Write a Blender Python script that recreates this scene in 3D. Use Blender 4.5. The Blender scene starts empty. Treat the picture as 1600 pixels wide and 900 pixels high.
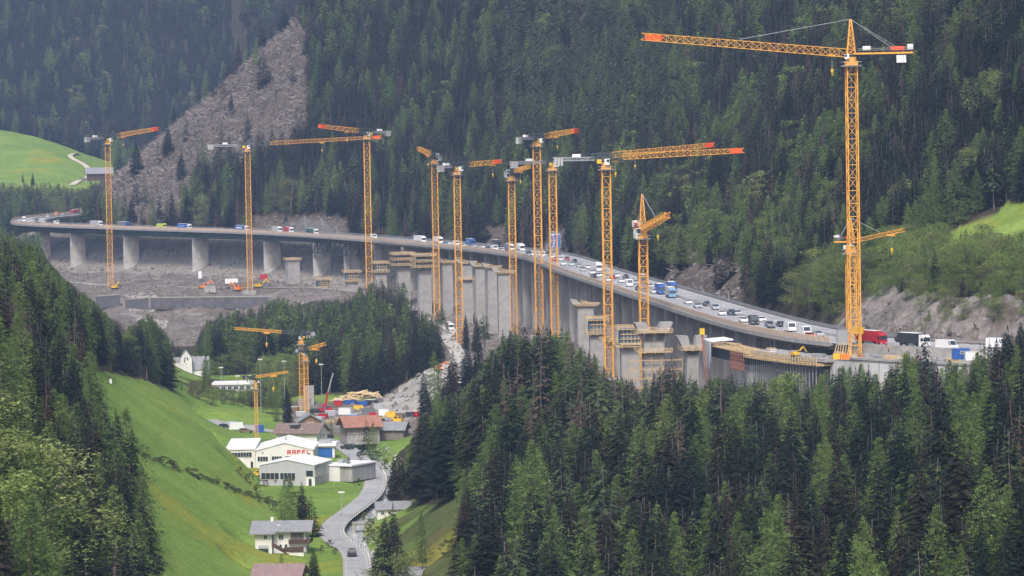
import bpy, math, random
import numpy as np
from mathutils import Vector, Matrix
R = math.radians
scene = bpy.context.scene
COL = scene.collection

# ---------------------------------------------------------------- camera
FPX = 6000.0                       # focal length in pixels of the 1600 px wide photograph
PITCH = math.atan((450 - 205) / FPX)
ROLL = R(1.0)
fwd = Vector((0, math.cos(PITCH), -math.sin(PITCH)))
r0 = Vector((1, 0, 0)); u0 = Vector((0, math.sin(PITCH), math.cos(PITCH)))
camu = u0 * math.cos(ROLL) + r0 * math.sin(ROLL)
camr = r0 * math.cos(ROLL) - u0 * math.sin(ROLL)
cam_d = bpy.data.cameras.new('camera')
cam_d.sensor_width = 36.0
cam_d.lens = 36.0 * FPX / 1600.0
cam_d.clip_start = 1.0
cam_d.clip_end = 20000.0
cam = bpy.data.objects.new('camera', cam_d)
cam.matrix_world = Matrix(((camr.x, camu.x, -fwd.x, 0), (camr.y, camu.y, -fwd.y, 0), (camr.z, camu.z, -fwd.z, 0), (0, 0, 0, 1)))
COL.objects.link(cam)
scene.camera = cam

# ---------------------------------------------------------------- sky, sun, exposure
SUN_EL, SUN_AZ = 50.0, 190.0       # azimuth measured from +Y clockwise: behind the camera, to the left
world = bpy.data.worlds.new('World'); scene.world = world
world.use_nodes = True
wn = world.node_tree.nodes; wl = world.node_tree.links
bg = wn['Background']; bg.inputs['Strength'].default_value = 0.12
sky = wn.new('ShaderNodeTexSky'); sky.sky_type = 'NISHITA'; sky.sun_disc = False
sky.sun_elevation = R(SUN_EL); sky.sun_rotation = R(SUN_AZ)
sky.air_density = 1.0; sky.dust_density = 4.0; sky.ozone_density = 1.0
wl.new(sky.outputs[0], bg.inputs['Color'])
sun_d = bpy.data.lights.new('sun', 'SUN'); sun_d.energy = 1.5; sun_d.angle = R(10); sun_d.color = (1, .96, .9)
sun = bpy.data.objects.new('sun', sun_d); COL.objects.link(sun)
sdir = Vector((math.sin(R(SUN_AZ)) * math.cos(R(SUN_EL)), math.cos(R(SUN_AZ)) * math.cos(R(SUN_EL)), math.sin(R(SUN_EL))))
sun.rotation_euler = sdir.to_track_quat('Z', 'Y').to_euler()
sun.location = (0, 300, 400)
scene.view_settings.view_transform = 'Standard'
scene.view_settings.look = 'None'
scene.view_settings.exposure = 0.95
scene.view_settings.gamma = 1
scene.cycles.max_bounces = 5
scene.cycles.diffuse_bounces = 2
scene.cycles.glossy_bounces = 2
scene.cycles.transparent_max_bounces = 8
scene.cycles.volume_bounces = 0
HAZE = 0.000060

# ---------------------------------------------------------------- pixel <-> place helpers (used to measure places, in metres)
def ray(px, py):
    a = (px - 800) / FPX; b = (450 - py) / FPX
    return fwd + camr * a + camu * b
def P(px, py, D):
    d = ray(px, py); return d * (D / d.y)
def G(px, py, Z):
    d = ray(px, py); return d * (Z / d.z)
cr, cu, cf = np.array(camr), np.array(camu), np.array(fwd)
def proj(X, Y, Z):
    w = X * cf[0] + Y * cf[1] + Z * cf[2]
    return 800 + FPX * (X * cr[0] + Y * cr[1] + Z * cr[2]) / w, 450 - FPX * (X * cu[0] + Y * cu[1] + Z * cu[2]) / w

# ---------------------------------------------------------------- noise
_rs = np.random.RandomState(7)
_lat = _rs.rand(256, 256)
def vnoise(x, y):
    xi = np.floor(x).astype(int); yi = np.floor(y).astype(int)
    fx = x - xi; fy = y - yi
    fx = fx * fx * (3 - 2 * fx); fy = fy * fy * (3 - 2 * fy)
    a = _lat[xi & 255, yi & 255]; b = _lat[(xi + 1) & 255, yi & 255]
    c = _lat[xi & 255, (yi + 1) & 255]; d = _lat[(xi + 1) & 255, (yi + 1) & 255]
    return (a * (1 - fx) + b * fx) * (1 - fy) + (c * (1 - fx) + d * fx) * fy
def fbm(x, y, n=4):
    s = 0; a = 0.5
    for i in range(n):
        s = s + a * vnoise(x * 2 ** i + 17.3 * i, y * 2 ** i + 5.1 * i); a *= 0.5
    return s - 0.5

# ---------------------------------------------------------------- the motorway's centre line
ROADZ = -63.0
SP = [(760, 930), (560, 940), (400, 960), (280, 985), (205, 1015), (158, 1045), (122, 1082), (100, 1125), (86, 1190), (75, 1281), (59, 1451), (36, 1699),
      (11, 1969), (-63, 2246), (-150, 2485), (-250, 2665), (-345, 2845), (-371, 2950), (-379, 3080), (-366, 3200), (-335, 3330), (-290, 3450), (-240, 3650), (-260, 3900)]
def smooth_poly(pts, step):
    pts = np.array(pts, float); n = len(pts); out = []
    for i in range(n - 1):
        p0 = pts[max(i - 1, 0)]; p1 = pts[i]; p2 = pts[i + 1]; p3 = pts[min(i + 2, n - 1)]
        m = max(2, int(np.linalg.norm(p2 - p1) / step))
        for k in range(m):
            t = k / m
            out.append(0.5 * ((2 * p1) + (-p0 + p2) * t + (2 * p0 - 5 * p1 + 4 * p2 - p3) * t * t + (-p0 + 3 * p1 - 3 * p2 + p3) * t ** 3))
    out.append(pts[-1])
    return np.array(out)
SPL = smooth_poly(SP, 8.0)
# smooth once more
for _ in range(12):
    SPL[1:-1] = (SPL[:-2] + 2 * SPL[1:-1] + SPL[2:]) / 4
_seg = np.linalg.norm(np.diff(SPL, axis=0), axis=1)
SARC = np.concatenate([[0], np.cumsum(_seg)])
STAN = np.gradient(SPL, axis=0); STAN /= np.linalg.norm(STAN, axis=1)[:, None]
SNOR = np.stack([STAN[:, 1], -STAN[:, 0]], 1)      # points uphill (to the right of travel away from the viewer)
def spine(arc, off=0.0):
    x = np.interp(arc, SARC, SPL[:, 0]); y = np.interp(arc, SARC, SPL[:, 1])
    nx = np.interp(arc, SARC, SNOR[:, 0]); ny = np.interp(arc, SARC, SNOR[:, 1])
    return x + nx * off, y + ny * off, nx, ny
def arc_of_D(D):            # first arc whose centre lies at depth D (deck part, D rising)
    i = np.argmin(np.abs(SPL[:, 1] - D) + (np.arange(len(SPL)) > len(SPL) * .93) * 1e4)
    return SARC[i]
_A = np.arange(0, SARC[-1], 1.0)
def arc_at_px(px, off=0.0, z=ROADZ, lo=None, hi=None):
    x, y, _, _ = spine(_A, off)
    qx, qy = proj(x, y, z)
    m = np.abs(qx - px)
    lo = lo if lo is not None else 0; hi = hi if hi is not None else arc_of_D(2900)
    m = np.where((_A < lo) | (_A > hi), 1e9, m)
    return float(_A[np.argmin(m)])
def spine_dist(X, Y):
    """signed distance to the centre line (positive uphill) and the arc of the nearest point"""
    sh = X.shape; X = X.ravel(); Y = Y.ravel()
    best = np.full(X.shape, 1e9); arc = np.zeros(X.shape); sg = np.zeros(X.shape)
    A, B = SPL[:-1:2], SPL[1::2] if len(SPL) % 2 == 0 else SPL[1::2]
    idx = np.arange(0, len(SPL) - 2, 2)
    for i in idx:
        a = SPL[i]; b = SPL[i + 2]; d = b - a; L2 = d @ d
        t = np.clip(((X - a[0]) * d[0] + (Y - a[1]) * d[1]) / L2, 0, 1)
        ex = X - a[0] - t * d[0]; ey = Y - a[1] - t * d[1]
        q = ex * ex + ey * ey
        m = q < best
        best = np.where(m, q, best)
        arc = np.where(m, SARC[i] + t * (SARC[i + 2] - SARC[i]), arc)
        sg = np.where(m, np.sign(ex * d[1] - ey * d[0]), sg)
    return (np.sqrt(best) * sg).reshape(sh), arc.reshape(sh)

# ---------------------------------------------------------------- terrain
CP = []   # (px, D, Z)
def row(D, *pts):
    for px, z in pts: CP.append((px, D, z))
row(30, (-600, -9), (800, -9), (2300, -9))
row(150, (-600, -50), (800, -60), (2300, -50))
row(350, (-800, -70), (0, -85), (800, -112), (1600, -95), (2300, -80))
row(600, (-800, -25), (-300, -50), (0, -72), (100, -86), (250, -99), (400, -105), (600, -109), (800, -103), (1000, -95), (1300, -84), (1600, -74), (1900, -60), (2300, -50))
row(700, (0, -68), (100, -82), (240, -95), (400, -106), (600, -109), (720, -104), (850, -97), (1300, -85))
row(800, (-800, 0), (-300, -30), (0, -60), (100, -76), (200, -90), (270, -98), (350, -104), (400, -106), (550, -109), (625, -108), (700, -101), (800, -94), (1000, -89), (1300, -84), (1600, -72), (1900, -58), (2300, -40))
row(900, (300, -98), (400, -106.5), (540, -108), (620, -107), (700, -98), (780, -93))
row(1000, (-800, 20), (-300, -15), (0, -51), (100, -66), (200, -82), (260, -91), (330, -99), (400, -105.5), (450, -107.5), (550, -108), (600, -107.5), (680, -97), (740, -91), (850, -86), (1000, -87), (1200, -86), (1400, -80), (1600, -67), (1900, -50))
row(1150, (-800, 30), (-300, 0), (0, -42), (100, -57), (160, -70.5), (250, -82), (300, -89), (350, -97), (400, -106), (550, -108), (610, -107), (660, -100), (720, -96), (850, -87), (1000, -88), (1200, -90), (1300, -88), (1400, -84))
row(1250, (-300, -4), (0, -45), (100, -62), (150, -73), (200, -80.5), (260, -87), (320, -94), (370, -101), (420, -108), (550, -108), (620, -105), (680, -97), (800, -91), (950, -88), (1100, -90))
row(1350, (0, -47), (100, -64), (200, -84), (300, -99), (360, -106), (420, -108), (550, -108), (640, -103), (700, -97), (850, -90))
row(1500, (-300, -10), (0, -50), (100, -66), (200, -84), (300, -103), (400, -108), (550, -108), (600, -107.5), (640, -104), (700, -95), (760, -95), (850, -92), (950, -89), (1050, -88))
row(1580, (640, -102), (700, -96), (740, -96), (580, -107))
row(1750, (-300, -20), (0, -58), (150, -80), (250, -99), (300, -108), (500, -105), (650, -101), (720, -97), (780, -99), (850, -97))
row(1950, (720, -99), (780, -101), (640, -98))
row(2060, (0, -68), (100, -88), (180, -105), (250, -110), (320, -107), (450, -98), (600, -94), (680, -98))
row(2205, (140, -102), (250, -103), (330, -102), (420, -98))
row(2250, (0, -80), (100, -92), (180, -93), (250, -94), (320, -94), (450, -93), (560, -89), (620, -90))
row(2500, (-100, -80), (0, -88), (150, -93), (350, -91), (450, -88))
row(2800, (-300, -70), (-100, -82), (50, -93), (150, -92))
row(3000, (-300, -62), (-100, -72), (0, -80))
row(3200, (-300, -58), (-100, -62), (0, -69), (60, -73))
row(3400, (-400, -38), (-200, -40), (0, -47), (100, -46), (180, -50))
row(3600, (-400, -10), (-200, -12), (0, -22), (100, -23), (150, -32), (220, -55), (300, -62))
row(3800, (-400, 22), (-200, 20), (0, 9), (60, 2), (100, -7), (180, -29), (300, -60))
row(4000, (-200, 25), (0, 10), (100, -8), (200, -30), (400, -45), (600, -60))
row(4400, (-200, -20), (200, -30), (800, -40))
CP = np.array(CP)
def _uv(px, D): return np.stack([px / 110.0, np.log(D) * 11.0], -1)
_cx = _uv(CP[:, 0], CP[:, 1])
_K = np.linalg.norm(_cx[:, None] - _cx[None], axis=2)
_n = len(CP)
_M = np.zeros((_n + 1, _n + 1)); _M[:_n, :_n] = -_K - 0.02 * np.eye(_n) * 0; _M[:_n, _n] = 1; _M[_n, :_n] = 1
_w = np.linalg.solve(_M, np.concatenate([CP[:, 2], [0]]))
def low_h(X, Y):
    u = _uv(np.clip(800 + FPX * X / np.maximum(Y, 10), -800, 2400), np.clip(Y, 20, 4600))
    sh = u.shape[:-1]; u = u.reshape(-1, 2); out = np.full(len(u), _w[_n])
    for i in range(0, len(u), 20000):
        out[i:i + 20000] += -np.linalg.norm(u[i:i + 20000, None] - _cx[None], axis=2) @ _w[:_n]
    return out.reshape(sh)
# mountain profile: station (arc by D), [(s, z)...] all sampled on common s grid
SG = np.array([0, 13, 18, 26, 45, 65, 85, 110, 140, 170, 215, 260, 330, 420, 520, 700, 1000.])
def prof(*p): p = np.array(p, float); z = np.interp(SG, p[:, 0], p[:, 1]); e = SG > p[-1, 0]; z[e] = p[-1, 1] + (SG[e] - p[-1, 0]) * .75; return z
pA = prof((0, -63), (13, -63), (17, -60), (27, -50), (110, -47), (200, -42), (380, -30), (420, -15), (520, 80))
pC = prof((0, -63), (13, -63), (18, -61), (30, -54), (60, -47), (95, -38), (125, -28), (170, 5), (400, 200))
pD = prof((0, -63), (13, -63), (45, -47), (110, 0), (165, 60), (400, 260))
pE = prof((0, -63), (13, -64), (30, -58), (100, 0), (400, 260))
pS = prof((0, -63), (13, -63), (65, -34), (140, 28), (215, 93), (400, 240))
pT = prof((0, -63), (13, -63), (65, -45), (140, 20), (215, 85), (400, 240))
ST = [(0, pA), (arc_of_D(1082), pA), (arc_of_D(1170), pA), (arc_of_D(1281), pC), (arc_of_D(1451), pD), (arc_of_D(1699), pE), (arc_of_D(1969), pE), (arc_of_D(2246), pE),
      (arc_of_D(2665), pE), (arc_of_D(2860), pS), (SARC[-1] - 600, pS), (SARC[-1] - 300, pT), (SARC[-1], pT)]
_sa = np.array([s[0] for s in ST]); _sz = np.array([s[1] for s in ST])
def mtn_h(s, arc):
    k = np.clip(np.searchsorted(_sa, arc, side='right') - 1, 0, len(_sa) - 2)
    t = np.clip((arc - _sa[k]) / (_sa[k + 1] - _sa[k]), 0, 1)
    j = np.clip(np.searchsorted(SG, s, side='right') - 1, 0, len(SG) - 2)
    v = (s - SG[j]) / (SG[j + 1] - SG[j])
    z0 = _sz[k, j] * (1 - v) + _sz[k, j + 1] * v
    z1 = _sz[k + 1, j] * (1 - v) + _sz[k + 1, j + 1] * v
    return z0 * (1 - t) + z1 * t
def sst(a, b, x): t = np.clip((x - a) / (b - a), 0, 1); return t * t * (3 - 2 * t)
BR0 = arc_of_D(1120); 
def height(X, Y, sd=None):
    X = np.asarray(X, float); Y = np.asarray(Y, float)
    s, arc = sd if sd is not None else spine_dist(X, Y)
    lo = low_h(X, Y)
    hi = mtn_h(np.maximum(s, 0), arc)
    _pxx = 800 + FPX * X / np.maximum(Y, 10)
    _cap = -66 + .9 * np.maximum(_pxx - 150, 0) + 4 * np.maximum(_pxx - 185, 0)
    inner = (Y > 2850) & (Y < 3450) & (s > 6) & (_pxx < 300)        # the hollow inside the far bend of the motorway
    hi = np.where(inner, np.minimum(hi, _cap), hi)
    n = np.where(inner & (_pxx < 185), 0, fbm(X / 70, Y / 70, 4))
    hi = hi + n * np.clip((s - 20) / 12, 0, 14) + 6 * fbm(X / 25 + 9, Y / 25, 3) * sst(20, 60, s)
    heap = sst(-150, -110, s) * sst(-4, -16, s) * sst(1250, 1330, Y) * sst(3000, 2900, Y)
    lo = lo + heap * (5.5 * fbm(X / 22, Y / 22, 4) + 2.5 * fbm(X / 7, Y / 7, 3))
    rock = sst(0, 1, np.clip((s - 15) / 6, 0, 1)) * sst(60, 30, s) * sst(arc_of_D(1250), arc_of_D(1170), arc)
    hi = hi + rock * 7 * fbm(X / 9, Y / 9, 4)
    lo = lo + 2.5 * fbm(X / 40, Y / 40, 4) * sst(0, 1, np.clip((np.abs(lo + 108) - 2) / 8, 0, 1))
    bridge = sst(BR0 - 25, BR0 + 10, arc) * sst(SARC[-1] - 480, SARC[-1] - 560, arc)
    # under the bridge the slope runs through; at the abutments the road stands on the ground
    b = sst(-8, 27, s)
    w_b = np.where(bridge > .5, b, sst(-17.5, -13.5, s))
    hb = lo * (1 - w_b) + (hi - 4 * bridge * (s < 30) * sst(30, 14, s)) * w_b
    far = (Y - 4150) * 0.55 - 25 + 60 * fbm(X / 260, Y / 260, 4)
    far = np.minimum(far, 900)
    hb = np.where(Y > 3500, np.maximum(hb, far), hb)
    back = np.where(s < 0, lo, hi)
    return hb
def h1(x, y): return float(height(np.array([float(x)]), np.array([float(y)]))[0])

# ---------------------------------------------------------------- materials
MATS = {}
def mat(name, color, rough=0.7, var=0.0, vscale=1.0, metal=0.0, bump=0.0, emit=None, spec=0.3, var2=None, stretch=None):
    if name in MATS: return MATS[name]
    m = bpy.data.materials.new(name); m.use_nodes = True
    n = m.node_tree.nodes; l = m.node_tree.links; b = n['Principled BSDF']
    b.inputs['Roughness'].default_value = rough; b.inputs['Metallic'].default_value = metal
    b.inputs['Specular IOR Level'].default_value = spec
    b.inputs['Base Color'].default_value = (*color, 1)
    if var > 0:
        tc = n.new('ShaderNodeTexCoord'); mp = n.new('ShaderNodeMapping'); l.new(tc.outputs['Object'], mp.inputs[0])
        if stretch: mp.inputs['Scale'].default_value = stretch
        nz = n.new('ShaderNodeTexNoise'); nz.inputs['Scale'].default_value = vscale; nz.inputs['Detail'].default_value = 6
        nz.inputs['Roughness'].default_value = .65
        l.new(mp.outputs[0], nz.inputs['Vector'])
        cr_ = n.new('ShaderNodeValToRGB')
        c2 = var2 if var2 else tuple(c * (1 - var) for c in color)
        cr_.color_ramp.elements[0].position = .35; cr_.color_ramp.elements[1].position = .65
        cr_.color_ramp.elements[0].color = (*c2, 1)
        cr_.color_ramp.elements[1].color = (*[min(1, c * (1 + var * .5)) for c in color], 1)
        l.new(nz.outputs['Fac'], cr_.inputs[0]); l.new(cr_.outputs[0], b.inputs['Base Color'])
        if bump:
            bp = n.new('ShaderNodeBump'); bp.inputs['Strength'].default_value = bump; bp.inputs['Distance'].default_value = .3
            l.new(nz.outputs['Fac'], bp.inputs['Height']); l.new(bp.outputs[0], b.inputs['Normal'])
    MATS[name] = m
    return m
def foliage_mat(name, cols, tone=.45, inst=True):
    """cols: list of colours picked per tree by its random number; 'tone' attribute varies leaf by leaf"""
    m = bpy.data.materials.new(name); m.use_nodes = True
    n = m.node_tree.nodes; l = m.node_tree.links
    n.remove(n['Principled BSDF']); d = n.new('ShaderNodeBsdfDiffuse'); out = n['Material Output']
    oi = n.new('ShaderNodeObjectInfo'); rmp = n.new('ShaderNodeValToRGB'); rmp.color_ramp.interpolation = 'LINEAR'
    el = rmp.color_ramp.elements
    el[0].position = 0; el[0].color = (*cols[0], 1); el[1].position = 1; el[1].color = (*cols[-1], 1)
    for i, c in enumerate(cols[1:-1]):
        e = el.new((i + 1) / (len(cols) - 1)); e.color = (*c, 1)
    l.new(oi.outputs['Random'], rmp.inputs[0])
    at = n.new('ShaderNodeAttribute'); at.attribute_name = 'tone'
    mr = n.new('ShaderNodeMapRange'); mr.inputs['To Min'].default_value = 1 - tone; mr.inputs['To Max'].default_value = 1 + tone
    l.new(at.outputs['Fac'], mr.inputs['Value'])
    mx = n.new('ShaderNodeVectorMath'); mx.operation = 'SCALE'; l.new(rmp.outputs[0], mx.inputs[0]); l.new(mr.outputs[0], mx.inputs['Scale'])
    tr = n.new('ShaderNodeBsdfTranslucent'); ms = n.new('ShaderNodeMixShader'); ms.inputs[0].default_value = .22
    l.new(mx.outputs[0], d.inputs['Color']); l.new(mx.outputs[0], tr.inputs['Color'])
    l.new(d.outputs[0], ms.inputs[1]); l.new(tr.outputs[0], ms.inputs[2]); l.new(ms.outputs[0], out.inputs['Surface'])
    MATS[name] = m
    return m

# ---------------------------------------------------------------- mesh builder
class MB:
    def __init__(s): s.v = []; s.f = []; s.m = []; s.mats = []; s.cur = 0; s.T = None
    def mat(s, m):
        if m not in s.mats: s.mats.append(m)
        s.cur = s.mats.index(m); return s
    def add(s, vs, fs):
        k = len(s.v)
        if s.T is not None: vs = [tuple(s.T @ Vector(p)) for p in vs]
        s.v.extend(vs); s.f.extend([tuple(i + k for i in f) for f in fs]); s.m.extend([s.cur] * len(fs)); return s
    def box(s, x0, x1, y0, y1, z0, z1):
        return s.add([(x0, y0, z0), (x1, y0, z0), (x1, y1, z0), (x0, y1, z0), (x0, y0, z1), (x1, y0, z1), (x1, y1, z1), (x0, y1, z1)],
                     [(0, 3, 2, 1), (4, 5, 6, 7), (0, 1, 5, 4), (1, 2, 6, 5), (2, 3, 7, 6), (3, 0, 4, 7)])
    def cbox(s, c, d): return s.box(c[0] - d[0] / 2, c[0] + d[0] / 2, c[1] - d[1] / 2, c[1] + d[1] / 2, c[2] - d[2] / 2, c[2] + d[2] / 2)
    def hexa(s, p): return s.add(p, [(0, 3, 2, 1), (4, 5, 6, 7), (0, 1, 5, 4), (1, 2, 6, 5), (2, 3, 7, 6), (3, 0, 4, 7)])
    def bar(s, a, b, w, h=None):
        a = Vector(a); b = Vector(b); h = h or w; d = (b - a)
        if d.length < 1e-6: return s
        d.normalize(); up = Vector((0, 0, 1)) if abs(d.z) < .95 else Vector((1, 0, 0))
        sx = d.cross(up).normalized(); sy = sx.cross(d)
        c = [sx * i * w / 2 + sy * j * h / 2 for i, j in ((-1, -1), (1, -1), (1, 1), (-1, 1))]
        return s.add([tuple(a + q) for q in c] + [tuple(b + q) for q in c], [(0, 1, 5, 4), (1, 2, 6, 5), (2, 3, 7, 6), (3, 0, 4, 7), (0, 3, 2, 1), (4, 5, 6, 7)])
    def cyl(s, a, b, r, r2=None, n=8):
        a = Vector(a); b = Vector(b); r2 = r if r2 is None else r2; d = (b - a).normalized()
        up = Vector((0, 0, 1)) if abs(d.z) < .95 else Vector((1, 0, 0))
        sx = d.cross(up).normalized(); sy = sx.cross(d)
        ring = [(math.cos(2 * math.pi * i / n), math.sin(2 * math.pi * i / n)) for i in range(n)]
        vs = [tuple(a + (sx * c + sy * q) * r) for c, q in ring] + [tuple(b + (sx * c + sy * q) * r2) for c, q in ring]
        fs = [(i, (i + 1) % n, (i + 1) % n + n, i + n) for i in range(n)] + [tuple(range(n))[::-1], tuple(range(n, 2 * n))]
        return s.add(vs, fs)
    def prism(s, poly, y0, y1):          # poly in (x, z), extruded along y
        n = len(poly)
        vs = [(x, y0, z) for x, z in poly] + [(x, y1, z) for x, z in poly]
        return s.add(vs, [tuple(range(n)), tuple(range(n, 2 * n))[::-1]] + [(i, i + n, (i + 1) % n + n, (i + 1) % n) for i in range(n)])
    def mesh(s, name):
        me = bpy.data.meshes.new(name); me.from_pydata(s.v, [], s.f)
        for m in s.mats: me.materials.append(m)
        me.polygons.foreach_set('material_index', s.m); me.update(); return me
    def build(s, name, parent=None, m=None):
        if m is not None and not s.mats: s.mats.append(m)
        return link(name, s.mesh(name), parent)
def link(name, me, parent=None, loc=None, rz=0):
    o = bpy.data.objects.new(name, me); COL.objects.link(o)
    if parent is not None: o.parent = parent
    if loc is not None: o.location = loc
    if rz: o.rotation_euler = (0, 0, rz)
    return o
def tag(o, label=None, cat=None, group=None, kind=None):
    if label: o['label'] = label
    if cat: o['category'] = cat
    if group: o['group'] = group
    if kind: o['kind'] = kind
    return o
def thing(name, label, cat, loc=(0, 0, 0), rz=0.0, group=None):
    o = bpy.data.objects.new(name, None); COL.objects.link(o); o.empty_display_size = .5
    o.location = loc; o.rotation_euler = (0, 0, rz); return tag(o, label, cat, group)
def copy_tree(o, loc=None, rz=None, label=None, group=None, parent=None, scale=None):
    c = o.copy(); COL.objects.link(c)
    if parent is not None: c.parent = parent
    if loc is not None: c.location = loc
    if rz is not None: c.rotation_euler = (0, 0, rz)
    if scale is not None: c.scale = scale
    if label: c['label'] = label
    if group: c['group'] = group
    for ch in KIDS.get(o.name, None) or [k for k in o.children]: copy_tree(ch, parent=c)
    return c
KIDS = {}
# ---------------------------------------------------------------- roads and pads that level the ground
FLAT = []     # (pts Nx3, r_in, r_out)
def gp(px, py, z=-108.0): v = G(px, py, z); return (v.x, v.y, z)
def pp(px, py, D): v = P(px, py, D); return (v.x, v.y, v.z)
VALLEY_ROAD = [gp(570, 985), gp(560, 930), gp(558, 905), gp(557, 882), gp(553, 864), gp(537, 852), gp(521, 841), gp(517, 829), gp(526, 815), gp(543, 802), gp(562, 788), gp(577, 775), gp(585, 760), gp(586, 746),
               gp(580, 735), gp(568, 724), gp(556, 711), gp(540, 700), gp(522, 691), gp(503, 685.5), gp(480, 681), gp(450, 676), gp(400, 671), gp(352, 664), gp(325, 656)]
def smooth3(pts, step=4.0):
    pts = np.array(pts, float); out = []; n = len(pts)
    for i in range(n - 1):
        p0 = pts[max(i - 1, 0)]; p1 = pts[i]; p2 = pts[i + 1]; p3 = pts[min(i + 2, n - 1)]
        m = max(1, int(np.linalg.norm(p2 - p1) / step))
        for k in range(m):
            t = k / m
            out.append(0.5 * ((2 * p1) + (-p0 + p2) * t + (2 * p0 - 5 * p1 + 4 * p2 - p3) * t * t + (-p0 + 3 * p1 - 3 * p2 + p3) * t ** 3))
    out.append(pts[-1]); return np.array(out)
VR = smooth3(VALLEY_ROAD)
for _ in range(3): VR[1:-1] = (VR[:-2] + 2 * VR[1:-1] + VR[2:]) / 4
HAUL = smooth3([pp(760, 612, 1455), pp(727, 601, 1500), pp(700, 591, 1520), pp(673, 583, 1545), pp(692, 573, 1585), pp(716, 561, 1660), pp(711, 545, 1740), pp(699, 526, 1870), pp(702, 513, 1960), pp(668, 500, 2060), pp(640, 490, 2110)], 5)
STREAM = smooth3([gp(640, 960, -110), gp(600, 905, -110), gp(575, 880, -110), gp(563, 862, -110), gp(556, 845, -110), gp(553, 832, -110), gp(560, 818, -110), gp(585, 800, -110), gp(600, 785, -110), gp(606, 760, -110), gp(600, 735, -110), gp(575, 712, -110), gp(566, 700, -110)], 4)
FARM_TRACK = smooth3([pp(122, 221, 3790), pp(108, 238, 3700), pp(126, 248, 3660), pp(136, 257, 3620), pp(142, 266, 3580), pp(133, 282, 3520), pp(112, 295, 3440)], 6)
TERR = smooth3([pp(100, 440, 2480), pp(170, 446, 2420), pp(250, 448, 2395), pp(340, 450, 2350), pp(430, 450, 2310), pp(520, 452, 2260), pp(600, 464, 2190), pp(650, 486, 2110)], 8)
FLAT.append((TERR, 5.5, 15.0))
for a in (0,): 
    FLAT.append((VR, 5.0, 11.0)); FLAT.append((HAUL, 3.5, 11.0)); FLAT.append((STREAM, 2.6, 6.0))
PADS = []     # (x, y, z, r_in, r_out)
def pad(px, py, r, z=-108.0, ro=None, D=None):
    x, y, zz = pp(px, py, D) if D else gp(px, py, z)
    PADS.append((x, y, zz, r, ro or r * 1.8)); return x, y, zz
HALL = pad(430, 722, 30, -107.5, 48); HALL2 = pad(495, 742, 24, -107.5, 34); HALL3 = pad(462, 764, 14, -107.55, 26)
HOUSE = pad(443, 858, 11, -107, 17); HOUSE2 = pad(425, 893, 9, -107, 14)
BARNR = pad(672, 897, 9, -106, 15)
TERRA = pad(575, 690, 15, -107, 24)
CHURCH = pad(293, 588, 9, -107.6, 20)
SITE = pad(520, 662, 38, -107.6, 60); SITE2 = pad(600, 656, 30, -107.6, 45)
BARNL = pad(155, 282, 13, D=3500, ro=26)
WHS = pad(600, 808, 7, -107.5, 11)
_height0 = height
def polydist(X, Y, L):
    best = np.full(X.shape, 1e9); z = np.zeros(X.shape)
    for a, b in zip(L[:-1], L[1:]):
        d = b[:2] - a[:2]; L2 = d @ d + 1e-9
        t = np.clip(((X - a[0]) * d[0] + (Y - a[1]) * d[1]) / L2, 0, 1)
        q = (X - a[0] - t * d[0]) ** 2 + (Y - a[1] - t * d[1]) ** 2
        m = q < best; best = np.where(m, q, best); z = np.where(m, a[2] + t * (b[2] - a[2]), z)
    return np.sqrt(best), z
def height(X, Y, sd=None):
    X = np.asarray(X, float); Y = np.asarray(Y, float); sh = X.shape
    h = _height0(X, Y, sd).ravel(); x = X.ravel(); y = Y.ravel()
    for (px_, py_, z, ri, ro) in PADS:
        d = np.hypot(x - px_, y - py_); w = sst(ro, ri, d); h = h * (1 - w) + z * w
    for L, ri, ro in FLAT:
        m = (x > L[:, 0].min() - ro) & (x < L[:, 0].max() + ro) & (y > L[:, 1].min() - ro) & (y < L[:, 1].max() + ro)
        if m.any():
            d, z = polydist(x[m], y[m], L); w = sst(ro, ri, d); h[m] = h[m] * (1 - w) + (z - .12) * w
    return h.reshape(sh)

# ---------------------------------------------------------------- what covers the ground (outlines measured in the photograph, with a depth range)
def inpoly(px, py, poly):
    poly = np.array(poly, float); c = np.zeros(px.shape, bool); n = len(poly); j = n - 1
    for i in range(n):
        xi, yi = poly[i]; xj, yj = poly[j]
        c ^= ((yi > py) != (yj > py)) & (px < (xj - xi) * (py - yi) / (yj - yi + 1e-9) + xi); j = i
    return c
OPEN_A = [(122, 572), (230, 594), (300, 630), (352, 650), (330, 640), (345, 630), (440, 648), (455, 620), (520, 615), (590, 622), (690, 566), (745, 568), (775, 600), (720, 632), (650, 650), (655, 662), (640, 690), (612, 715), (612, 740), (600, 760), (612, 790), (640, 792), (700, 785),
          (735, 775), (748, 800), (715, 850), (700, 905), (720, 1060), (255, 1060), (238, 935), (208, 850), (178, 780), (148, 700), (125, 640)]
HAULPOLY = [(640, 472), (700, 485), (742, 500), (738, 545), (722, 575), (690, 590), (690, 556), (694, 520), (640, 500)]
DEBRIS = [(480, -90), (474, 10), (480, 60), (484, 150), (470, 232), (400, 258), (312, 290), (296, 330), (275, 352), (200, 352), (168, 330), (165, 275), (60, 330), (60, 200), (300, -90)]
MEADOW_L = [(-200, 180), (0, 192), (60, 205), (118, 222), (175, 246), (184, 268), (150, 285), (125, 298), (90, 296), (0, 300), (-200, 300)]
MEADOW_R = [(1455, 382), (1500, 352), (1560, 330), (1575, 315), (1620, 322), (1800, 330), (1800, 430), (1500, 430), (1462, 400)]
SLOPE_C = [(100, 440), (330, 440), (430, 470), (520, 500), (330, 500), (300, 545), (230, 540), (165, 490), (100, 470)]
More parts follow.
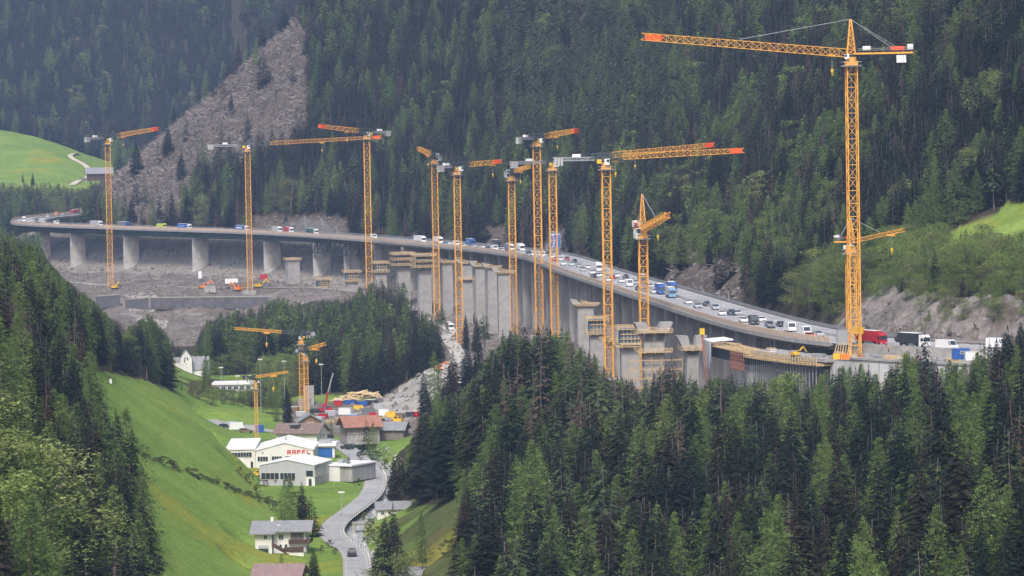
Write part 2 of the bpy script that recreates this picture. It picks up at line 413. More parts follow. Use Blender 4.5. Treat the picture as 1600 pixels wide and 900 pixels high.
def classify(X, Y, Z, s, arc, noise=True):
    px, py = proj(X, Y, Z)
    if noise:
        px = px + 14 * fbm(X / 12, Y / 12, 3); py = py + 7 * fbm(X / 12 + 50, Y / 12, 3)
    brg = (arc > BR0) & (arc < SARC[-1] - 500)
    mt = s > 12
    a = inpoly(px, py, OPEN_A) & (Y < 1720) & (Y > 700) & ~mt
    mound = a & (px > 586) & (py < 658) & (px < 790) & (py > 540) & (Y > 1380)
    site = a & (px > 440) & (py < 682) & (py > 628) & (px < 660)
    haul = inpoly(px, py, HAULPOLY) & (Y > 1500) & (Y < 2200) & ~mt
    conA = (Y > 2160) & (Y < 2960) & (s < 20) & (px > 60)
    conB = (Y > 1180) & (Y <= 2200) & (s < 18) & (s > -62 + 20 * fbm(X / 30, Y / 30, 2))
    conC = (arc < BR0 + 60) & (s < 15) & (s > -20)
    slc = inpoly(px, py, SLOPE_C) & (Y > 1980) & (Y <= 2300) & ~mt
    pxd = px + 75 * fbm(X / 45 + 7, Y / 45, 4) * sst(300, 420, px); pyd = py + 50 * fbm(X / 45 + 31, Y / 45, 4) * sst(230, 300, px)
    deb = inpoly(pxd, pyd, DEBRIS) & mt & (Y > 2620) & (Y < 3700)
    cliff = mt & (s < 27) & (arc < arc_of_D(1215))
    gravel = mound | site | haul | conA | conB | slc | conC | ((np.abs(s) < 19) & (Y > 900))
    mr = mt & inpoly(px, py, MEADOW_R) & (Y > 1220) & (Y < 1480)
    ml = inpoly(px, py, MEADOW_L) & (Y > 3250) & (Y < 4000) & (s < 0)
    vil = (px > 250) & (px < np.where(Y > 1480, 448, 590)) & (Y > 1330) & (Y < 1740) & (Z < -97) & ~mt & (fbm(X / 18, Y / 18 + 8, 3) > -.12)
    grass = (a & ~mound & ~site) | mr | ml | (vil & ~site & ~mound)
    nets = mt & (s < 34) & (((px > 395) & (px < 545)) | ((px > 1040) & (px < 1160)) | ((px > 845) & (px < 885)) | ((px > 755) & (px < 790)))
    roadside = mt & (s < 19) & (arc > BR0)
    pxr = px + 55 * fbm(X / 22 + 70, Y / 22, 4)
    rockout = mt & ~deb & (fbm(X / 9, Y / 9 + 4, 3) > -.05) & ((inpoly(pxr, py, [(800, -30), (850, -30), (845, 60), (830, 130), (800, 140), (795, 60)])) | inpoly(pxr, py, [(455, -30), (500, -30), (492, 40), (470, 60)]) | inpoly(pxr, py, [(895, -30), (935, -30), (930, 60), (900, 120), (885, 110)]))
    fr = (Y > 4100) & (fbm(X / 45, Y / 90 + 3, 3) > .215)
    return dict(mound=mound, px=px, py=py, grass=grass, gravel=gravel, deb=deb | nets | rockout | fr, cliff=cliff, debris=deb, nets=nets, rock=rockout, far_bare=fr, a=a, mt=mt, roadside=roadside)

# ---------------------------------------------------------------- ground sheet
pxs = np.concatenate([np.linspace(-1500, -60, 50), np.arange(-50, 1651, 4.0), np.linspace(1662, 3200, 50)])
Ds = [20.0]
while Ds[-1] < 7500:
    d = Ds[-1]; Ds.append(d * (1.12 if d < 560 else 1.0040 if d < 3700 else 1.008 if d < 5000 else 1.05))
Ds = np.array(Ds)
PX, DD = np.meshgrid(pxs, Ds)
GX = (PX - 800) / FPX * np.maximum(DD, 250); GY = DD
SD, ARC = spine_dist(GX, GY)
GZ = height(GX, GY, (SD, ARC))
cl = classify(GX, GY, GZ, SD, ARC)
nr, nc = GX.shape
co = np.stack([GX, GY, GZ], -1).reshape(-1, 3)
ii = (np.arange(nr - 1)[:, None] * nc + np.arange(nc - 1)[None]).ravel()
quads = np.stack([ii, ii + 1, ii + nc + 1, ii + nc], 1)
def kind_of():
    k = np.zeros(GX.shape, int)
    k[cl['gravel']] = 2; k[cl['grass']] = 1; k[cl['debris']] = 3; k[cl['cliff']] = 4
    return k
KZ = kind_of()
att = np.stack([cl['grass'] * np.where((cl['px'] > 598) & (cl['px'] < 770) & (GY < 1040), .30 + .7 * sst(-.05, .15, fbm(GX / 14, GY / 14, 3)), 1.0), cl['gravel'], (cl['deb'] | cl['cliff']), np.maximum(cl['mound'], .55 * ((GY > 2250) & (SD > -30) & (SD < 24)))], -1).astype(np.float32).reshape(-1, 4)

gm = bpy.data.materials.new('ground'); gm.use_nodes = True
n = gm.node_tree.nodes; l = gm.node_tree.links; pb = n['Principled BSDF']; pb.inputs['Roughness'].default_value = .95; pb.inputs['Specular IOR Level'].default_value = .1
geo = n.new('ShaderNodeNewGeometry')
def nz(scale, detail=5, rough=.6, vec=None, sc=None):
    t = n.new('ShaderNodeTexNoise'); t.inputs['Scale'].default_value = scale; t.inputs['Detail'].default_value = detail; t.inputs['Roughness'].default_value = rough
    if sc:
        mp = n.new('ShaderNodeMapping'); mp.inputs['Scale'].default_value = sc; l.new(geo.outputs['Position'], mp.inputs[0]); l.new(mp.outputs[0], t.inputs['Vector'])
    else: l.new(geo.outputs['Position'], t.inputs['Vector'])
    return t.outputs['Fac']
def ramp(fac, *stops):
    r = n.new('ShaderNodeValToRGB'); e = r.color_ramp.elements
    e[0].position = stops[0][0]; e[0].color = (*stops[0][1], 1); e[1].position = stops[-1][0]; e[1].color = (*stops[-1][1], 1)
    for p, c in stops[1:-1]: q = e.new(p); q.color = (*c, 1)
    l.new(fac, r.inputs[0]); return r.outputs[0]
def mix(f, a, b, mode='MIX'):
    m = n.new('ShaderNodeMix'); m.data_type = 'RGBA'; m.blend_type = mode; l.new(f, m.inputs['Factor']) if not isinstance(f, float) else setattr(m.inputs['Factor'], 'default_value', f)
    l.new(a, m.inputs['A']); l.new(b, m.inputs['B']); return m.outputs['Result']
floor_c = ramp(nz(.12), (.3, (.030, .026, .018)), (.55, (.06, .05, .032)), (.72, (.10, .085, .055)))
grass_c = ramp(nz(.035, 6), (.28, (.13, .215, .040)), (.5, (.175, .27, .052)), (.70, (.23, .315, .068)))
yel = ramp(nz(.022, 7, .7, sc=(1, .5, 1)), (.54, (0, 0, 0)), (.66, (.75, .75, .75)))
ysp = n.new('ShaderNodeRGB'); ysp.outputs[0].default_value = (.30, .27, .03, 1)
fine = ramp(nz(.9, 5, .8), (.32, (.66, .66, .66)), (.68, (1.28, 1.28, 1.28)))
mow = ramp(nz(.30, 2, .5, sc=(.25, 1.6, 2.2)), (.40, (.90, .92, .86)), (.60, (1.08, 1.06, 1.04)))
grass_c = mix(yel, grass_c, ysp.outputs[0])
grass_c = mix(1.0, grass_c, fine, 'MULTIPLY'); grass_c = mix(1.0, grass_c, mow, 'MULTIPLY')
grav_c = ramp(nz(.10, 8, .72, sc=(1, .55, 1.2)), (.28, (.085, .075, .066)), (.46, (.165, .148, .132)), (.58, (.245, .224, .20)), (.75, (.36, .335, .305)))
deb_c = ramp(nz(.22, 8, .8), (.30, (.045, .036, .030)), (.48, (.105, .085, .070)), (.60, (.165, .138, .115)), (.74, (.26, .225, .195)))
va = n.new('ShaderNodeAttribute'); va.attribute_name = 'cover'
sep = n.new('ShaderNodeSeparateColor'); l.new(va.outputs['Color'], sep.inputs[0])
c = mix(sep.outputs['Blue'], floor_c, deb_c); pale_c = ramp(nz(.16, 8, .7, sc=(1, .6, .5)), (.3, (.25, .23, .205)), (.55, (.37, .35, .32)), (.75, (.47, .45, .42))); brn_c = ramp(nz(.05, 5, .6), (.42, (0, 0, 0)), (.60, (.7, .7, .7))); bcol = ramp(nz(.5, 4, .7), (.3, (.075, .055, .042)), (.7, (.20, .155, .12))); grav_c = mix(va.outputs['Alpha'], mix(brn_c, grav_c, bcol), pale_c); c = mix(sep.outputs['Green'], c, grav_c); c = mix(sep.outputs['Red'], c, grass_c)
l.new(c, pb.inputs['Base Color'])
bp = n.new('ShaderNodeBump'); bp.inputs['Strength'].default_value = .7; bp.inputs['Distance'].default_value = 1.0
l.new(nz(.35, 8, .75), bp.inputs['Height']); l.new(bp.outputs[0], pb.inputs['Normal'])
qk = KZ.ravel()[quads[:, 0]]
for k, nm in enumerate(['hillside', 'meadow', 'construction_ground', 'cleared_slope', 'rock_cliff']):
    q = quads[qk == k]
    used, inv = np.unique(q.ravel(), return_inverse=True)
    me = bpy.data.meshes.new(nm)
    me.vertices.add(len(used)); me.vertices.foreach_set('co', co[used].ravel())
    me.loops.add(len(q) * 4); me.loops.foreach_set('vertex_index', inv.astype(np.int32))
    me.polygons.add(len(q)); me.polygons.foreach_set('loop_start', np.arange(0, len(q) * 4, 4, dtype=np.int32))
    me.update(calc_edges=True)
    at = me.attributes.new('cover', 'FLOAT_COLOR', 'POINT'); at.data.foreach_set('color', att[used].ravel())
    me.polygons.foreach_set('use_smooth', np.ones(len(q), bool)); me.materials.append(gm)
    tag(link(nm, me), kind='structure')

# ---------------------------------------------------------------- trees: meshes one metre tall, scaled per tree
def leafmesh(name, V, F, tone, m):
    me = bpy.data.meshes.new(name); me.from_pydata(V, [], F); me.materials.append(m)
    at = me.attributes.new('tone', 'FLOAT', 'POINT'); at.data.foreach_set('value', np.array(tone, np.float32)); me.update(); return me
def trunk_mesh(name, rnd, r=.011, top=.97, m=None, lean=.01, stubs=0):
    b = MB(); b.mat(m); z = 0; p = Vector((0, 0, -.03)); n_ = 5
    for i in range(n_):
        z2 = top * (i + 1) / n_; q = Vector((rnd.uniform(-lean, lean) * z2, rnd.uniform(-lean, lean) * z2, z2))
        b.cyl(p, q, r * (1 - .9 * max(p.z, 0) / top), r * (1 - .9 * z2 / top) + .0008, 6); p = q
    for i in range(stubs):
        a = rnd.uniform(0, 6.28); zz = rnd.uniform(.12, .9); L = rnd.uniform(.05, .13) * (1.15 - zz)
        b.cyl((0, 0, zz), (math.cos(a) * L, math.sin(a) * L, zz - L * .35), .0028, .0008, 3)
    return b.mesh(name)
def frond(V, F, T, rnd, base, a, L, droop, w, pairs, rise=0.0, sag=.5, thick=1.0):
    """one branch: a spine from the trunk with side twigs as small leaves"""
    ca, sa = math.cos(a), math.sin(a); t0 = rnd.random()
    def sp(f): return (base[0] + ca * L * f, base[1] + sa * L * f, base[2] + rise * L * f - droop * L * f * f)
    for i in range(pairs):
        f = .18 + .8 * (i + rnd.uniform(.1, .9)) / pairs
        p = sp(f); q = sp(min(1.0, f + .16 * thick)); ww = w * (1.1 - .75 * f) * rnd.uniform(.7, 1.25)
        for sd in (-1, 1):
            k = len(V)
            tip = (q[0] - sa * ww * sd + ca * ww * .5, q[1] + ca * ww * sd + sa * ww * .5, q[2] - ww * sag * rnd.uniform(.3, 1.3))
            V.extend([p, q, tip]); F.append((k, k + 1, k + 2)); T.extend([t0 * .5 + rnd.random() * .25, t0 * .5 + rnd.random() * .3, t0 * .5 + .2 + rnd.random() * .3])
    k = len(V); p = sp(.8); q = sp(1.06)
    V.extend([(p[0] - sa * w * .28, p[1] + ca * w * .28, p[2]), (p[0] + sa * w * .28, p[1] - ca * w * .28, p[2]), q]); F.append((k, k + 1, k + 2)); T.extend([t0, t0, t0])
def spruce_crown(name, seed, m, layers=30, per=8, pairs=5, Rr=.17, cb=.10, sparse=0.0, power=.85, droop=.5):
    rnd = random.Random(seed); V = []; F = []; T = []
    for i in range(layers):
        t = i / (layers - 1); z = cb + (.975 - cb) * t
        Lm = Rr * (1 - math.exp(-power * (1 - t) / Rr)) + .004
        if t < .12: Lm *= .75 + 2 * t
        k = max(4, int(per * (1 - .35 * t)))
        for j in range(k):
            if rnd.random() < sparse: continue
            a = 6.283 * (j + rnd.uniform(-.35, .35)) / k + i * 2.4
            L = Lm * rnd.uniform(.62, 1.15)
            frond(V, F, T, rnd, (0, 0, z + rnd.uniform(-.01, .01)), a, L, droop * rnd.uniform(.7, 1.2), L * .30 + .006, pairs, rise=.12, thick=1.4)
    k = len(V); V.extend([(.006, 0, .95), (-.004, .005, .95), (0, 0, 1.0)]); F.append((k, k + 1, k + 2)); T.extend([.5] * 3)
    return leafmesh(name, V, F, T, m)
def larch_crown(name, seed, m, layers=42, per=9, pairs=6, fine=1.0, Rr=.17, cb=.12):
    rnd = random.Random(seed); V = []; F = []; T = []
    for i in range(layers):
        t = i / (layers - 1); z = cb + (.97 - cb) * t
        Lm = Rr * (1 - math.exp(-.48 * (1 - t) / Rr)) + .004
        if t < .2: Lm *= .6 + 2 * t
        k = max(4, int(per * (1 - .3 * t)))
        for j in range(k):
            a = rnd.uniform(0, 6.283); L = Lm * rnd.uniform(.55, 1.2)
            ca, sa = math.cos(a), math.sin(a); zb = z + rnd.uniform(-.015, .015); tn = rnd.random() * .6
            for q in range(pairs * 2):
                f = rnd.uniform(.25, 1.05); s_ = rnd.uniform(.012, .026) * (1.15 - .5 * t) * (42 / layers) ** .7 * fine
                c0 = (ca * L * f + rnd.gauss(0, .008), sa * L * f + rnd.gauss(0, .008), zb + .05 * L * f - .25 * L * f * f + rnd.gauss(0, .006))
                kk = len(V)
                for _ in range(3): V.append((c0[0] + rnd.uniform(-s_, s_), c0[1] + rnd.uniform(-s_, s_), c0[2] + rnd.uniform(-s_, s_) * .9))
                F.append((kk, kk + 1, kk + 2)); tt = tn + rnd.random() * .4; T.extend([tt] * 3)
    return leafmesh(name, V, F, T, m)
def broad_crown(name, seed, m, clumps=26, leaves=70, w=.27, cb=.2, leaf=.020):
    rnd = random.Random(seed); V = []; F = []; T = []
    for c_ in range(clumps):
        t = rnd.uniform(0, 1); z = cb + (.93 - cb) * t
        rr = w * math.sin(math.pi * (.16 + .78 * t)) ** .8
        a = rnd.uniform(0, 6.283); d = rr * rnd.uniform(.25, .95); cx, cy = math.cos(a) * d, math.sin(a) * d
        cs = rnd.uniform(.055, .10); tn = rnd.random() * .6
        for _ in range(leaves):
            p = Vector((rnd.gauss(0, 1), rnd.gauss(0, 1), rnd.gauss(0, .8))); p = p.normalized() * cs * rnd.uniform(.55, 1.1)
            kk = len(V); s_ = leaf * rnd.uniform(.6, 1.2)
            for _q in range(3): V.append((cx + p.x + rnd.uniform(-s_, s_), cy + p.y + rnd.uniform(-s_, s_), z + p.z + rnd.uniform(-s_, s_)))
            F.append((kk, kk + 1, kk + 2)); tt = tn + rnd.random() * .4; T.extend([tt] * 3)
    return leafmesh(name, V, F, T, m)
def limb_trunk(name, seed, m, r=.016):
    rnd = random.Random(seed); b = MB(); b.mat(m); b.cyl((0, 0, -.03), (0, 0, .45), r, r * .6, 6); b.cyl((0, 0, .45), (.01, .01, .85), r * .6, .002, 5)
    for i in range(9):
        a = rnd.uniform(0, 6.28); z = rnd.uniform(.2, .7); L = rnd.uniform(.12, .22)
        b.cyl((0, 0, z), (math.cos(a) * L, math.sin(a) * L, z + L * .8), r * .4, .002, 4)
    return b.mesh(name)
spruce_m = foliage_mat('spruce_needles', [(.012, .021, .017), (.017, .029, .020), (.027, .033, .021), (.013, .024, .022), (.044, .035, .026), (.019, .031, .022)], .6)
larch_m = foliage_mat('larch_needles', [(.10, .155, .05), (.155, .225, .065), (.12, .18, .06), (.19, .26, .075)], .35)
olive_m = foliage_mat('pine_needles', [(.075, .10, .05), (.06, .09, .045), (.09, .115, .055)], .4)
brown_m = foliage_mat('dry_needles', [(.12, .085, .06), (.10, .075, .06), (.14, .10, .085)], .4)
broad_m = foliage_mat('broad_leaves', [(.13, .18, .05), (.19, .25, .07), (.14, .20, .055), (.23, .27, .09), (.11, .15, .05), (.19, .17, .08)], .5)
bark_m = mat('bark', (.09, .07, .06), .9); grey_bark = mat('grey_bark', (.15, .13, .12), .9)
rnd0 = random.Random(3)
VAR = {}   # kind -> list of (crown mesh, trunk mesh)
VAR['spruce_tree'] = [(spruce_crown('spruce_crown', 11 + i, spruce_m, layers=50 + 2 * (i % 3), pairs=6, per=[11, 12, 10, 11, 9][i], Rr=[.165, .185, .14, .20, .145][i], cb=[.06, .04, .10, .08, .22][i], sparse=[.03, 0, .08, .05, .15][i], power=[.30, .34, .25, .36, .26][i], droop=[.5, .35, .6, .45, .55][i]),
                       trunk_mesh('spruce_trunk', rnd0, r=.008, m=bark_m, stubs=8)) for i in range(5)]
VAR['spruce_tree'] += [(spruce_crown('spruce_crown', 111, spruce_m, layers=34, pairs=6, per=9, Rr=.21, cb=.03, sparse=.1, power=.42, droop=.25), trunk_mesh('spruce_trunk', rnd0, r=.009, m=bark_m, stubs=8)),
    (spruce_crown('spruce_crown', 112, spruce_m, layers=40, pairs=5, per=8, Rr=.12, cb=.3, sparse=.28, power=.22, droop=.7), trunk_mesh('spruce_trunk', rnd0, r=.008, m=grey_bark, stubs=20))]
VAR['larch_tree'] = [(larch_crown('larch_crown', 31 + i, larch_m, layers=48, per=10, pairs=9, fine=.55, Rr=[.17, .20, .15, .185][i], cb=[.06, .10, .05, .16][i]), trunk_mesh('larch_trunk', rnd0, r=.007, m=bark_m, stubs=6)) for i in range(4)]
VAR['pine_tree'] = [(spruce_crown('pine_crown', 41 + i, olive_m, layers=24, per=8, Rr=.15, cb=[.35, .22][i], sparse=.2, power=.5), trunk_mesh('pine_trunk', rnd0, r=.010, m=grey_bark, stubs=14)) for i in range(2)]
VAR['dry_spruce_tree'] = [(spruce_crown('dry_crown', 51 + i, brown_m, layers=34, per=7, pairs=4, Rr=.12, cb=.15, sparse=.3, power=.25), trunk_mesh('dry_trunk', rnd0, r=.009, m=grey_bark, stubs=30)) for i in range(2)]
VAR['broadleaf_tree'] = [(broad_crown('broadleaf_crown', 61 + i, broad_m, clumps=[46, 54, 40][i], leaves=130, leaf=.0115, w=[.30, .36, .27][i], cb=.08), limb_trunk('broadleaf_trunk', 70 + i, grey_bark)) for i in range(3)]
# lighter far versions for stuff
LOW = {}
LOW['spruce_tree'] = [(spruce_crown('spruce_far', 81 + i, spruce_m, layers=24, per=8, pairs=3, Rr=[.165, .19, .14][i], cb=[.06, .05, .14][i], power=[.30, .34, .25][i]), VAR['spruce_tree'][i][1]) for i in range(3)]
LOW['larch_tree'] = [(larch_crown('larch_far', 91 + i, larch_m, layers=24, per=8, pairs=4, Rr=[.17, .20][i]), VAR['larch_tree'][i][1]) for i in range(2)]
LOW['pine_tree'] = VAR['pine_tree'][:1]; LOW['dry_spruce_tree'] = VAR['dry_spruce_tree'][:1]
LOW['broadleaf_tree'] = [(broad_crown('broadleaf_far', 95, broad_m, clumps=24, leaves=60, leaf=.022, w=.32, cb=.06), VAR['broadleaf_tree'][0][1])]

# ---------------------------------------------------------------- where the forest stands
rs = np.random.RandomState(42)
def grid_pts(x0, x1, y0, y1, sp):
    xs = np.arange(x0, x1, sp); ys = np.arange(y0, y1, sp * .9)
    X, Y = np.meshgrid(xs, ys); X = X + (np.arange(len(ys))[:, None] % 2) * sp / 2
    return (X + rs.uniform(-.42, .42, X.shape) * sp).ravel(), (Y + rs.uniform(-.42, .42, Y.shape) * sp).ravel()
TR = []   # rows: x, y, z, height, kind
KN = ['spruce_tree', 'larch_tree', 'pine_tree', 'dry_spruce_tree', 'broadleaf_tree']
def forest(x0, x1, y0, y1, sp, keep):
    X, Y = grid_pts(x0, x1, y0, y1, sp)
    pxf = 800 + FPX * X / Y; m = (pxf > -260) & (pxf < 1860)
    X, Y = X[m], Y[m]
    s, arc = spine_dist(X, Y); Z = height(X, Y, (s, arc)); c_ = classify(X, Y, Z, s, arc, False)
    k, hgt, kd = keep(X, Y, Z, s, arc, c_)
    for q in zip(X[k], Y[k], Z[k], hgt[k], kd[k]): TR.append(q)
def mixkinds(n_, p):
    return rs.choice(len(p), size=n_, p=np.array(p) / sum(p))
def near_keep(X, Y, Z, s, arc, c_):
    px, py = c_['px'], c_['py']; N = len(X)
    ok = ~(c_['gravel'] | (c_['grass'] & ~((px > 235) & (px < 470) & (Y > 1500) & (Y < 1760) & ~c_['a'])) | c_['mt'] | (s > -24))
    for L, r in ((VR, 9), (HAUL, 7), (STREAM, 5)):
        d, _ = polydist(X, Y, L); ok &= d > r
    for p in PADS: ok &= np.hypot(X - p[0], Y - p[1]) > p[3] + 4
    vil = (px > 300) & (px < 470) & (Y > 1480) & (Y < 1760) & (py > 586)          # village flat round the long white building
    ok &= ~(vil & (rs.rand(N) < .18)) & ~((px > 325) & (px < 402) & (Y > 1660) & (Y < 1740))
    ok &= ~((px > 252) & (px < 640) & (Y < 935)) & ~((px > 560) & (px < 725) & (Y < 900))
    ok &= ~((px > 440) & (px < 600) & (Y > 1395) & (Y < 1530))
    ok &= ~((np.abs(px - 292) < 26) & (Y > 1600) & (Y < 1738))
    vis = (np.abs(px - 800) < 1000)
    hgt = rs.uniform(19, 29, N) * (1 + .25 * fbm(X / 30, Y / 30, 2))
    kd = mixkinds(N, [.68, .22, .045, .045, .01])
    lz = fbm(X / 45 + 3, Y / 45, 2) > .04                                 # larches stand in groups
    kd = np.where(lz & (rs.rand(N) < .24) & (kd == 0), 1, kd)
    yng = (Y < 1100) & (px > 230) & (px < 1700)
    hgt = np.where(yng, hgt * rs.uniform(.7, 1.05, N), hgt)
    hgt = np.where(px > 640, hgt * rs.uniform(.78, 1.18, N), hgt)
    edge = (px > 230) & (px < 480) & (Y > 1450)
    kd = np.where(edge & (rs.rand(N) < .3), 1, kd)
    mid = (Y > 1500) & (Y < 2150) & (px > 150) & (px < 720)
    hgt = np.where(mid, rs.uniform(17, 26, N), hgt); kd = np.where(mid, mixkinds(N, [.74, .21, .03, .01, .01]), kd)
    vil2 = (px > 300) & (px < 470) & (Y > 1480) & (Y < 1760); hgt = np.where(vil2, rs.uniform(6, 11, N), hgt); kd = np.where(vil2, mixkinds(N, [.15, .2, .05, 0, .6]), kd)
    kd = np.where(mid & (px > 590) & (py > 470) & (rs.rand(N) < .5), 0, kd)
    lb = (px < 75) & (Y < 700)
    kd = np.where(lb, mixkinds(N, [.35, .33, .1, 0, .22]), kd)
    brownz = (px > 820) & (px < 1100) & (Y > 900) & (Y < 1180)
    kd = np.where(brownz & (rs.rand(N) < .22), 3, kd); kd = np.where(brownz & (rs.rand(N) < .15), 2, kd)
    hgt = np.where((kd == 4) & ~lb, np.minimum(hgt, 13), hgt)
    ok &= ~((Y > 2140) & (px > 60))
    ok &= ~((px > 775) & (px < 850) & (Y > 985) & (Y < 1075))                # the clearing below the tall stand
    return ok, hgt, kd
forest(-330, 420, 560, 1000, 7.2, near_keep)
forest(-420, 420, 1000, 1500, 7.0, near_keep)
forest(-480, 80, 1500, 2140, 6.6, near_keep)
forest(-560, -290, 2140, 3300, 8.0, near_keep)
def mtn_keep(X, Y, Z, s, arc, c_):
    px, py = c_['px'], c_['py']; N = len(X)
    cliffz = arc < arc_of_D(1215)
    ok = c_['mt'] & (s > np.where(cliffz, np.where(rs.rand(N) < np.where(px > 1440, .85, .45), 18.0, 24.5), 21)) & ~c_['grass'] & ~(c_['debris'] & (rs.rand(N) < .975)) & (py > -60) & (py < 720)
    ok &= ~(c_['nets'] & (rs.rand(N) < .93)); ok &= ~(c_['rock'] & (rs.rand(N) < .9))
    ok &= ~((Y > 3450) & (Z < -50))
    hgt = rs.uniform(17, 28, N) * (1 + .3 * fbm(X / 40, Y / 40, 2))
    kd = mixkinds(N, [.85, .075, .03, .04, .005])
    lz = fbm(X / 60 + 30, Y / 60, 3) > .05
    kd = np.where(lz & (rs.rand(N) < .22) & (kd == 0), 1, kd)
    pz = (px > 790) & (px < 1060) & (py < 240) & (rs.rand(N) < .5)
    kd = np.where(pz, 2, kd)
    bush = (arc < arc_of_D(1300)) & (s < 100) & ((px > 1370) | (s < 38))
    hgt = np.where(bush, rs.uniform(9, 15, N), hgt); kd = np.where(bush, mixkinds(N, [.20, .20, .02, .02, .56]), kd)
    hgt = np.where(cliffz & (s < 34), rs.uniform(4, 8, N), hgt)
    rb = (px > 1060) & (px < 1340) & (s < 60) & ~bush
    kd = np.where(rb, mixkinds(N, [.60, .20, .06, .08, .06]), kd); hgt = np.where(rb, hgt * .75, hgt)
    lowbelt = (s < 40) & (px > 270) & (px < 1060); hgt = np.where(lowbelt, hgt * .95, hgt); kd = np.where(lowbelt & (rs.rand(N) < .12), 3, kd)
    return ok, hgt, kd
forest(-60, 420, 1050, 1500, 5.0, mtn_keep)
forest(-60, 420, 1500, 2100, 6.4, mtn_keep)
forest(-420, 330, 2100, 3400, 6.9, mtn_keep)
def far_keep(X, Y, Z, s, arc, c_):
    px, py = c_['px'], c_['py']; N = len(X)
    ok = (py > -60) & ~c_['grass'] & ~c_['debris'] & ~(c_['far_bare'] & (rs.rand(N) < .8))
    ok &= (Y > 4050) | ((s < -22) & (Z > -75)) | (Y > 3700)
    ok &= ~((Y < 3720) & (px > 130) & (py > 262)); ok &= ~((np.hypot(X - BARNL[0], Y - BARNL[1]) < 26))
    hgt = rs.uniform(19, 30, N); kd = mixkinds(N, [.85, .07, .04, .03, .01])
    nearb = (Y < 3420); hgt = np.where(nearb, rs.uniform(7, 14, N), hgt); kd = np.where(nearb, mixkinds(N, [.4, .1, .1, .05, .35]), kd)
    edge = (Y > 3700) & (Y < 3950); kd = np.where(edge & (rs.rand(N) < .45), 1, kd)
    d, _ = polydist(X, Y, FARM_TRACK); ok &= d > 9
    return ok, hgt, kd
forest(-700, -60, 3210, 4050, 8.5, far_keep)
forest(-900, 60, 4050, 4900, 8.4, far_keep)
# single trees set where the photograph shows them: (px, py of the foot, depth, height, kind)
SOLO = [(660, 872, 905, 11.5, 1, 'bright green cone shaped larch alone on the grassy bank beside the stream'),
        (618, 868, 900, 13.5, 0, 'dark spruce beside the stream bend left of the lone larch'),
        (600, 866, 905, 10.5, 0, 'small dark spruce by the stream left of the taller one'),
        (455, 818, 1040, 13, 1, 'pale green larch in the clump behind the white farmhouse'), (444, 816, 1045, 12, 1, 'leafy larch at the left of the clump behind the white farmhouse'),
        (472, 815, 1050, 11.5, 0, 'dark slim spruce in the clump behind the white farmhouse'), (488, 820, 1030, 8.5, 0, 'small dark spruce at the right of the clump behind the farmhouse'),
        (545, 755, 1190, 9.5, 0, 'small dark spruce at the corner of the white annex by the road'),
        (450, 668, 1420, 17.5, 0, 'broad dark spruce behind the blue tarpaulin and crane yard'), (432, 668, 1440, 13, 1, 'light green larch left of the broad dark spruce'),
        (335, 655, 1530, 14, 4, 'spreading leafy tree at the top end of the valley road'), (350, 657, 1520, 13, 4, 'leafy tree beside the car park at the top of the meadow'), (320, 652, 1560, 13, 0, 'tall thin spruce in front of the church'),
        (572, 707, 1290, 12.5, 0, 'dark spruce in front of the house with terracotta roof'), (583, 708, 1280, 10.5, 1, 'light larch in front of the house with terracotta roof'),
        (517, 686, 1370, 7, 1, 'small light tree on the grass beside the valley road'),
        (490, 905, 920, 8, 0, 'small dark spruce in the farmhouse garden'), (440, 905, 925, 6.5, 1, 'small pale larch in front of the brown roofed house'),
        (590, 905, 895, 9.5, 0, 'bushy dark conifer by the road at the bottom edge'), (605, 910, 890, 9, 0, 'wide bushy conifer beside the grey roofed barn'), (618, 912, 885, 8.5, 4, 'rounded leafy tree at the bottom edge by the barn'),
        (36, 288, 3440, 11, 0, 'dark tree standing alone on the far green meadow'), (51, 288, 3440, 11, 0, 'second dark tree standing alone on the far green meadow'),
        (744, 548, 1700, 16, 0, 'spruce beside the haul road'), (728, 548, 1720, 18, 0, 'dark spruce just right of the haul road'), (757, 547, 1720, 17, 2, 'thin pine above the haul road'), (683, 520, 1880, 14, 2, 'open crowned pine left of the haul road'), (690, 512, 1900, 12, 2, 'second open crowned pine left of the haul road'),
        (845, 668, 985, 23, 3, 'tall bare grey trunked dead spruce in the stand at the clearing'), (812, 672, 985, 20, 3, 'dead grey spruce at the edge of the clearing'), (868, 668, 990, 26, 0, 'tallest dark spruce of the stand in front of the crane feet'), (850, 664, 1000, 24, 0, 'tall dark spruce in the stand in front of the crane feet'),
        (895, 680, 985, 22, 2, 'tall thin crowned pine beside the tall spruces'), (920, 690, 985, 21, 2, 'tall open pine before the new concrete piers'), (1057, 700, 980, 24, 0, 'tall spruce in front of the hammerhead pier'), (1450, 680, 930, 26, 0, 'tallest dark spruce in front of the white wall at right'),
        (1405, 690, 925, 20, 0, 'dark ragged spruce in front of the white wall'), (1360, 665, 960, 16, 0, 'slim dark spruce against the pale abutment wall'), (785, 700, 960, 22, 3, 'reddish dead larch with bare branches'), (800, 705, 955, 21, 3, 'second reddish dead tree with bare branches')]
solo_rows = []
for (px, py, D, hh, k, lab) in SOLO:
    v = P(px, py, D); z = h1(v.x, v.y)
    top = P(px, py - hh * FPX / D, D).z
    solo_rows.append((v.x, v.y, z, max(6.0, top - z), k, lab))
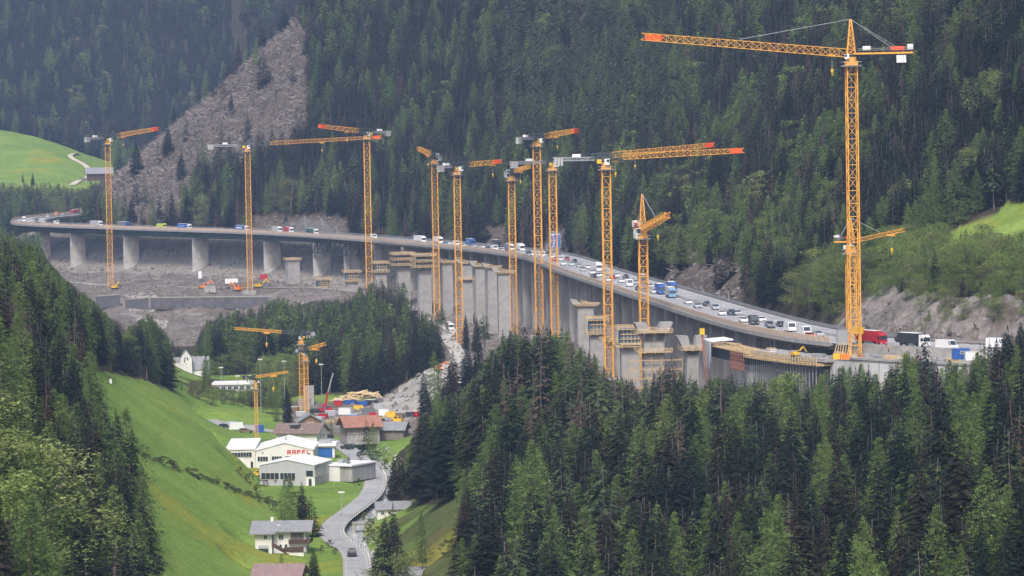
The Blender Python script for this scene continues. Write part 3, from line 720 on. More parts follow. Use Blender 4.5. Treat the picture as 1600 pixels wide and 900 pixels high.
# no tree of the nearer woods may rise above the tree line seen in the photograph: shorter ones grow there
SKY_R = np.array([(-300, 330), (0, 362), (60, 384), (100, 432), (140, 462), (185, 505), (230, 540), (262, 570), (300, 640), (600, 722), (640, 692), (658, 645), (680, 612), (705, 614), (730, 602), (745, 578), (768, 545), (790, 512), (830, 505), (880, 500), (905, 530), (925, 545), (960, 585), (1010, 590), (1050, 560), (1090, 592), (1150, 580), (1200, 590), (1230, 572), (1262, 594), (1300, 572), (1345, 560), (1372, 578), (1400, 556), (1430, 540), (1475, 556), (1515, 568), (1545, 515), (1600, 495), (1900, 440)], float)
SKY_M = np.array([(100, 545), (175, 548), (200, 510), (235, 488), (300, 560), (315, 505), (350, 486), (400, 478), (440, 460), (490, 474), (540, 462), (590, 432), (610, 425), (630, 432), (645, 470), (690, 505), (700, 545), (740, 520), (900, 520)], float)
_t = np.array([t[:5] for t in TR]); _ss, _ = spine_dist(_t[:, 0], _t[:, 1]); _px, _pb = proj(_t[:, 0], _t[:, 1], _t[:, 2])
_lim = np.where(_t[:, 1] < 1400, np.interp(_px, SKY_R[:, 0], SKY_R[:, 1]), np.interp(_px, SKY_M[:, 0], SKY_M[:, 1]))
_lim = np.where((_t[:, 1] >= 1400) & (_px < 175), np.interp(_px, SKY_R[:, 0], SKY_R[:, 1]), _lim)
_hmax = (_pb - _lim - rs.uniform(0, 1, len(_t)) ** 2 * 40) * _t[:, 1] / FPX
_low = (_ss < -20) & (_t[:, 1] < 2150)
_isb = (np.abs(_px - 292) < 27) & (_t[:, 1] > 1300) & (_t[:, 1] < 1737); _hmax = np.where(_isb, np.minimum(_hmax, (_pb - 592) * _t[:, 1] / FPX), _hmax)
_isl = (_px > 325) & (_px < 402) & (_t[:, 1] > 1400) & (_t[:, 1] < 1700); _hmax = np.where(_isl, np.minimum(_hmax, (_pb - 606) * _t[:, 1] / FPX), _hmax)
_far = (_ss < -20) & (_t[:, 1] > 3150) & (_t[:, 1] < 3600) & (_px < 200); _hmax = np.where(_far, (_pb - np.where(_px > 100, 292, 284)) * _t[:, 1] / FPX, _hmax); _low = _low | _far
_sp = (_ss >= -20) & (_t[:, 1] > 2850) & (_t[:, 1] < 3700) & (_px < 205); _hmax = np.where(_sp, (_pb - np.where(_px < 165, 338, 305)) * _t[:, 1] / FPX, _hmax); _low = _low | _sp
_grow = _low & (_t[:, 1] > 930) & (_t[:, 1] < 1120) & (_px > 640) & (rs.rand(len(_t)) < .6) & (_hmax > 14) & (_hmax < 34)
_t[:, 3] = np.where(_grow, _hmax, _t[:, 3])
_drop = _low & (_hmax < 4); _t[:, 3] = np.where(_low, np.minimum(_t[:, 3], _hmax), _t[:, 3])
TR = [tuple(r) for r in _t[~_drop]]
TRa = np.array([t[:5] for t in TR] + [t[:5] for t in solo_rows])
labels_solo = {len(TR) + i: t[5] for i, t in enumerate(solo_rows)}
# pick the ~300 of each kind that show largest: simple skyline raster from near to far
qx, qb = proj(TRa[:, 0], TRa[:, 1], TRa[:, 2]); _, qt = proj(TRa[:, 0], TRa[:, 1], TRa[:, 2] + TRa[:, 3])
order = np.argsort(TRa[:, 1]); occ = np.zeros((225, 400), bool); vis = np.zeros(len(TRa))
for i in order:
    w = .14 * (qb[i] - qt[i]) / 4
    x0 = int(qx[i] / 4 - w); x1 = int(qx[i] / 4 + w) + 1; y0 = int(qt[i] / 4); y1 = int((qb[i] * .8 + qt[i] * .2) / 4) + 1; y1 = max(y1, int((qb[i]) / 4))
    x0, x1, y0, y1 = max(x0, 0), min(x1, 400), max(y0, 0), min(y1, 225)
    if x1 <= x0 or y1 <= y0: continue
    sub = occ[y0:y1, x0:x1]; vis[i] = sub.size - sub.sum(); sub[:] = True
for i in labels_solo: vis[i] = 1e6
hh_rz = rs.uniform(0, 6.283, len(TRa))
indiv = np.zeros(len(TRa), bool)
CAP = {0: 295, 1: 295, 2: 120, 3: 90, 4: 140}
for k in range(5):
    idx = np.where((TRa[:, 4] == k) & (vis > 3))[0]
    idx = idx[np.argsort(-vis[idx])][:CAP[k]]; indiv[idx] = True
COLS_ = [(60, 'at the left edge'), (130, 'under the far left bridge bend'), (215, 'under the leftmost crane'), (330, 'left of the second crane'), (430, 'by the second crane'), (540, 'left of the third crane'), (625, 'by the third crane'), (700, 'by the fourth crane'), (760, 'by the haul road crane'), (820, 'by the sixth crane'), (860, 'by the tallest middle crane'), (905, 'by the sign crane'), (980, 'by the far reaching crane'), (1040, 'by the pointed crane'), (1120, 'by the big blue lorries'), (1200, 'by the green girder'), (1300, 'by the shoring scaffold'), (1380, 'by the largest crane'), (1460, 'right of the largest crane'), (1530, 'by the blue cabin'), (9999, 'at the right edge')]
_allss = spine_dist(TRa[:, 0], TRa[:, 1])[0]
def zone(i):
    x, y, px, py, s = TRa[i, 0], TRa[i, 1], qx[i], qb[i], _allss[i]
    hh = 'tall' if TRa[i, 3] > 23 else 'medium' if TRa[i, 3] > 17 else 'small'
    col = [c_ for lim, c_ in COLS_ if px < lim][0]
    if s > 12:
        if y > 3700: return hh, 'high' if py < 60 else 'low' if py > 140 else 'halfway', 'hazy far mountain', col, 'hazy far mountain'
        if y < 1330 and px > 1330: return hh, 'low' if py > 440 else 'higher', 'bank over the cliff', col, 'bank above the cliff'
        return hh, 'low' if py > 300 else 'high' if py < 120 else 'halfway', 'slope behind motorway', col, 'slope behind the motorway'
    if y > 3200: return hh, 'low' if py > 300 else 'high', 'far meadow edge', col, 'far meadow edge'
    if y > 1480: return hh, 'front' if py > 600 else 'back' if py < 520 else 'middle', 'wood behind church', col, 'wood between church and bridge'
    row_ = 'bottom' if py > 960 else 'front' if py > 860 else 'middle' if py > 740 else 'back'
    if px < 420: return hh, row_, 'left hillside forest', col, 'left hillside forest'
    if px < 780: return hh, row_, 'wood right of road', col, 'wood right of the valley road'
    return hh, row_, 'right foreground forest', col, 'right foreground forest'
DESC = ['dark spruce', 'light green larch', 'olive pine', 'brown spruce', 'yellowish leafy tree']
CATS = ['spruce', 'larch', 'pine', 'dead spruce', 'leafy tree']
ncount = 0
for i in np.where(indiv)[0]:
    x, y, z, hgt, k = TRa[i]; k = int(k); nm = KN[k]
    cm, tm = VAR[nm][i % len(VAR[nm])]
    hh, row_, z_, col_, gz_ = zone(i)
    fr_ = ((i * 7919) % 100) / 100; fm = 'slender' if fr_ < .33 else 'broad' if fr_ > .66 else ''
    rowt = (row_ + ' rows, ') if row_ in ('front', 'back', 'middle', 'bottom') else (row_ + ' ')
    lab = labels_solo.get(i) or ' '.join(f'{hh} {fm} {DESC[k]}, {rowt}{z_}, {col_}'.split())
    sc = hgt; sw = hgt * (1.05 + 0.55 * fr_)
    if k == 4: sw *= 1.35
    if i in labels_solo and k in (0, 1): sw = hgt * (1.35 if hgt < 14 else 1.0)
    o = bpy.data.objects.new(nm, None); COL.objects.link(o); o.empty_display_size = .3
    o.location = (x, y, z - .2); o.rotation_euler = (.028 * math.sin(i * 1.7), .028 * math.cos(i * 2.3), hh_rz[i]); o.scale = (sw, sw, sc)
    tag(o, lab, CATS[k], None if i in labels_solo else f'{CATS[k]} trees of the {gz_}')
    c_o = link('crown', cm, o); t_o = link('trunk', tm, o)

# ---------------------------------------------------------------- the rest of the forest, instanced
def forest_stuff(name, idx, variants, label, cat):
    if len(idx) == 0: return
    me = bpy.data.meshes.new(name); pts = TRa[idx]
    me.vertices.add(len(idx)); me.vertices.foreach_set('co', (pts[:, :3] - [0, 0, .2]).ravel().astype(np.float32))
    sc = np.stack([pts[:, 3] * rs.uniform(1.05, 1.6, len(idx))] * 2 + [pts[:, 3]], 1).astype(np.float32)
    if 'broadleaf' in name: sc[:, :2] *= 1.35
    rot = np.zeros((len(idx), 3), np.float32); rot[:, 2] = hh_rz[idx]; rot[:, 0] = rs.normal(0, .03, len(idx)); rot[:, 1] = rs.normal(0, .03, len(idx))
    a = me.attributes.new('tscale', 'FLOAT_VECTOR', 'POINT'); a.data.foreach_set('vector', sc.ravel())
    a = me.attributes.new('trot', 'FLOAT_VECTOR', 'POINT'); a.data.foreach_set('vector', rot.ravel())
    a = me.attributes.new('tidx', 'INT', 'POINT'); a.data.foreach_set('value', (np.arange(len(idx)) * 7 % len(variants)).astype(np.int32))
    o = link(name, me)
    protos = []
    for j, (cm, tm) in enumerate(variants):
        pm = cm.copy(); b = bpy.data.meshes.new(name + '_one')
        V = [tuple(v.co) for v in cm.vertices]; F = [tuple(p.vertices) for p in cm.polygons]; nF = len(F)
        tn = np.zeros(len(cm.vertices), np.float32); cm.attributes['tone'].data.foreach_get('value', tn)
        k0 = len(V); V += [tuple(v.co) for v in tm.vertices]; F += [tuple(q + k0 for q in p.vertices) for p in tm.polygons]
        b.from_pydata(V, [], F); b.materials.append(cm.materials[0]); b.materials.append(tm.materials[0])
        b.polygons.foreach_set('material_index', np.array([0] * nF + [1] * (len(F) - nF), np.int32))
        at = b.attributes.new('tone', 'FLOAT', 'POINT'); at.data.foreach_set('value', np.concatenate([tn, np.zeros(len(V) - k0, np.float32)]))
        protos.append(bpy.data.objects.new(name + '_one', b))
    ng = bpy.data.node_groups.new(name, 'GeometryNodeTree')
    ng.interface.new_socket('Geometry', in_out='INPUT', socket_type='NodeSocketGeometry'); ng.interface.new_socket('Geometry', in_out='OUTPUT', socket_type='NodeSocketGeometry')
    N = ng.nodes; Lk = ng.links; gi = N.new('NodeGroupInput'); go = N.new('NodeGroupOutput')
    iop = N.new('GeometryNodeInstanceOnPoints'); iop.inputs['Pick Instance'].default_value = True
    jg = N.new('GeometryNodeJoinGeometry')
    for p in protos:
        oi = N.new('GeometryNodeObjectInfo'); oi.inputs['Object'].default_value = p; oi.inputs['As Instance'].default_value = True
        Lk.new(oi.outputs['Geometry'], jg.inputs[0])
    def na(nm_, ty):
        q = N.new('GeometryNodeInputNamedAttribute'); q.data_type = ty; q.inputs['Name'].default_value = nm_; return q.outputs['Attribute']
    m2p = N.new('GeometryNodeMeshToPoints')
    Lk.new(gi.outputs[0], m2p.inputs['Mesh']); Lk.new(m2p.outputs[0], iop.inputs['Points']); Lk.new(jg.outputs[0], iop.inputs['Instance'])
    Lk.new(na('tidx', 'INT'), iop.inputs['Instance Index']); Lk.new(na('trot', 'FLOAT_VECTOR'), iop.inputs['Rotation']); Lk.new(na('tscale', 'FLOAT_VECTOR'), iop.inputs['Scale'])
    Lk.new(iop.outputs[0], go.inputs[0])
    md = o.modifiers.new('trees', 'NODES'); md.node_group = ng
    tag(o, label, cat, kind='stuff')
rest = ~indiv
for k, nm in enumerate(KN):
    nearm = TRa[:, 1] < 1500
    forest_stuff(nm.replace('_tree', '_forest'), np.where(rest & (TRa[:, 4] == k) & nearm)[0], VAR[nm], f'{DESC[k]}s filling the near hillside forests', 'forest')
    forest_stuff('distant_' + nm.replace('_tree', '_forest'), np.where(rest & (TRa[:, 4] == k) & ~nearm)[0], LOW[nm], f'{DESC[k]}s covering the far mountainsides', 'forest')
print('TREES', len(TRa), 'individual', int(indiv.sum()))
# ---------------------------------------------------------------- materials of built things
conc = mat('concrete', (.36, .345, .325), .85, .28, .35, bump=.1)
pier_pale = mat('pale_pier_concrete', (.52, .50, .475), .85, .22, .3, bump=.1)
conc_new = mat('new_concrete', (.34, .33, .32), .85, .2, .3, bump=.1)
conc_dark = mat('weathered_concrete', (.38, .365, .355), .9, .35, .25, bump=.1, stretch=(1, 1, .25))
steel_green = mat('green_steel', (.045, .085, .085), .6, .25, .5)
steel_dark = mat('dark_steel', (.06, .075, .08), .6)
steel_grey = mat('grey_steel', (.33, .34, .35), .5)
asph = mat('asphalt', (.115, .115, .12), .9, .3, .08, stretch=(1, 1, 1))
asph_bridge = mat('worn_bridge_asphalt', (.36, .355, .36), .9, .22, .05)
white = mat('white_paint', (.78, .78, .77), .5)
timber = mat('formwork_timber', (.52, .37, .19), .8, .3, 1.5)
timber_pale = mat('pale_timber', (.62, .47, .27), .8, .3, 1.2)
barrier_m = mat('brown_barrier', (.60, .46, .345), .8, .3, .6)
orange = mat('crane_orange', (.78, .385, .065), .45, .12, .4)
orange_red = mat('crane_red_orange', (.85, .10, .02), .5)
yellow = mat('machine_yellow', (.75, .47, .03), .5)
black = mat('black_rubber', (.02, .02, .02), .8)
glass = mat('dark_glass', (.03, .04, .05), .1, spec=.8)
cable = mat('steel_cable', (.35, .37, .4), .5)
red = mat('red_paint', (.45, .02, .03), .4)
blue = mat('blue_paint', (.03, .13, .42), .45)
wire_grey = mat('grey_netting', (.30, .31, .33), .8)

# ---------------------------------------------------------------- bridge
A_R, A_L = arc_of_D(1118), SARC[-1] - 520
def sweep(mb, a0, a1, prof_pts, step=12.0, zf=None, cap=True):
    """closed cross-section [(offset, z), ...] swept along the centre line"""
    m = max(1, int((a1 - a0) / step)); n_ = len(prof_pts(a0) if callable(prof_pts) else prof_pts); V = []; F = []
    for i in range(m + 1):
        a = a0 + (a1 - a0) * i / m; pr = prof_pts(a) if callable(prof_pts) else prof_pts
        for o_, z in pr:
            x, y, _, _ = spine(a, o_); V.append((float(x), float(y), z))
    for i in range(m):
        for j in range(n_):
            k = (j + 1) % n_; F.append((i * n_ + j, i * n_ + k, (i + 1) * n_ + k, (i + 1) * n_ + j))
    if cap: F.append(tuple(range(n_))[::-1]); F.append(tuple(m * n_ + j for j in range(n_)))
    return mb.add(V, F)
def sect(a, b, c, d): return [(a, c), (b, c), (b, d), (a, d)]
Z0 = ROADZ
bridge = thing('motorway_bridge', 'long curved grey motorway bridge carrying the traffic jam past the cranes', 'bridge', (float(spine(A_R)[0]), float(spine(A_R)[1]), Z0))
BR = []
def bpart(name, mb, m=None, kind=None, label=None):
    o = mb.build(name, bridge, m); o.location = -bridge.location; BR.append(o)
    if kind: o['kind'] = kind
    if label: o['label'] = label
    return o
# deck: slab with thin cantilevered edges
bpart('deck', sweep(MB().mat(conc), A_R, A_L, [(-13.2, Z0 - .55), (-13.2, Z0 - .06), (13.2, Z0 - .06), (13.2, Z0 - .55), (9, Z0 - 1.5), (-9, Z0 - 1.5)]))
bpart('road_surface', sweep(MB().mat(asph_bridge), A_R, A_L, sect(-12.4, 12.4, Z0 - .058, Z0), cap=False))
bpart('edge_beam', sweep(MB().mat(conc_new), A_R, A_L, sect(-13.5, -13.0, Z0 - 1.0, Z0 + .25)))
bpart('edge_beam', sweep(MB().mat(conc_new), A_R, A_L, sect(13.0, 13.5, Z0 - 1.0, Z0 + .25)))
def arcD(px): return arc_at_px(px, -13)
aG = arcD(560)
def gprof(a):
    t = np.clip((a - aG) / (arcD(400) - aG), 0, 1); d = 3.2 + 2.0 * t
    return [(-10.5, Z0 - 1.3), (10.5, Z0 - 1.3), (8.8, Z0 - d), (-8.8, Z0 - d)]
bpart('steel_girder', sweep(MB().mat(steel_green), aG, A_L, gprof), label='dark green steel box girder under the left half')
# inclined struts under the cantilever of the steel part
mb = MB().mat(steel_dark); a = aG + 4
while a < A_L:
    p = spine(a, -13.2); q = spine(a, -9.2); mb.bar((p[0], p[1], Z0 - .7), (q[0], q[1], Z0 - 3.6), .35); a += 8
bpart('cantilever_strut', mb, kind='stuff')
bpart('concrete_girder', sweep(MB().mat(conc_dark), A_R, aG, [(-6.5, Z0 - 1.3), (6.5, Z0 - 1.3), (5.5, Z0 - 3.0), (-5.5, Z0 - 3.0)]))
# near side timber barrier: boards one by one where they show, central barrier and far railing
def along(a, off, z): x, y, nx, ny = spine(a, off); return (float(x), float(y), z)
boardm = MB().box(-1.9, 1.9, -.06, .06, .12, 1.75).mesh('barrier_panel'); boardm.materials.append(barrier_m)
a = A_R + 3; cnt = 0; mbb = MB().mat(barrier_m)
while a < A_L:
    x, y, nx, ny = spine(a, -12.7)
    if cnt < 290:
        o = link('barrier_panel', boardm, bridge); o.location = (float(x) - bridge.location.x, float(y) - bridge.location.y, .0); o.rotation_euler = (0, 0, math.atan2(-nx, ny) if False else math.atan2(nx, -ny) + math.pi / 2 + math.pi / 2 - math.pi / 2)
        o.rotation_euler = (0, 0, math.atan2(-float(nx), float(ny)))
    else:
        mbb.T = Matrix.Translation((float(x), float(y), Z0)) @ Matrix.Rotation(math.atan2(-float(nx), float(ny)), 4, 'Z'); mbb.box(-1.95, 1.95, -.06, .06, .12, 1.9)
    cnt += 1; a += 4.0
mbb.T = None
bpart('far_barrier_panels', mbb, kind='stuff')
mb = MB().mat(timber_pale); a = A_R
while a < arc_of_D(2200):
    mb.bar(along(a, -12.55, Z0), along(a, -12.55, Z0 + 1.75), .14); a += 2.0
bpart('barrier_post', mb, kind='stuff')
bpart('median_barrier', sweep(MB().mat(conc), A_R, A_L, [(-.3 + 1, Z0), (.3 + 1, Z0), (.12 + 1, Z0 + .85), (-.12 + 1, Z0 + .85)]))
mb = MB().mat(steel_grey)
for off in (12.6,):
    for zz in (.55, .85, 1.15): sweep(mb, A_R, A_L, sect(off - .06, off + .06, Z0 + zz, Z0 + zz + .12), 16)
bpart('steel_railing', mb)
mb = MB().mat(steel_grey); a = A_R
while a < A_L: mb.bar(along(a, 12.7, Z0), along(a, 12.7, Z0 + 1.3), .12); a += 4
bpart('railing_post', mb, kind='stuff')
sweep(mb := MB().mat(conc), A_R - 10, arc_of_D(2250), sect(12.95, 13.0, Z0, Z0 + .75), 16); bpart('far_parapet', mb)
# pipes hung under the near edge
mb = MB().mat(conc_new)
for zz in (1.25, 1.65): sweep(mb, A_R, arcD(600), sect(-12.2, -12.0, Z0 - zz - .12, Z0 - zz), 16)
bpart('drain_pipe', mb)
# lane marks
mb = MB().mat(white)
for off in (-11.6, -.6, 2.6, 11.6): sweep(mb, A_R, A_L, sect(off - .09, off + .09, Z0 + .004, Z0 + .010), 16, cap=False)
for off in (-4.4, -8.0, 7.1):
    a = A_R
    while a < A_L: sweep(mb, a, a + 5, sect(off - .08, off + .08, Z0 + .004, Z0 + .010), 5, cap=False); a += 15
bpart('lane_markings', mb, kind='stuff')
# piers: wide slabs across the deck, each its own part
def pier(arc, o0, o1, thick, m_, flare=True, name='pier', topz=Z0 - 1.45):
    x, y, nx, ny = [float(v) for v in spine(arc, 0)]
    gz = min(h1(*[float(v) for v in spine(arc, o0)[:2]]), h1(*[float(v) for v in spine(arc, o1)[:2]])) - 1
    mb = MB().mat(m_)
    mb.T = Matrix.Translation((x, y, 0)) @ Matrix.Rotation(math.atan2(-nx, ny), 4, 'Z')
    # local: x along bridge, y = -across -> offset off means y = -off*(-1)
    mb.T = Matrix(((-ny, nx, 0, x), (nx, ny, 0, y), (0, 0, 1, 0), (0, 0, 0, 1)))
    mb.box(-thick / 2, thick / 2, o0, o1, gz, topz)
    if flare:
        mb.hexa([(-thick * .7, o0 - 1, gz - 1), (thick * .7, o0 - 1, gz - 1), (thick * .7, o1 + 6, gz - 1), (-thick * .7, o1 + 6, gz - 1),
                 (-thick * .7, o0 - 1, gz + 1.5), (thick * .7, o0 - 1, gz + 1.5), (thick * .7, o1 + 6, gz + 9), (-thick * .7, o1 + 6, gz + 9)])
    else:      # narrow fins on the slab edges and construction joints
        for zz in range(int(gz) + 6, int(topz), 7): mb.box(-thick / 2 - .04, thick / 2 + .04, o0 - .04, o1 + .04, zz, zz + .18)
    return bpart(name, mb)
for px in (62, 117, 200, 308, 420, 497):
    pier(arc_at_px(px, -5), -8.5, 2.5, 2.2, pier_pale, True, topz=Z0 - 4.6 if px < 430 else Z0 - 3)
for px in (546, 593, 640, 683, 712): pier(arc_at_px(px, -5), -8.5, 7.5, 3.0, conc_dark, False, topz=Z0 - 2.5)
a = arc_at_px(738, -8)
while a > A_R + 10:
    pier(a, -9.0, 9.0, 2.6, conc_dark, False, topz=Z0 - 1.48); a -= 33 if a > arc_of_D(1400) else 27
# cross walls between the closest piers (the long wall seen under the right half)
for px0, px1 in ((870, 960), (1015, 1262)):
    a0, a1 = arc_at_px(px1, -6), arc_at_px(px0, -6)
    mb = MB().mat(conc_dark); sweep(mb, a0, a1, lambda a: [(-6.2, -96), (-5.6, -96), (-5.6, Z0 - 2.9), (-6.2, Z0 - 2.9)], 20); bpart('pier_wall', mb)
    a = a0
    while a < a1:
        mb = MB().mat(conc); x, y, nx, ny = [float(v) for v in spine(a, -6.5)]
        mb.T = Matrix(((-ny, nx, 0, x), (nx, ny, 0, y), (0, 0, 1, 0), (0, 0, 0, 1)))
        mb.box(-.35, .35, -.35, .35, -95, Z0 - 1.6); bpart('wall_rib', mb); a += 13
# steel lattice beam between two piers
a1, a0 = arc_at_px(488, -9.5), arc_at_px(547, -9.5)
mb = MB().mat(steel_dark); N_ = 8
for zt, zb_ in ((Z0 - 3.2, Z0 - 10.5),):
    for off in (-9.5, -1):
        mb.bar(along(a0, off, zb_), along(a1, off, zb_), .7); mb.bar(along(a0, off, zt), along(a1, off, zt), .5)
        for i in range(N_):
            u = a0 + (a1 - a0) * i / N_; v = a0 + (a1 - a0) * (i + 1) / N_
            mb.bar(along(u, off, zb_), along(u, off, zt), .4); mb.bar(along(u, off, zt), along(v, off, zb_), .4)
bpart('lattice_beam', mb)

# the motorway beyond both ends of the bridge
mb = MB().mat(asph_bridge); sweep(mb, 0, A_R, sect(-12.4, 12.4, Z0 - .05, Z0 + .03), cap=False)
sweep(mb, A_L, SARC[-1], sect(-12.4, 12.4, Z0 - .05, Z0 + .03), cap=False)
tag(mb.build('motorway'), kind='structure')
mb = MB().mat(steel_grey)
for o_ in (12.6,):
    for zz in (.5, .8): sweep(mb, 0, A_R, sect(o_ - .06, o_ + .06, Z0 + zz, Z0 + zz + .14), 10)
    a = 0
    while a < A_R: mb.bar(along(a, o_, Z0), along(a, o_, Z0 + .9), .12); a += 4
tag(mb.build('guard_rail'), 'grey steel guard rail along the motorway under the rock cliff', 'guard rail')

# ---------------------------------------------------------------- cranes
def lattice(mb, a, b, w, h, n_, t, taper=1.0, tri=False):
    """box (or triangular) truss from a to b, section w across, h high"""
    a = Vector(a); b = Vector(b); d = (b - a).normalized(); up = Vector((0, 0, 1)) if abs(d.z) < .9 else Vector((0, 1, 0)) 
    sx = d.cross(up).normalized(); sy = sx.cross(d)
    if tri: cs = [(-.5, 0), (.5, 0), (0, 1)]
    else: cs = [(-.5, -.5), (.5, -.5), (.5, .5), (-.5, .5)]
    def pt(i, f): k = 1 + (taper - 1) * f; return a + (b - a) * f + sx * cs[i][0] * w * k + sy * cs[i][1] * h * k
    m = len(cs)
    for i in range(m): mb.bar(pt(i, 0), pt(i, 1), t * 1.5)
    for s_ in range(n_):
        f0, f1 = s_ / n_, (s_ + 1) / n_
        for i in range(m):
            j = (i + 1) % m
            mb.bar(pt(i, f0), pt(j, f0), t)
            if s_ % 2: mb.bar(pt(i, f0), pt(j, f1), t)
            else: mb.bar(pt(j, f0), pt(i, f1), t)
cw_m = mat('counterweight_grey', (.42, .42, .42), .7)
def crane(label, base, top, jib, cjib, mw, style='flat', hook=.5, flip=0, jw=1.6, grey=.15, apex=None, ws=.92, red_end=True, jd=1.0):
    """base/top/jib/cjib: (px, py, depth)"""
    B = P(*base); B.z = min(B.z, h1(B.x, B.y) + .5) if base[1] > 0 else B.z
    T = P(*top); J = P(*jib); C = P(*cjib)
    r = thing('tower_crane', label, 'crane', (B.x, B.y, B.z), 0, 'tower cranes working along the bridge')
    o = Vector((B.x, B.y, B.z)); X_, Y_ = B.x, B.y
    H = T.z - B.z
    ztop = H
    ang = math.atan2(J.y - B.y, J.x - B.x)
    def part(name, mb, kind=None):
        q = mb.build(name, r); return q
    # foundation
    mb = MB().mat(conc); mb.box(-mw * 1.3, mw * 1.3, -mw * 1.3, mw * 1.3, -2, .4); part('foundation', mb)
    # mast (turned a little so that two faces show)
    mb = MB().mat(orange); mt_top = ztop - 3.2
    t_ = .12 * mw / 3 + .05
    ns = int(mt_top / (mw * 1.25)); Rm = Matrix.Rotation(.1, 4, 'Z'); mb.T = Rm
    hb = mw / 2
    cs = [(-hb, -hb), (hb, -hb), (hb, hb), (-hb, hb)]
    for c_ in cs: mb.bar((c_[0], c_[1], 0), (c_[0], c_[1], mt_top), t_ * 1.9)
    for s_ in range(ns):
        z0, z1 = mt_top * s_ / ns, mt_top * (s_ + 1) / ns; zm = (z0 + z1) / 2
        for i in range(4):
            j = (i + 1) % 4; mx_, my_ = (cs[i][0] + cs[j][0]) / 2, (cs[i][1] + cs[j][1]) / 2
            mb.bar((*cs[i], z0), (*cs[j], z0), t_)
            mb.bar((*cs[i], z0) if (s_ + i) % 2 else (*cs[j], z0), (*cs[j], z1) if (s_ + i) % 2 else (*cs[i], z1), t_ * .85)
    mb.T = None; part('mast', mb)
    # ladder inside
    mb = MB().mat(steel_grey); mb.bar((0, .3, 0), (0, .3, mt_top), .12, .08); part('ladder', mb)
    # slewing platform and ring
    mb = MB().mat(orange); mb.box(-mw * .62, mw * .62, -mw * .62, mw * .62, mt_top - 1.2, mt_top - .6)
    mb.cyl((0, 0, mt_top - .6), (0, 0, mt_top + 1.2), mw * .55, mw * .5, 12); part('slewing_ring', mb)
    mb = MB().mat(steel_grey)
    for zz in (mt_top - 1.2, mt_top - .2):
        q = mw * .95
        for (x0, y0, x1, y1) in ((-q, -q, q, -q), (q, -q, q, q), (q, q, -q, q), (-q, q, -q, -q)): mb.bar((x0, y0, zz), (x1, y1, zz), .12)
    mb.box(-mw * .95, mw * .95, -mw * .95, mw * .95, mt_top - 1.5, mt_top - 1.4); part('service_platform', mb)
    Jv = Vector((J.x - X_, J.y - Y_, J.z - B.z)); Cv = Vector((C.x - X_, C.y - Y_, C.z - B.z))
    dj = Vector((Jv.x, Jv.y, 0)).normalized(); dc = Vector((Cv.x, Cv.y, 0)).normalized(); dc = -dj
    Lj = math.hypot(Jv.x, Jv.y); Lc = min(24.0, max(14.0 * ws, math.hypot(Cv.x, Cv.y)))
    zj = ztop - .2
    j0 = dj * 1.0 + Vector((0, 0, zj)); j1 = dj * Lj + Vector((0, 0, Jv.z))
    side = Vector((-dj.y, dj.x, 0))
    if style == 'flat':
        # head with machinery
        mb = MB().mat(steel_dark); lattice(mb, dc * 5 + Vector((0, 0, zj)), dj * (Lj * grey) + Vector((0, 0, zj + (Jv.z - zj) * grey)), jw * 1.05, jw * 1.2, max(3, int((5 + Lj * grey) / 2.2)), .16); part('crane_head', mb)
        mb = MB().mat(orange); js = dj * (Lj * grey) + Vector((0, 0, zj + (Jv.z - zj) * grey)); lattice(mb, js, j1, jw, jw, int(Lj / 2.6), .115 * jd, .75); q = part('jib', mb)
        if red_end:
            mb = MB().mat(orange_red); e0 = j1 - (j1 - j0).normalized() * 5.0
            mb.bar(e0, j1 - (j1 - j0).normalized() * .8, jw * .86, jw * .84); part('jib_end_panel', mb)
        mb = MB().mat(steel_dark); mb.T = Matrix.Translation((0, 0, mt_top + 2.0)) @ Matrix.Rotation(ang, 4, 'Z'); mb.cyl((0, 0, -1), (0, 0, .6), mw * .36, mw * .36, 10); mb.box(-3.2 * ws, 2.6 * ws, -.9 * ws, .9 * ws, -.3, 1.5 * ws); mb.box(-6.5 * ws, -3.4 * ws, -.7 * ws, .7 * ws, .1, 1.3 * ws); mb.T = None; part('machinery', mb)
        mb = MB().mat(yellow); mb.T = Matrix.Translation(side * (mw * .62) * (-1 if side.y > 0 else 1) + dj * -2.2 * ws + Vector((0, 0, mt_top + 1.5))) @ Matrix.Rotation(ang, 4, 'Z'); mb.box(-.9 * ws, .9 * ws, -.1, .1, -.7 * ws, .9 * ws); mb.T = None; part('sign_board', mb)
        mb = MB().mat(steel_grey); lattice(mb, dc * 4 + Vector((0, 0, zj - .4)), dc * Lc + Vector((0, 0, zj - .4)), 1.5, 1.1, 7, .18); part('counter_jib', mb)
        mb = MB().mat(cw_m)
        for k in range(3):
            c0 = dc * (Lc - 1 - k * 1.1) + Vector((0, 0, zj - 1.2)); mb.T = Matrix.Translation(c0) @ Matrix.Rotation(ang, 4, 'Z'); mb.box(-.45 * ws, .45 * ws, -1.0 * ws, 1.0 * ws, -1.7 * ws, 1.3 * ws)
        mb.T = None; part('counterweight', mb)
        mb = MB().mat(white); mb.T = Matrix.Translation(dc * (Lc * .55) + Vector((0, 0, zj + .4))) @ Matrix.Rotation(ang, 4, 'Z'); mb.box(-1.6 * ws, 1.6 * ws, -.8 * ws, .8 * ws, -.5 * ws, 1.0 * ws); mb.T = None; part('winch_box', mb)
    else:
        mb = MB().mat(orange); lattice(mb, j0 + Vector((0, 0, -.7)), j1, jw, jw, int(Lj / 2.5), .12 * jd, .85); part('jib', mb)
        mb = MB().mat(orange_red); e0 = j1 - (j1 - j0).normalized() * 6.0
        if red_end: mb.bar(e0, j1 - (j1 - j0).normalized() * 1.2, jw * .8, jw * .78); part('jib_end_panel', mb)
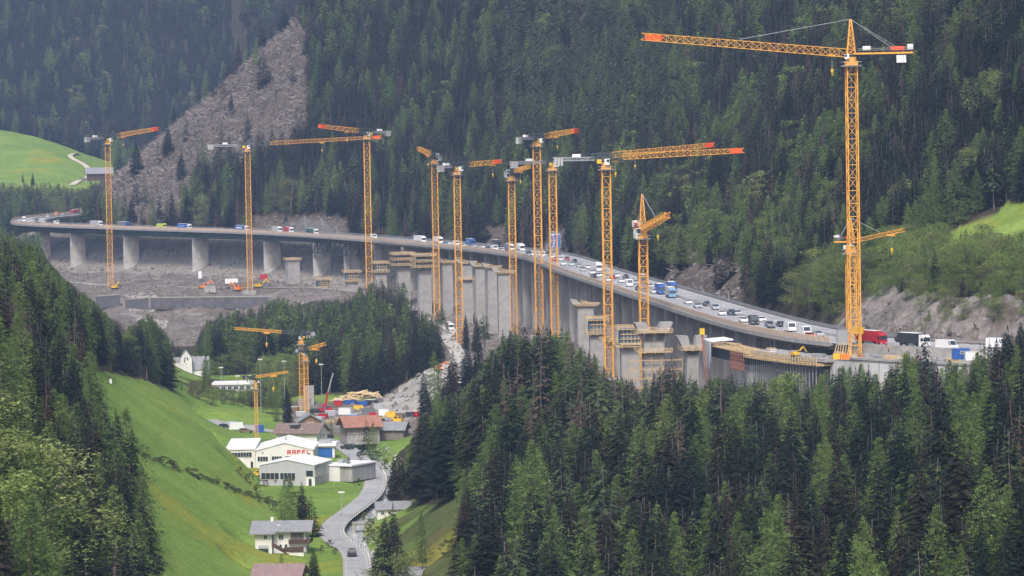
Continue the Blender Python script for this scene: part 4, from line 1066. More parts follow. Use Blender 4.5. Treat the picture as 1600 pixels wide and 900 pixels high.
        AP = P(*apex); Av = Vector((0, 0, AP.z - B.z))
        mb = MB().mat(orange); lattice(mb, Vector((0, 0, zj - 1)), Av, mw * .8, mw * .8, 7, .18, .18); part('tower_head', mb)
        mb = MB().mat(orange); c1 = dc * Lc + Vector((0, 0, zj - .9)); mb.bar(dc * 1 + Vector((0, 0, zj - .9)), c1, 1.5, .5); part('counter_jib', mb)
        mb = MB().mat(steel_grey)
        for s_ in (-.8, .8): mb.bar(dc * 2 + side * s_ + Vector((0, 0, zj + .5)), c1 + side * s_ + Vector((0, 0, 1.4)), .09); mb.bar(dc * 2 + side * s_ + Vector((0, 0, zj)), c1 + side * s_ + Vector((0, 0, .9)), .09)
        part('handrail', mb)
        mb = MB().mat(cable)
        mb.bar(Av, j0 + (j1 - j0) * .52 + Vector((0, 0, jw * .5)), .14); mb.bar(Av, dc * (Lc * .75) + Vector((0, 0, zj - .6)), .12); mb.bar(Av + side * .3, dc * (Lc * .85) + Vector((0, 0, zj - .6)), .10); part('tie_rope', mb)
        mb = MB().mat(white); mb.T = Matrix.Translation(dc * (Lc - 3.5) + Vector((0, 0, zj - 2.3))) @ Matrix.Rotation(ang, 4, 'Z')
        for k in range(4): mb.box((-2.2 + k * 1.1) * ws, (-1.25 + k * 1.1) * ws, -.9 * ws, .9 * ws, -2.2 * ws, 1.2 * ws)
        mb.T = None; part('counterweight', mb)
        mb = MB().mat(orange_red); mb.T = Matrix.Translation(dc * (Lc - 4.5) + Vector((0, 0, zj + .4))) @ Matrix.Rotation(ang, 4, 'Z'); mb.box(-3.2 * ws, 3.2 * ws, -.8 * ws, .8 * ws, -.9 * ws, .9 * ws); mb.T = None; part('winch', mb)
        mb = MB().mat(white); mb.T = Matrix.Translation(dc * (Lc - .9) + Vector((0, 0, zj + .7))) @ Matrix.Rotation(ang, 4, 'Z'); mb.box(-1.3 * ws, 1.3 * ws, -1 * ws, 1 * ws, -1.2 * ws, 1.3 * ws); mb.T = Matrix.Translation(dc * 4.5 + Vector((0, 0, zj + .7))) @ Matrix.Rotation(ang, 4, 'Z'); mb.box(-1.8 * ws, 1.8 * ws, -.7 * ws, .7 * ws, -.9 * ws, .8 * ws); mb.T = None; part('electric_cabinet', mb)
    # cab with windows
    cz = mt_top + 1.2; cc = side * (mw * .62) * (-1 if side.y > 0 else 1) + dj * .9
    mb = MB().mat(white); mb.T = Matrix.Translation(cc + Vector((0, 0, cz))) @ Matrix.Rotation(ang, 4, 'Z'); mb.box(-1.1 * ws, .9 * ws, -.8 * ws, .8 * ws, -.9 * ws, 1.4 * ws); cabn = part('cab', mb)
    mb = MB().mat(glass); mb.T = Matrix.Translation(cc + Vector((0, 0, cz))) @ Matrix.Rotation(ang, 4, 'Z'); mb.box(.9 * ws, .96 * ws, -.7 * ws, .7 * ws, -.6 * ws, 1.2 * ws); mb.box(-.2 * ws, .8 * ws, -.84 * ws, .84 * ws, .1 * ws, 1.15 * ws); mb.T = None; mb.build('cab_window', cabn)
    # trolley, rope and hook
    tp = j0 + (j1 - j0) * hook - Vector((0, 0, jw * .62)); mb = MB().mat(orange); mb.T = Matrix.Translation(tp) @ Matrix.Rotation(ang, 4, 'Z'); mb.box(-1.2, 1.2, -.8, .8, -.5, .1); mb.T = None; part('trolley', mb)
    mb = MB().mat(yellow); hl = 4.0; hk = tp - Vector((0, 0, hl)); mb.cyl(hk, hk - Vector((0, 0, 1.0)), .4, .4, 8); mb.cyl(hk - Vector((0, 0, 1)), hk - Vector((0, 0, 1.9)), .22, .1, 6); hko = part('hook_block', mb)
    mb = MB().mat(cable); mb.bar(tp, hk, .09); mb.build('hoist_rope', hko)
    return r
C = crane
C('leftmost tall orange crane standing in front of the cleared slope, short jib to the right', (173, 452, 2364), (168, 214, 2364), (246, 201, 2404), (139, 214, 2345), 3.1, hook=.3, jw=2.6, grey=.22)
C('orange crane with long level jib reaching right, second from the left', (391, 455, 2296), (387, 225, 2296), (596, 214, 2300), (316, 226, 2290), 3.0, hook=.55, jw=2.1, grey=.17)
C('orange crane whose jib points left above the dark green truck, third from the left', (577, 440, 2208), (572, 205, 2208), (498, 197, 2180), (600, 201, 2225), 3.3, hook=.4, jw=2.4, grey=.2)
C('orange crane by the white lorries with a very short foreshortened jib', (683, 490, 2040), (677, 243, 2040), (654, 232, 1992), (692, 238, 2060), 3.0, jw=2.4, grey=.35, hook=.4, red_end=False)
C('orange crane rising beside the haul road with mast foot lowest of the middle row', (719, 560, 1800), (714, 258, 1800), (783, 252, 1822), (687, 258, 1790), 2.9, jw=2.2, grey=.3, hook=.8)
C('orange crane between the blue lorry and the queue with a stubby jib', (803, 512, 1880), (797, 268, 1880), (827, 260, 1842), (786, 266, 1890), 3.1, jw=2.1, grey=.3, red_end=False)
C('tallest orange crane of the middle group with short jib at right', (843, 505, 1820), (837, 214, 1820), (901, 204, 1862), (811, 210, 1800), 3.4, jw=2.5, grey=.25)
C('orange crane in front of the blue motorway sign with a long jib passing right', (867, 508, 1740), (861, 251, 1740), (1115, 226, 1790), (798, 251, 1727), 3.2, jw=2.5, grey=.36)
C('orange crane right of the blue sign, its red ended jib reaching farthest right', (952, 592, 1360), (945, 245, 1360), (1163, 235, 1352), (866, 245, 1365), 2.9, jw=2.1, grey=.13, hook=.05)
C('orange crane with pointed head and short thick jib beside the two blue lorries', (1008, 592, 1350), (1006, 353, 1350), (1043, 336, 1312), (988, 352, 1360), 2.9, 'a', apex=(1004, 303, 1350), jw=2.1, red_end=False, hook=.6, jd=1.8)
C('largest orange crane, at right above the red lorry, long jib to the left', (1336, 538, 1090), (1332, 78, 1090), (1003, 57, 1105), (1427, 86, 1085), 2.9, 'a', apex=(1330, 30, 1090), jw=2.3, hook=.075, ws=.62)
C('small orange crane half hidden behind the lower mast of the largest crane', (1331, 520, 1135), (1330, 372, 1135), (1413, 359, 1128), (1318, 374, 1138), 2.6, 'a', apex=(1329, 340, 1135), jw=1.1, hook=.75, red_end=False, ws=.35)
C('small slim crane in the valley yard with thin jib to the left above the forest', (472, 622, 1500), (472, 520, 1500), (366, 513, 1492), (478, 521, 1503), 1.7, jw=1.0, grey=.3, red_end=False, ws=.4)
C('small valley crane beside the concrete lift shaft with a raised short jib', (479, 622, 1490), (478, 546, 1490), (508, 537, 1480), (474, 549, 1495), 1.5, jw=1.3, grey=.25, red_end=False, ws=.4)
C('thin yellow crane standing at the white halls, jib pointing right', (401, 676, 1345), (398, 588, 1345), (450, 581, 1352), (394, 588, 1343), 1.0, jw=.7, grey=.0, red_end=False, ws=.3)
# ---------------------------------------------------------------- new piers and works along the near side of the bridge
form_blue = mat('formwork_panel', (.10, .17, .24), .6, .2, 1.0)
rebar = mat('rusty_rebar', (.30, .13, .09), .8)
PAINT_O = mat('crate_orange', (.7, .22, .04), .6)
tarp_white = mat('white_sheeting', (.72, .73, .74), .6, .15, .8)
def frame_at(px, off, z, lo=None, hi=None):
    a = arc_at_px(px, off, z, lo, hi); x, y, nx, ny = [float(v) for v in spine(a, off)]
    return x, y, Matrix(((-ny, nx, 0, 0), (nx, ny, 0, 0), (0, 0, 1, 0), (0, 0, 0, 1)))     # local x along the bridge, y across
def zpx(px, py, D): return P(px, py, D).z
def platform(r, z, hx, hy, drop=0.0, name='work_platform'):
    """timber platform round the pier: planks, railing posts and rails"""
    mb = MB().mat(timber)
    mb.box(-hx, hx, -hy, hy, z - .35, z - .1)
    for k in range(-1, 2): mb.box(-hx, hx, k * hy * .6 - .1, k * hy * .6 + .1, z - .7, z - .35)
    o = mb.build(name, r)
    mb = MB().mat(timber_pale)
    for zz in (.5, 1.05):
        for (x0, y0, x1, y1) in ((-hx, -hy, hx, -hy), (hx, -hy, hx, hy), (hx, hy, -hx, hy), (-hx, hy, -hx, -hy)): mb.bar((x0, y0, z + zz), (x1, y1, z + zz), .09, .2)
    n_ = max(2, int(hy * 2 / 1.8))
    for i in range(n_ + 1):
        for sx in (-1, 1): mb.bar((sx * hx, -hy + 2 * hy * i / n_, z), (sx * hx, -hy + 2 * hy * i / n_, z + 1.2), .12)
    mb.build('railing', o); return o
def new_pier(label, px, ytop, off=-30, w=6.5, th=3.2, plats=(), formwork=None, flare=None, ybot=None, dark=False, caps=None, D=None, z0=None):
    zt_ = -75
    x, y, M3 = frame_at(px, off, zt_)
    for _ in range(2):
        zt_ = zpx(px, ytop, y); x, y, M3 = frame_at(px, off, zt_)
    zt_ = zpx(px, ytop, y)
    w *= .74 if 600 < px < 900 else .86
    g = h1(x, y) - 1
    r = thing('new_bridge_pier', label, 'bridge pier', (x, y, g), 0, 'new concrete piers being built beside the old bridge')
    r.rotation_euler = M3.to_euler(); zt_ -= g; hx, hy = th / 2, w / 2
    stem_top = zt_ - (formwork or 0)
    mb = MB().mat(conc_dark if dark else conc_new); mb.box(-hx, hx, -hy, hy, 0, stem_top)
    mb.build('shaft', r)
    mb = MB().mat(conc)
    zz = 5.0
    while zz < stem_top - 1: mb.box(-hx - .03, hx + .03, -hy - .03, hy + .03, zz, zz + .12); zz += 5.0
    for yy in (-hy, hy): mb.box(-hx - .08, hx + .08, yy - .12, yy + .12, 0, stem_top)
    mb.build('pour_joint', r)
    if formwork:
        mb = MB().mat(form_blue); mb.box(-hx - .4, hx + .4, -hy - .4, hy + .4, stem_top - .8, zt_)
        o = mb.build('formwork', r); mb = MB().mat(timber)
        k = -hy
        while k < hy: mb.box(-hx - .7, -hx - .4, k, k + .25, stem_top - .8, zt_); k += 1.3
        for q in range(3): mb.box(-hx - .95, -hx - .7, -hy - .5, hy + .5, stem_top - .4 + q * formwork / 3, stem_top - .1 + q * formwork / 3)
        mb.build('formwork_waler', o)
        mb = MB().mat(rebar)
        for i in range(14): mb.bar((-hx * .8, -hy * .9 + i * w * .9 / 13, zt_ - .5), (-hx * .8, -hy * .9 + i * w * .9 / 13, zt_ + 1.6), .08)
        mb.build('reinforcement', r)
    for pz, ex in plats: platform(r, zt_ - pz, hx + 1.3 + ex, hy + 1.5 + ex)
    if caps:
        mb = MB().mat(timber_pale); mb.hexa([(-hx - 1, -hy - 1.5, zt_), (hx + 1, -hy - 1.5, zt_), (hx + 1, hy + 1, zt_), (-hx - 1, hy + 1, zt_), (-hx - 1.4, -hy - 3, zt_ + 1.2), (hx + 1.4, -hy - 3, zt_ + 1.2), (hx + 1.4, hy + 1.8, zt_ + .7), (-hx - 1.4, hy + 1.8, zt_ + .7)]); mb.build('cap_formwork', r)
        mb = MB().mat(conc_new); mb.hexa([(-hx, hy - 1, zt_ + .8), (hx, hy - 1, zt_ + .8), (hx, hy + 2.2, zt_ + .8), (-hx, hy + 2.2, zt_ + .8), (-hx, hy + .5, zt_ + 2.6), (hx, hy + .5, zt_ + 2.6), (hx, hy + 3.2, zt_ + 3.0), (-hx, hy + 3.2, zt_ + 3.0)])
        mb.mat(timber); rr = random.Random(px)
        for i in range(7): mb.bar((rr.uniform(-hx, hx), rr.uniform(-hy, 0), zt_ + 1.3), (rr.uniform(-hx, hx), rr.uniform(0, hy), zt_ + rr.uniform(1.3, 2.4)), .18)
        mb.build('pier_cap', r)
    if flare:
        mb = MB().mat(conc_new)
        for sg in (-1, 1):
            mb.hexa([(-hx, 0, stem_top - 3), (hx, 0, stem_top - 3), (hx, sg * hy, stem_top - 3), (-hx, sg * hy, stem_top - 3), (-hx, sg * hy * .8, stem_top + flare), (hx, sg * hy * .8, stem_top + flare), (hx, sg * (hy + 3.2), stem_top + flare), (-hx, sg * (hy + 3.2), stem_top + flare)])
        mb.build('hammerhead', r)
    return r
new_pier('round topped new pier with scaffold stair standing alone under the left half of the bridge', 457, 405, -34, 8.5, 6, plats=((0.2, -.3),))
new_pier('low new pier with two timber platforms left of the lattice beam', 505, 437, -34, 7.5, 5, formwork=4, plats=((0, 0), (5, 0)))
new_pier('new pier with two timber platforms in front of the old pier beside the lattice beam', 549, 425, -30, 7.5, 4, formwork=5, plats=((0, .3), (5.4, 0)))
new_pier('new pier with dark formwork just right of the third crane mast', 594, 411, -24, 7.0, 4, formwork=5, plats=((0, .2), (5, .2)))
new_pier('new pier topped by three storeys of orange platforms and a yellow box', 629, 397, -28, 9, 5, formwork=6, plats=((0, 1.4), (3, 1.4), (6, 1.4)))
new_pier('new pier with a wide three storey timber platform left of the haul road crane', 662, 399, -28, 9, 5, formwork=6, plats=((0, 1.8), (3.2, 1.8), (6.2, 1.8)))
new_pier('pale new pier with pale timber cap right of the fourth crane mast', 698, 411, -28, 7.0, 4, caps=1)
new_pier('pale new pier with blue grey formwork band behind the haul road crane', 728, 412, -28, 7.5, 4, caps=1, plats=((8, .2),))
new_pier('tall pale new pier with wooden cap right of the haul road crane', 749, 417, -28, 6, 4, caps=1)
new_pier('tall pale new pier, third from the right of the close group', 768, 419, -28, 6, 4, caps=1)
new_pier('tallest pale new pier of the close group with yellow timber cap', 787, 427, -34, 7, 4, caps=1)
new_pier('new pier with narrow T shaped cap in front of the old pier wall', 914, 478, -22, 7, 4, caps=1)
new_pier('stepped new pier with two timber platforms left of the crane with the right reaching jib', 932, 499, -28, 6, 4, formwork=5, plats=((0, .2), (5.2, .4)))
new_pier('wide plain concrete new pier behind the crane mast with the right reaching jib', 962, 512, -30, 8, 5, plats=((4.5, .6),))
new_pier('new pier with window like formwork and platforms between the two right hand masts', 983, 513, -30, 7, 5, formwork=5, plats=((0, .2), (6, .8)))
hamm = new_pier('large hammerhead new pier wrapped in timber scaffold right of the pointed crane', 1020, 520, -30, 7.5, 6, flare=3.5, plats=((-.5, 1.2), (6, 1.0)))
new_pier('new pier with slanting concrete wing rising right of the hammerhead pier', 1080, 540, -27, 4.0, 4, flare=3.2, plats=((1.0, .6),))
# worker figures are built in the people section
# raking timber frames round the hammerhead
mb = MB().mat(timber)
for k in range(6):
    yy = -9 + k * 3.4
    mb.bar((-4.4, yy, 4), (-4.4, yy, 15), .22); mb.bar((-4.4, yy, 5), (-4.4, yy + 3.0, 12), .2)
for zz in (5, 8, 11, 14): mb.bar((-4.5, -9, zz), (-4.5, 9, zz), .2, .3)
mb.build('raking_scaffold', hamm)

# site deck and abutment wall on the near side, right end
aW0, aW1 = arc_at_px(1560, -20, -66, 0, A_R + 120), arc_at_px(1300, -21, -66, 0, A_R + 120)
r = thing('retaining_wall', 'pale concrete abutment wall with coping at right, trees in front of it', 'wall', along(aW0, -21, -88))
def rpart(r, name, mb):
    o = mb.build(name, r); o.location = -r.location; return o
wall_m = mat('pale_wall_concrete', (.60, .59, .58), .85, .15, .2)
rpart(r, 'wall_face', sweep(MB().mat(wall_m), 120, aW1, sect(-21.4, -20.4, -92, -66.2), 8))
rpart(r, 'coping', sweep(MB().mat(conc_new), 120, aW1 + .3, sect(-21.8, -20.2, -66.2, -65.6), 8))
rpart(r, 'parapet', sweep(MB().mat(conc), 120, aW1, sect(-14.6, -14.2, -66, Z0 + .7), 8))
rpart(r, 'end_wall', sweep(MB().mat(conc_new), aW1 - .6, aW1 + .4, sect(-20.4, -13.6, -92, -66.2), 1))
o = rpart(r, 'terrace', sweep(MB().mat(conc), 120, aW1, sect(-20.4, -13.4, -70, -65.9), 8))
mb = MB().mat(conc); a = 125
while a < aW1: 
    mb2 = along(a, -21.45, -92); mb.bar(mb2, along(a, -21.45, -66.3), .25); a += 6
rpart(r, 'wall_joint', mb)
# pier blocks: barrier stones along the road edge
mb = MB().mat(conc); a = 130; i = 0
stone = MB().mat(conc_new).box(-1.4, 1.4, -.3, .3, 0, .9).mesh('barrier_block')
while a < A_R - 6:
    x, y, nx, ny = [float(v) for v in spine(a, -13.6)]
    o = link('barrier_block', stone, r); o.location = (x - r.location.x, y - r.location.y, Z0 - .05 - r.location.z); o.rotation_euler = (0, 0, math.atan2(-nx, ny)); a += 3.6
# falsework: dense steel props carrying a timber deck
aF1 = arc_at_px(1190, -21, -66, 0, arc_of_D(1400))
fw = thing('shoring_scaffold', 'dense grey steel shoring towers carrying a timber deck beside the abutment wall', 'scaffold', along(aW1, -21, -88))
mb = MB().mat(steel_grey); a = aW1 + 1.5
while a < aF1:
    for off in (-25, -22.5, -20, -17.5): p = along(a, off, 0); mb.bar((p[0], p[1], -92), (p[0], p[1], -68.6), .2)
    a += 1.7
for zz in (-86, -83, -80, -77, -74, -71):
    for off in (-25, -20): mb.bar(along(aW1 + 1.5, off, zz), along((aW1 + aF1) / 2, off, zz), .10); mb.bar(along((aW1 + aF1) / 2, off, zz), along(aF1, off, zz), .10)
o = rpart(fw, 'steel_props', mb); o['kind'] = 'stuff'
rpart(fw, 'timber_deck', sweep(MB().mat(timber), aW1 - 1, aF1 + 1, sect(-26, -14, -68.4, -67.8), 6))
mb = MB().mat(timber_pale); a = aW1 - 1
while a < aF1 + 1: mb.bar(along(a, -26.6, -68.2), along(a, -26.6, -65.9), .16); mb.bar(along(a, -26.6, -68.3), along(a, -22, -68.3), .3); a += 1.5
for zz in (-67.9, -67.2, -66.5, -66): mb.bar(along(aW1 - 1, -26.6, zz), along((aW1 + aF1) / 2, -26.6, zz), .10, .26); mb.bar(along((aW1 + aF1) / 2, -26.6, zz), along(aF1 + 1, -26.6, zz), .10, .26)
o = rpart(fw, 'edge_railing', mb); o['kind'] = 'stuff'
rpart(fw, 'formwork_edge', sweep(MB().mat(conc_new), aW1 - 2, aF1, sect(-24.5, -15.0, -67.4, -66.4), 6))
# clutter on the terrace between wall and roadway
rk = random.Random(31)
wl_ = ['beside the left end of the abutment', 'left of the largest crane foot', 'under the red lorry', 'right of the red lorry', 'below the black car', 'below the white and black lorry', 'right of the white and black lorry', 'left of the blue cabin', 'below the blue cabin', 'on the shoring deck left end', 'on the shoring deck middle', 'on the shoring deck right end', 'on the girder walkway']
for k, px in enumerate([1312, 1330, 1352, 1370, 1392, 1412, 1440, 1465, 1490, 1205, 1240, 1280, 1150]):
    off = -17.6 if px > 1300 else -21
    zc = -65.9 if px > 1300 else (-66.4 if px > 1195 else -67.2)
    a = arc_at_px(px, off, zc, 0, arc_of_D(1500)); x, y, nx, ny = [float(v) for v in spine(a, off)]
    kind_ = ['timber', 'panel', 'crate', 'pipe'][k % 4]
    r_ = thing(['timber_stack', 'formwork_stack', 'material_crate', 'pipe_bundle'][k % 4], ['stack of yellow timber beams ', 'pile of pale formwork panels ', 'orange and grey crate of fittings ', 'bundle of grey scaffold tubes '][k % 4] + wl_[k], 'stack', (x, y, zc), math.atan2(-nx, ny) + rk.uniform(-.3, .3), 'building material on the abutment terrace')
    for q in range(4):
        mb = MB()
        if k % 4 == 0:
            mb.mat(timber_pale)
            for u in range(6): mb.box(-2.2 + rk.uniform(-.3, .3), 2.2, -1 + u * .34, -.72 + u * .34, q * .32, q * .32 + .24)
        elif k % 4 == 1: mb.mat([tarp_white, timber][q % 2]).box(-1.8 + q * .08, 1.8 - q * .05, -1 + rk.uniform(-.1, .1), 1, q * .28, q * .28 + .22)
        elif k % 4 == 2: mb.mat([PAINT_O, steel_grey][q % 2]).box(-1.2 + q * .6, -.7 + q * .6, -.8, .8, 0, 1.0 + .2 * (q % 2))
        else:
            mb.mat(steel_grey)
            for u in range(5): mb.cyl((-2.4, -.7 + u * .3, .15 + q * .26), (2.4, -.7 + u * .3, .15 + q * .26), .12, .12, 6)
        mb.build('layer', r_)
# new steel girder with plastic sheet
aS1 = arc_at_px(1120, -21, -67, 0, arc_of_D(1500))
gd = thing('steel_girder', 'dark green new steel girder with timber walkway and white plastic sheet hanging over it', 'girder', along(aF1, -21, -70))
rpart(gd, 'girder_web', sweep(MB().mat(steel_green), aF1 + 3, aS1, sect(-24, -17, -71.0, -67.6), 8))
rpart(gd, 'walkway', sweep(MB().mat(timber), aF1 + 1, aS1 + 2, sect(-25.6, -16, -67.5, -67.2), 8))
mb = MB().mat(timber_pale); a = aF1 + 1
while a < aS1 + 2: mb.bar(along(a, -25.5, -67.4), along(a, -25.5, -66), .14); a += 2.2
for zz in (-66.8, -66.1): mb.bar(along(aF1 + 1, -25.5, zz), along(aS1 + 2, -25.5, zz), .10, .22)
rpart(gd, 'walkway_railing', mb)
mb = MB().mat(tarp_white); rr = random.Random(4); am = (aF1 + aS1) / 2 + 12
for i in range(7):
    a = am + i * 1.8; q = [along(a, -26, -66), along(a + 2, -26, -65.6), along(a + 2, -19, -65.2), along(a, -19, -65.6)]
    mb.add(q, [(0, 1, 2, 3)]); mb.add([along(a, -26 - rr.random() * .5, -66), along(a + 2, -26 - rr.random() * .5, -65.8), along(a + 1.9, -26.1, -72 - rr.random() * 3 * (3 - abs(i - 3))), along(a + .2, -26.3, -72 - rr.random() * 3)], [(0, 1, 2, 3)])
rpart(gd, 'plastic_sheet', mb)
rpart(gd, 'support_block', sweep(MB().mat(conc_dark), aF1 - 2, aF1 + 8, sect(-25, -16, -92, -73), 5))
mb = MB().mat(rebar)
for k in range(9):
    a = aF1 + 1 + k * 1.6; mb.bar(along(a, -26.5, -72.5), along(a, -26.5, -67.3), .2); mb.bar(along(a, -26.5, -72.5), along(a + 1.6, -26.5, -70), .15)
for zz in (-72.5, -71, -69.5, -68): mb.bar(along(aF1, -26.5, zz), along(aF1 + 15, -26.5, zz), .25)
rpart(gd, 'red_support_frame', mb)
# yellow drilling boom between hammerhead and girder
x, y, zb = pp(1110, 572, 1190)
bm = thing('boom_lift', 'dark red boom with yellow head rising out of the trees left of the green girder', 'boom lift', (x, y, h1(x, y)))
g = h1(x, y); tip = P(1097, 520, 1190); MBt = MB().mat(rebar); MBt.bar((0, 0, 0), (tip.x - x, 0, tip.z - g), .5, .6); MBt.build('boom', bm)
MB().mat(yellow).cbox((tip.x - x, 0, tip.z - g + .4), (1.5, 1.5, 1.9)).build('boom_head', bm)
MB().mat(yellow).cbox((0, 0, .9), (3, 2.4, 1.8)).build('undercarriage', bm)

# ---------------------------------------------------------------- generic vehicles (x forward)
VM = {}
def paint(nm, c): return mat('paint_' + nm, c, .35, spec=.5)
PAINT = dict(white=paint('white', (.75, .75, .75)), silver=paint('silver', (.42, .43, .45)), dark=paint('dark', (.035, .04, .05)), blue=paint('blue', (.03, .10, .36)), red=paint('red', (.42, .02, .03)),
             grey=paint('grey', (.16, .17, .18)), orange=paint('orange', (.8, .22, .03)), green=paint('green', (.03, .12, .10)), lime=paint('lime', (.50, .58, .03)), brown=paint('brown', (.20, .14, .09)), yellow=yellow, lightblue=paint('lightblue', (.16, .32, .55)), slate=paint('slate', (.10, .16, .24)), beige=paint('beige', (.45, .42, .35)))
lamp_m = mat('lamp_glass', (.8, .8, .78), .2)
def wheelmesh(r=.34, w=.24):
    k = ('wheel', r)
    if k not in VM: VM[k] = MB().mat(black).cyl((0, -w / 2, 0), (0, w / 2, 0), r, r, 10).mesh('wheel')
    return VM[k]
def put(name, me, parent, loc=(0, 0, 0)): return link(name, me, parent, loc)
def car(label, loc, rz, color, kind='car', group='vehicles queueing on the motorway bridge'):
    names = {'car': ('car', 'car'), 'van': ('van', 'van'), 'suv': ('car', 'car')}
    r = thing(names[kind][0], label, names[kind][1], loc, rz, group)
    k = (kind, color)
    if k not in VM:
        b = MB().mat(PAINT[color]); g = MB().mat(glass)
        if kind == 'van':
            b.prism([(-2.6, .35), (2.6, .35), (2.65, 1.0), (2.1, 1.25), (1.55, 2.3), (1.3, 2.4), (-2.6, 2.4)], -.98, .98)
            g.prism([(1.62, 1.3), (2.08, 1.27), (1.56, 2.2), (1.3, 2.2)], -1.0, 1.0); g.hexa([(2.13, -.85, 1.28), (2.15, -.85, 1.28), (2.15, .85, 1.28), (2.13, .85, 1.28), (1.57, -.8, 2.22), (1.62, -.8, 2.22), (1.62, .8, 2.22), (1.57, .8, 2.22)]); L, H = 2.6, .4
        else:
            hr = 1.62 if kind == 'suv' else 1.45
            b.prism([(-2.15, .3), (2.15, .3), (2.2, .7), (1.95, .88), (1.0, .97), (-1.9, 1.0), (-2.2, .85)], -.9, .9)
            b.prism([(-1.55, hr - .06), (.2, hr - .06), (.1, hr), (-1.45, hr)], -.68, .68)
            g.prism([(-1.95, .98), (1.0, .96), (.2, hr - .06), (-1.55, hr - .06)], -.72, .72); L, H = 2.0, .34
        lm = MB().mat(lamp_m)
        xf = 2.62 if kind == 'van' else 2.14
        lm.box(xf, xf + .06, -.1, .12, .62, .8)
        VM[k] = (b.mesh('body'), g.mesh('windows'), lm.mesh('headlight'))
    b, g, lm = VM[k]
    r.scale = (1.25, 1.25, 1.22)
    put('body', b, r); put('windows', g, r)
    for sy in (-.7, .68): put('headlight', lm, r, (0, sy, 0))
    wx = 1.35 if kind != 'van' else 1.7
    for sx in (-wx, wx):
        for sy in (-.8, .8): put('wheel', wheelmesh(.34), r, (sx, sy, .34))
    return r
def lorry(label, loc, rz, cab, box, L=15.0, H=4.0, stripe=None, cat='lorry', group='vehicles queueing on the motorway bridge', rigid=False, curtain=None):
    r = thing('lorry', label, cat, loc, rz, group)
    if rigid: L = 9.0
    b = MB().mat(PAINT[cab]); x0 = L / 2
    b.prism([(x0 + .4, .5), (x0 + 2.6, .5), (x0 + 2.65, 1.6), (x0 + 2.5, 3.0), (x0 + 1.9, 3.6), (x0 + .5, 3.65)], -1.22, 1.22); b.build('cab', r)
    g = MB().mat(glass); g.hexa([(x0 + 2.64, -1.12, 1.75), (x0 + 2.70, -1.12, 1.75), (x0 + 2.70, 1.12, 1.75), (x0 + 2.64, 1.12, 1.75), (x0 + 2.50, -1.1, 2.95), (x0 + 2.56, -1.1, 2.95), (x0 + 2.56, 1.1, 2.95), (x0 + 2.50, 1.1, 2.95)]); g.box(x0 + 1.3, x0 + 2.2, -1.25, 1.25, 1.8, 2.7); g.build('windscreen', r)
    t = MB().mat(PAINT[box]); t.box(-x0, x0 - .2, -1.27, 1.27, 1.15, H); tr = t.build('trailer', r)
    if stripe:
        s_ = MB().mat(PAINT[stripe]); s_.box(-x0 * .7, x0 * .5, -1.30, 1.30, 2.0, 2.9); s_.build('side_lettering_band', tr)
    s_ = MB().mat(white); s_.box(-x0 - .02, x0 - .18, -1.29, 1.29, H, H + .05); s_.build('trailer_roof', tr)
    sk = MB().mat(PAINT['grey']); sk.box(-x0 + 4.8, x0 - 2.2, -1.24, -1.1, .45, 1.1); sk.box(-x0 + 4.8, x0 - 2.2, 1.1, 1.24, .45, 1.1); sk.build('side_skirt', r)
    sk = MB().mat(PAINT['grey']); sk.box(-x0 - .06, -x0, -1.2, 1.2, 1.2, H - .1); sk.box(-x0 - .09, -x0 - .06, -.04, .04, 1.2, H - .1); sk.build('rear_door', tr)
    for sy in (-1.45, 1.3): MB().mat(black).box(x0 + 2.2, x0 + 2.35, sy, sy + .16, 2.0, 2.8).build('mirror', r)
    c_ = MB().mat(steel_dark); c_.box(-x0, x0 + 2.4, -.5, .5, .6, 1.1); c_.build('chassis', r)
    lm = MB().mat(lamp_m)
    for sy in (-.85, .85): MB().mat(lamp_m).cbox((x0 + 2.66, sy, .85), (.08, .35, .2)).build('headlight', r)
    for sx in ([x0 + 1.9, x0 - .6] + ([-x0 + 1.2, -x0 + 2.5, -x0 + 3.8] if not rigid else [-x0 + 1.4])):
        for sy in (-1.05, 1.05): put('wheel', wheelmesh(.5, .35), r, (sx, sy, .5))
    return r
def on_bridge(px, off, lo=None, hi=None):
    a = arc_at_px(px, off, Z0 + .6, lo, hi); x, y, nx, ny = [float(v) for v in spine(a, off)]
    return (x, y, Z0 + .012), math.atan2(-nx, ny), a       # facing the viewer
def V(kind, px, off, label, *cols, lo=None, hi=None, away=False, **kw):
    loc, rz, a = on_bridge(px, off, lo, hi)
    if away: rz += math.pi
    if a < A_R: loc = (loc[0], loc[1], Z0 + .04)
    return (lorry if kind == 'lorry' else car)(label, loc, rz, *cols, **({} if kind == 'lorry' else {'kind': kind}), **kw)
L0 = arc_of_D(2860)
V('lorry', 34, -3, 'white cab lorry at the far left bend of the bridge', 'white', 'grey', lo=L0 - 60, hi=SARC[-1] - 600, rigid=True)
V('lorry', 57, 6, 'grey lorry on the far left loop of the motorway', 'grey', 'grey', lo=L0 + 60, hi=SARC[-1] - 480, rigid=True)
V('car', 60, -6, 'dark car at the near edge of the far left bend', 'dark', lo=L0 - 60, hi=L0 + 40)
V('car', 44, 2, 'white car behind the white cab lorry at the left bend', 'white', lo=L0 - 60, hi=L0 + 140)
V('car', 75, 2, 'white car on the far left loop right of the grey lorry', 'white', lo=L0 + 100, hi=SARC[-1] - 450)
V('van', 89, -3, 'orange van on the far left loop', 'orange', lo=L0 + 100, hi=SARC[-1] - 400)
V('car', 99, 2, 'pale car in front of the red lorry on the far left loop', 'silver', lo=L0 + 100, hi=SARC[-1] - 380)
V('lorry', 118, -2, 'red lorry far left where the motorway enters behind the wooded slope', 'red', 'red', lo=L0 + 200, hi=SARC[-1] - 330)
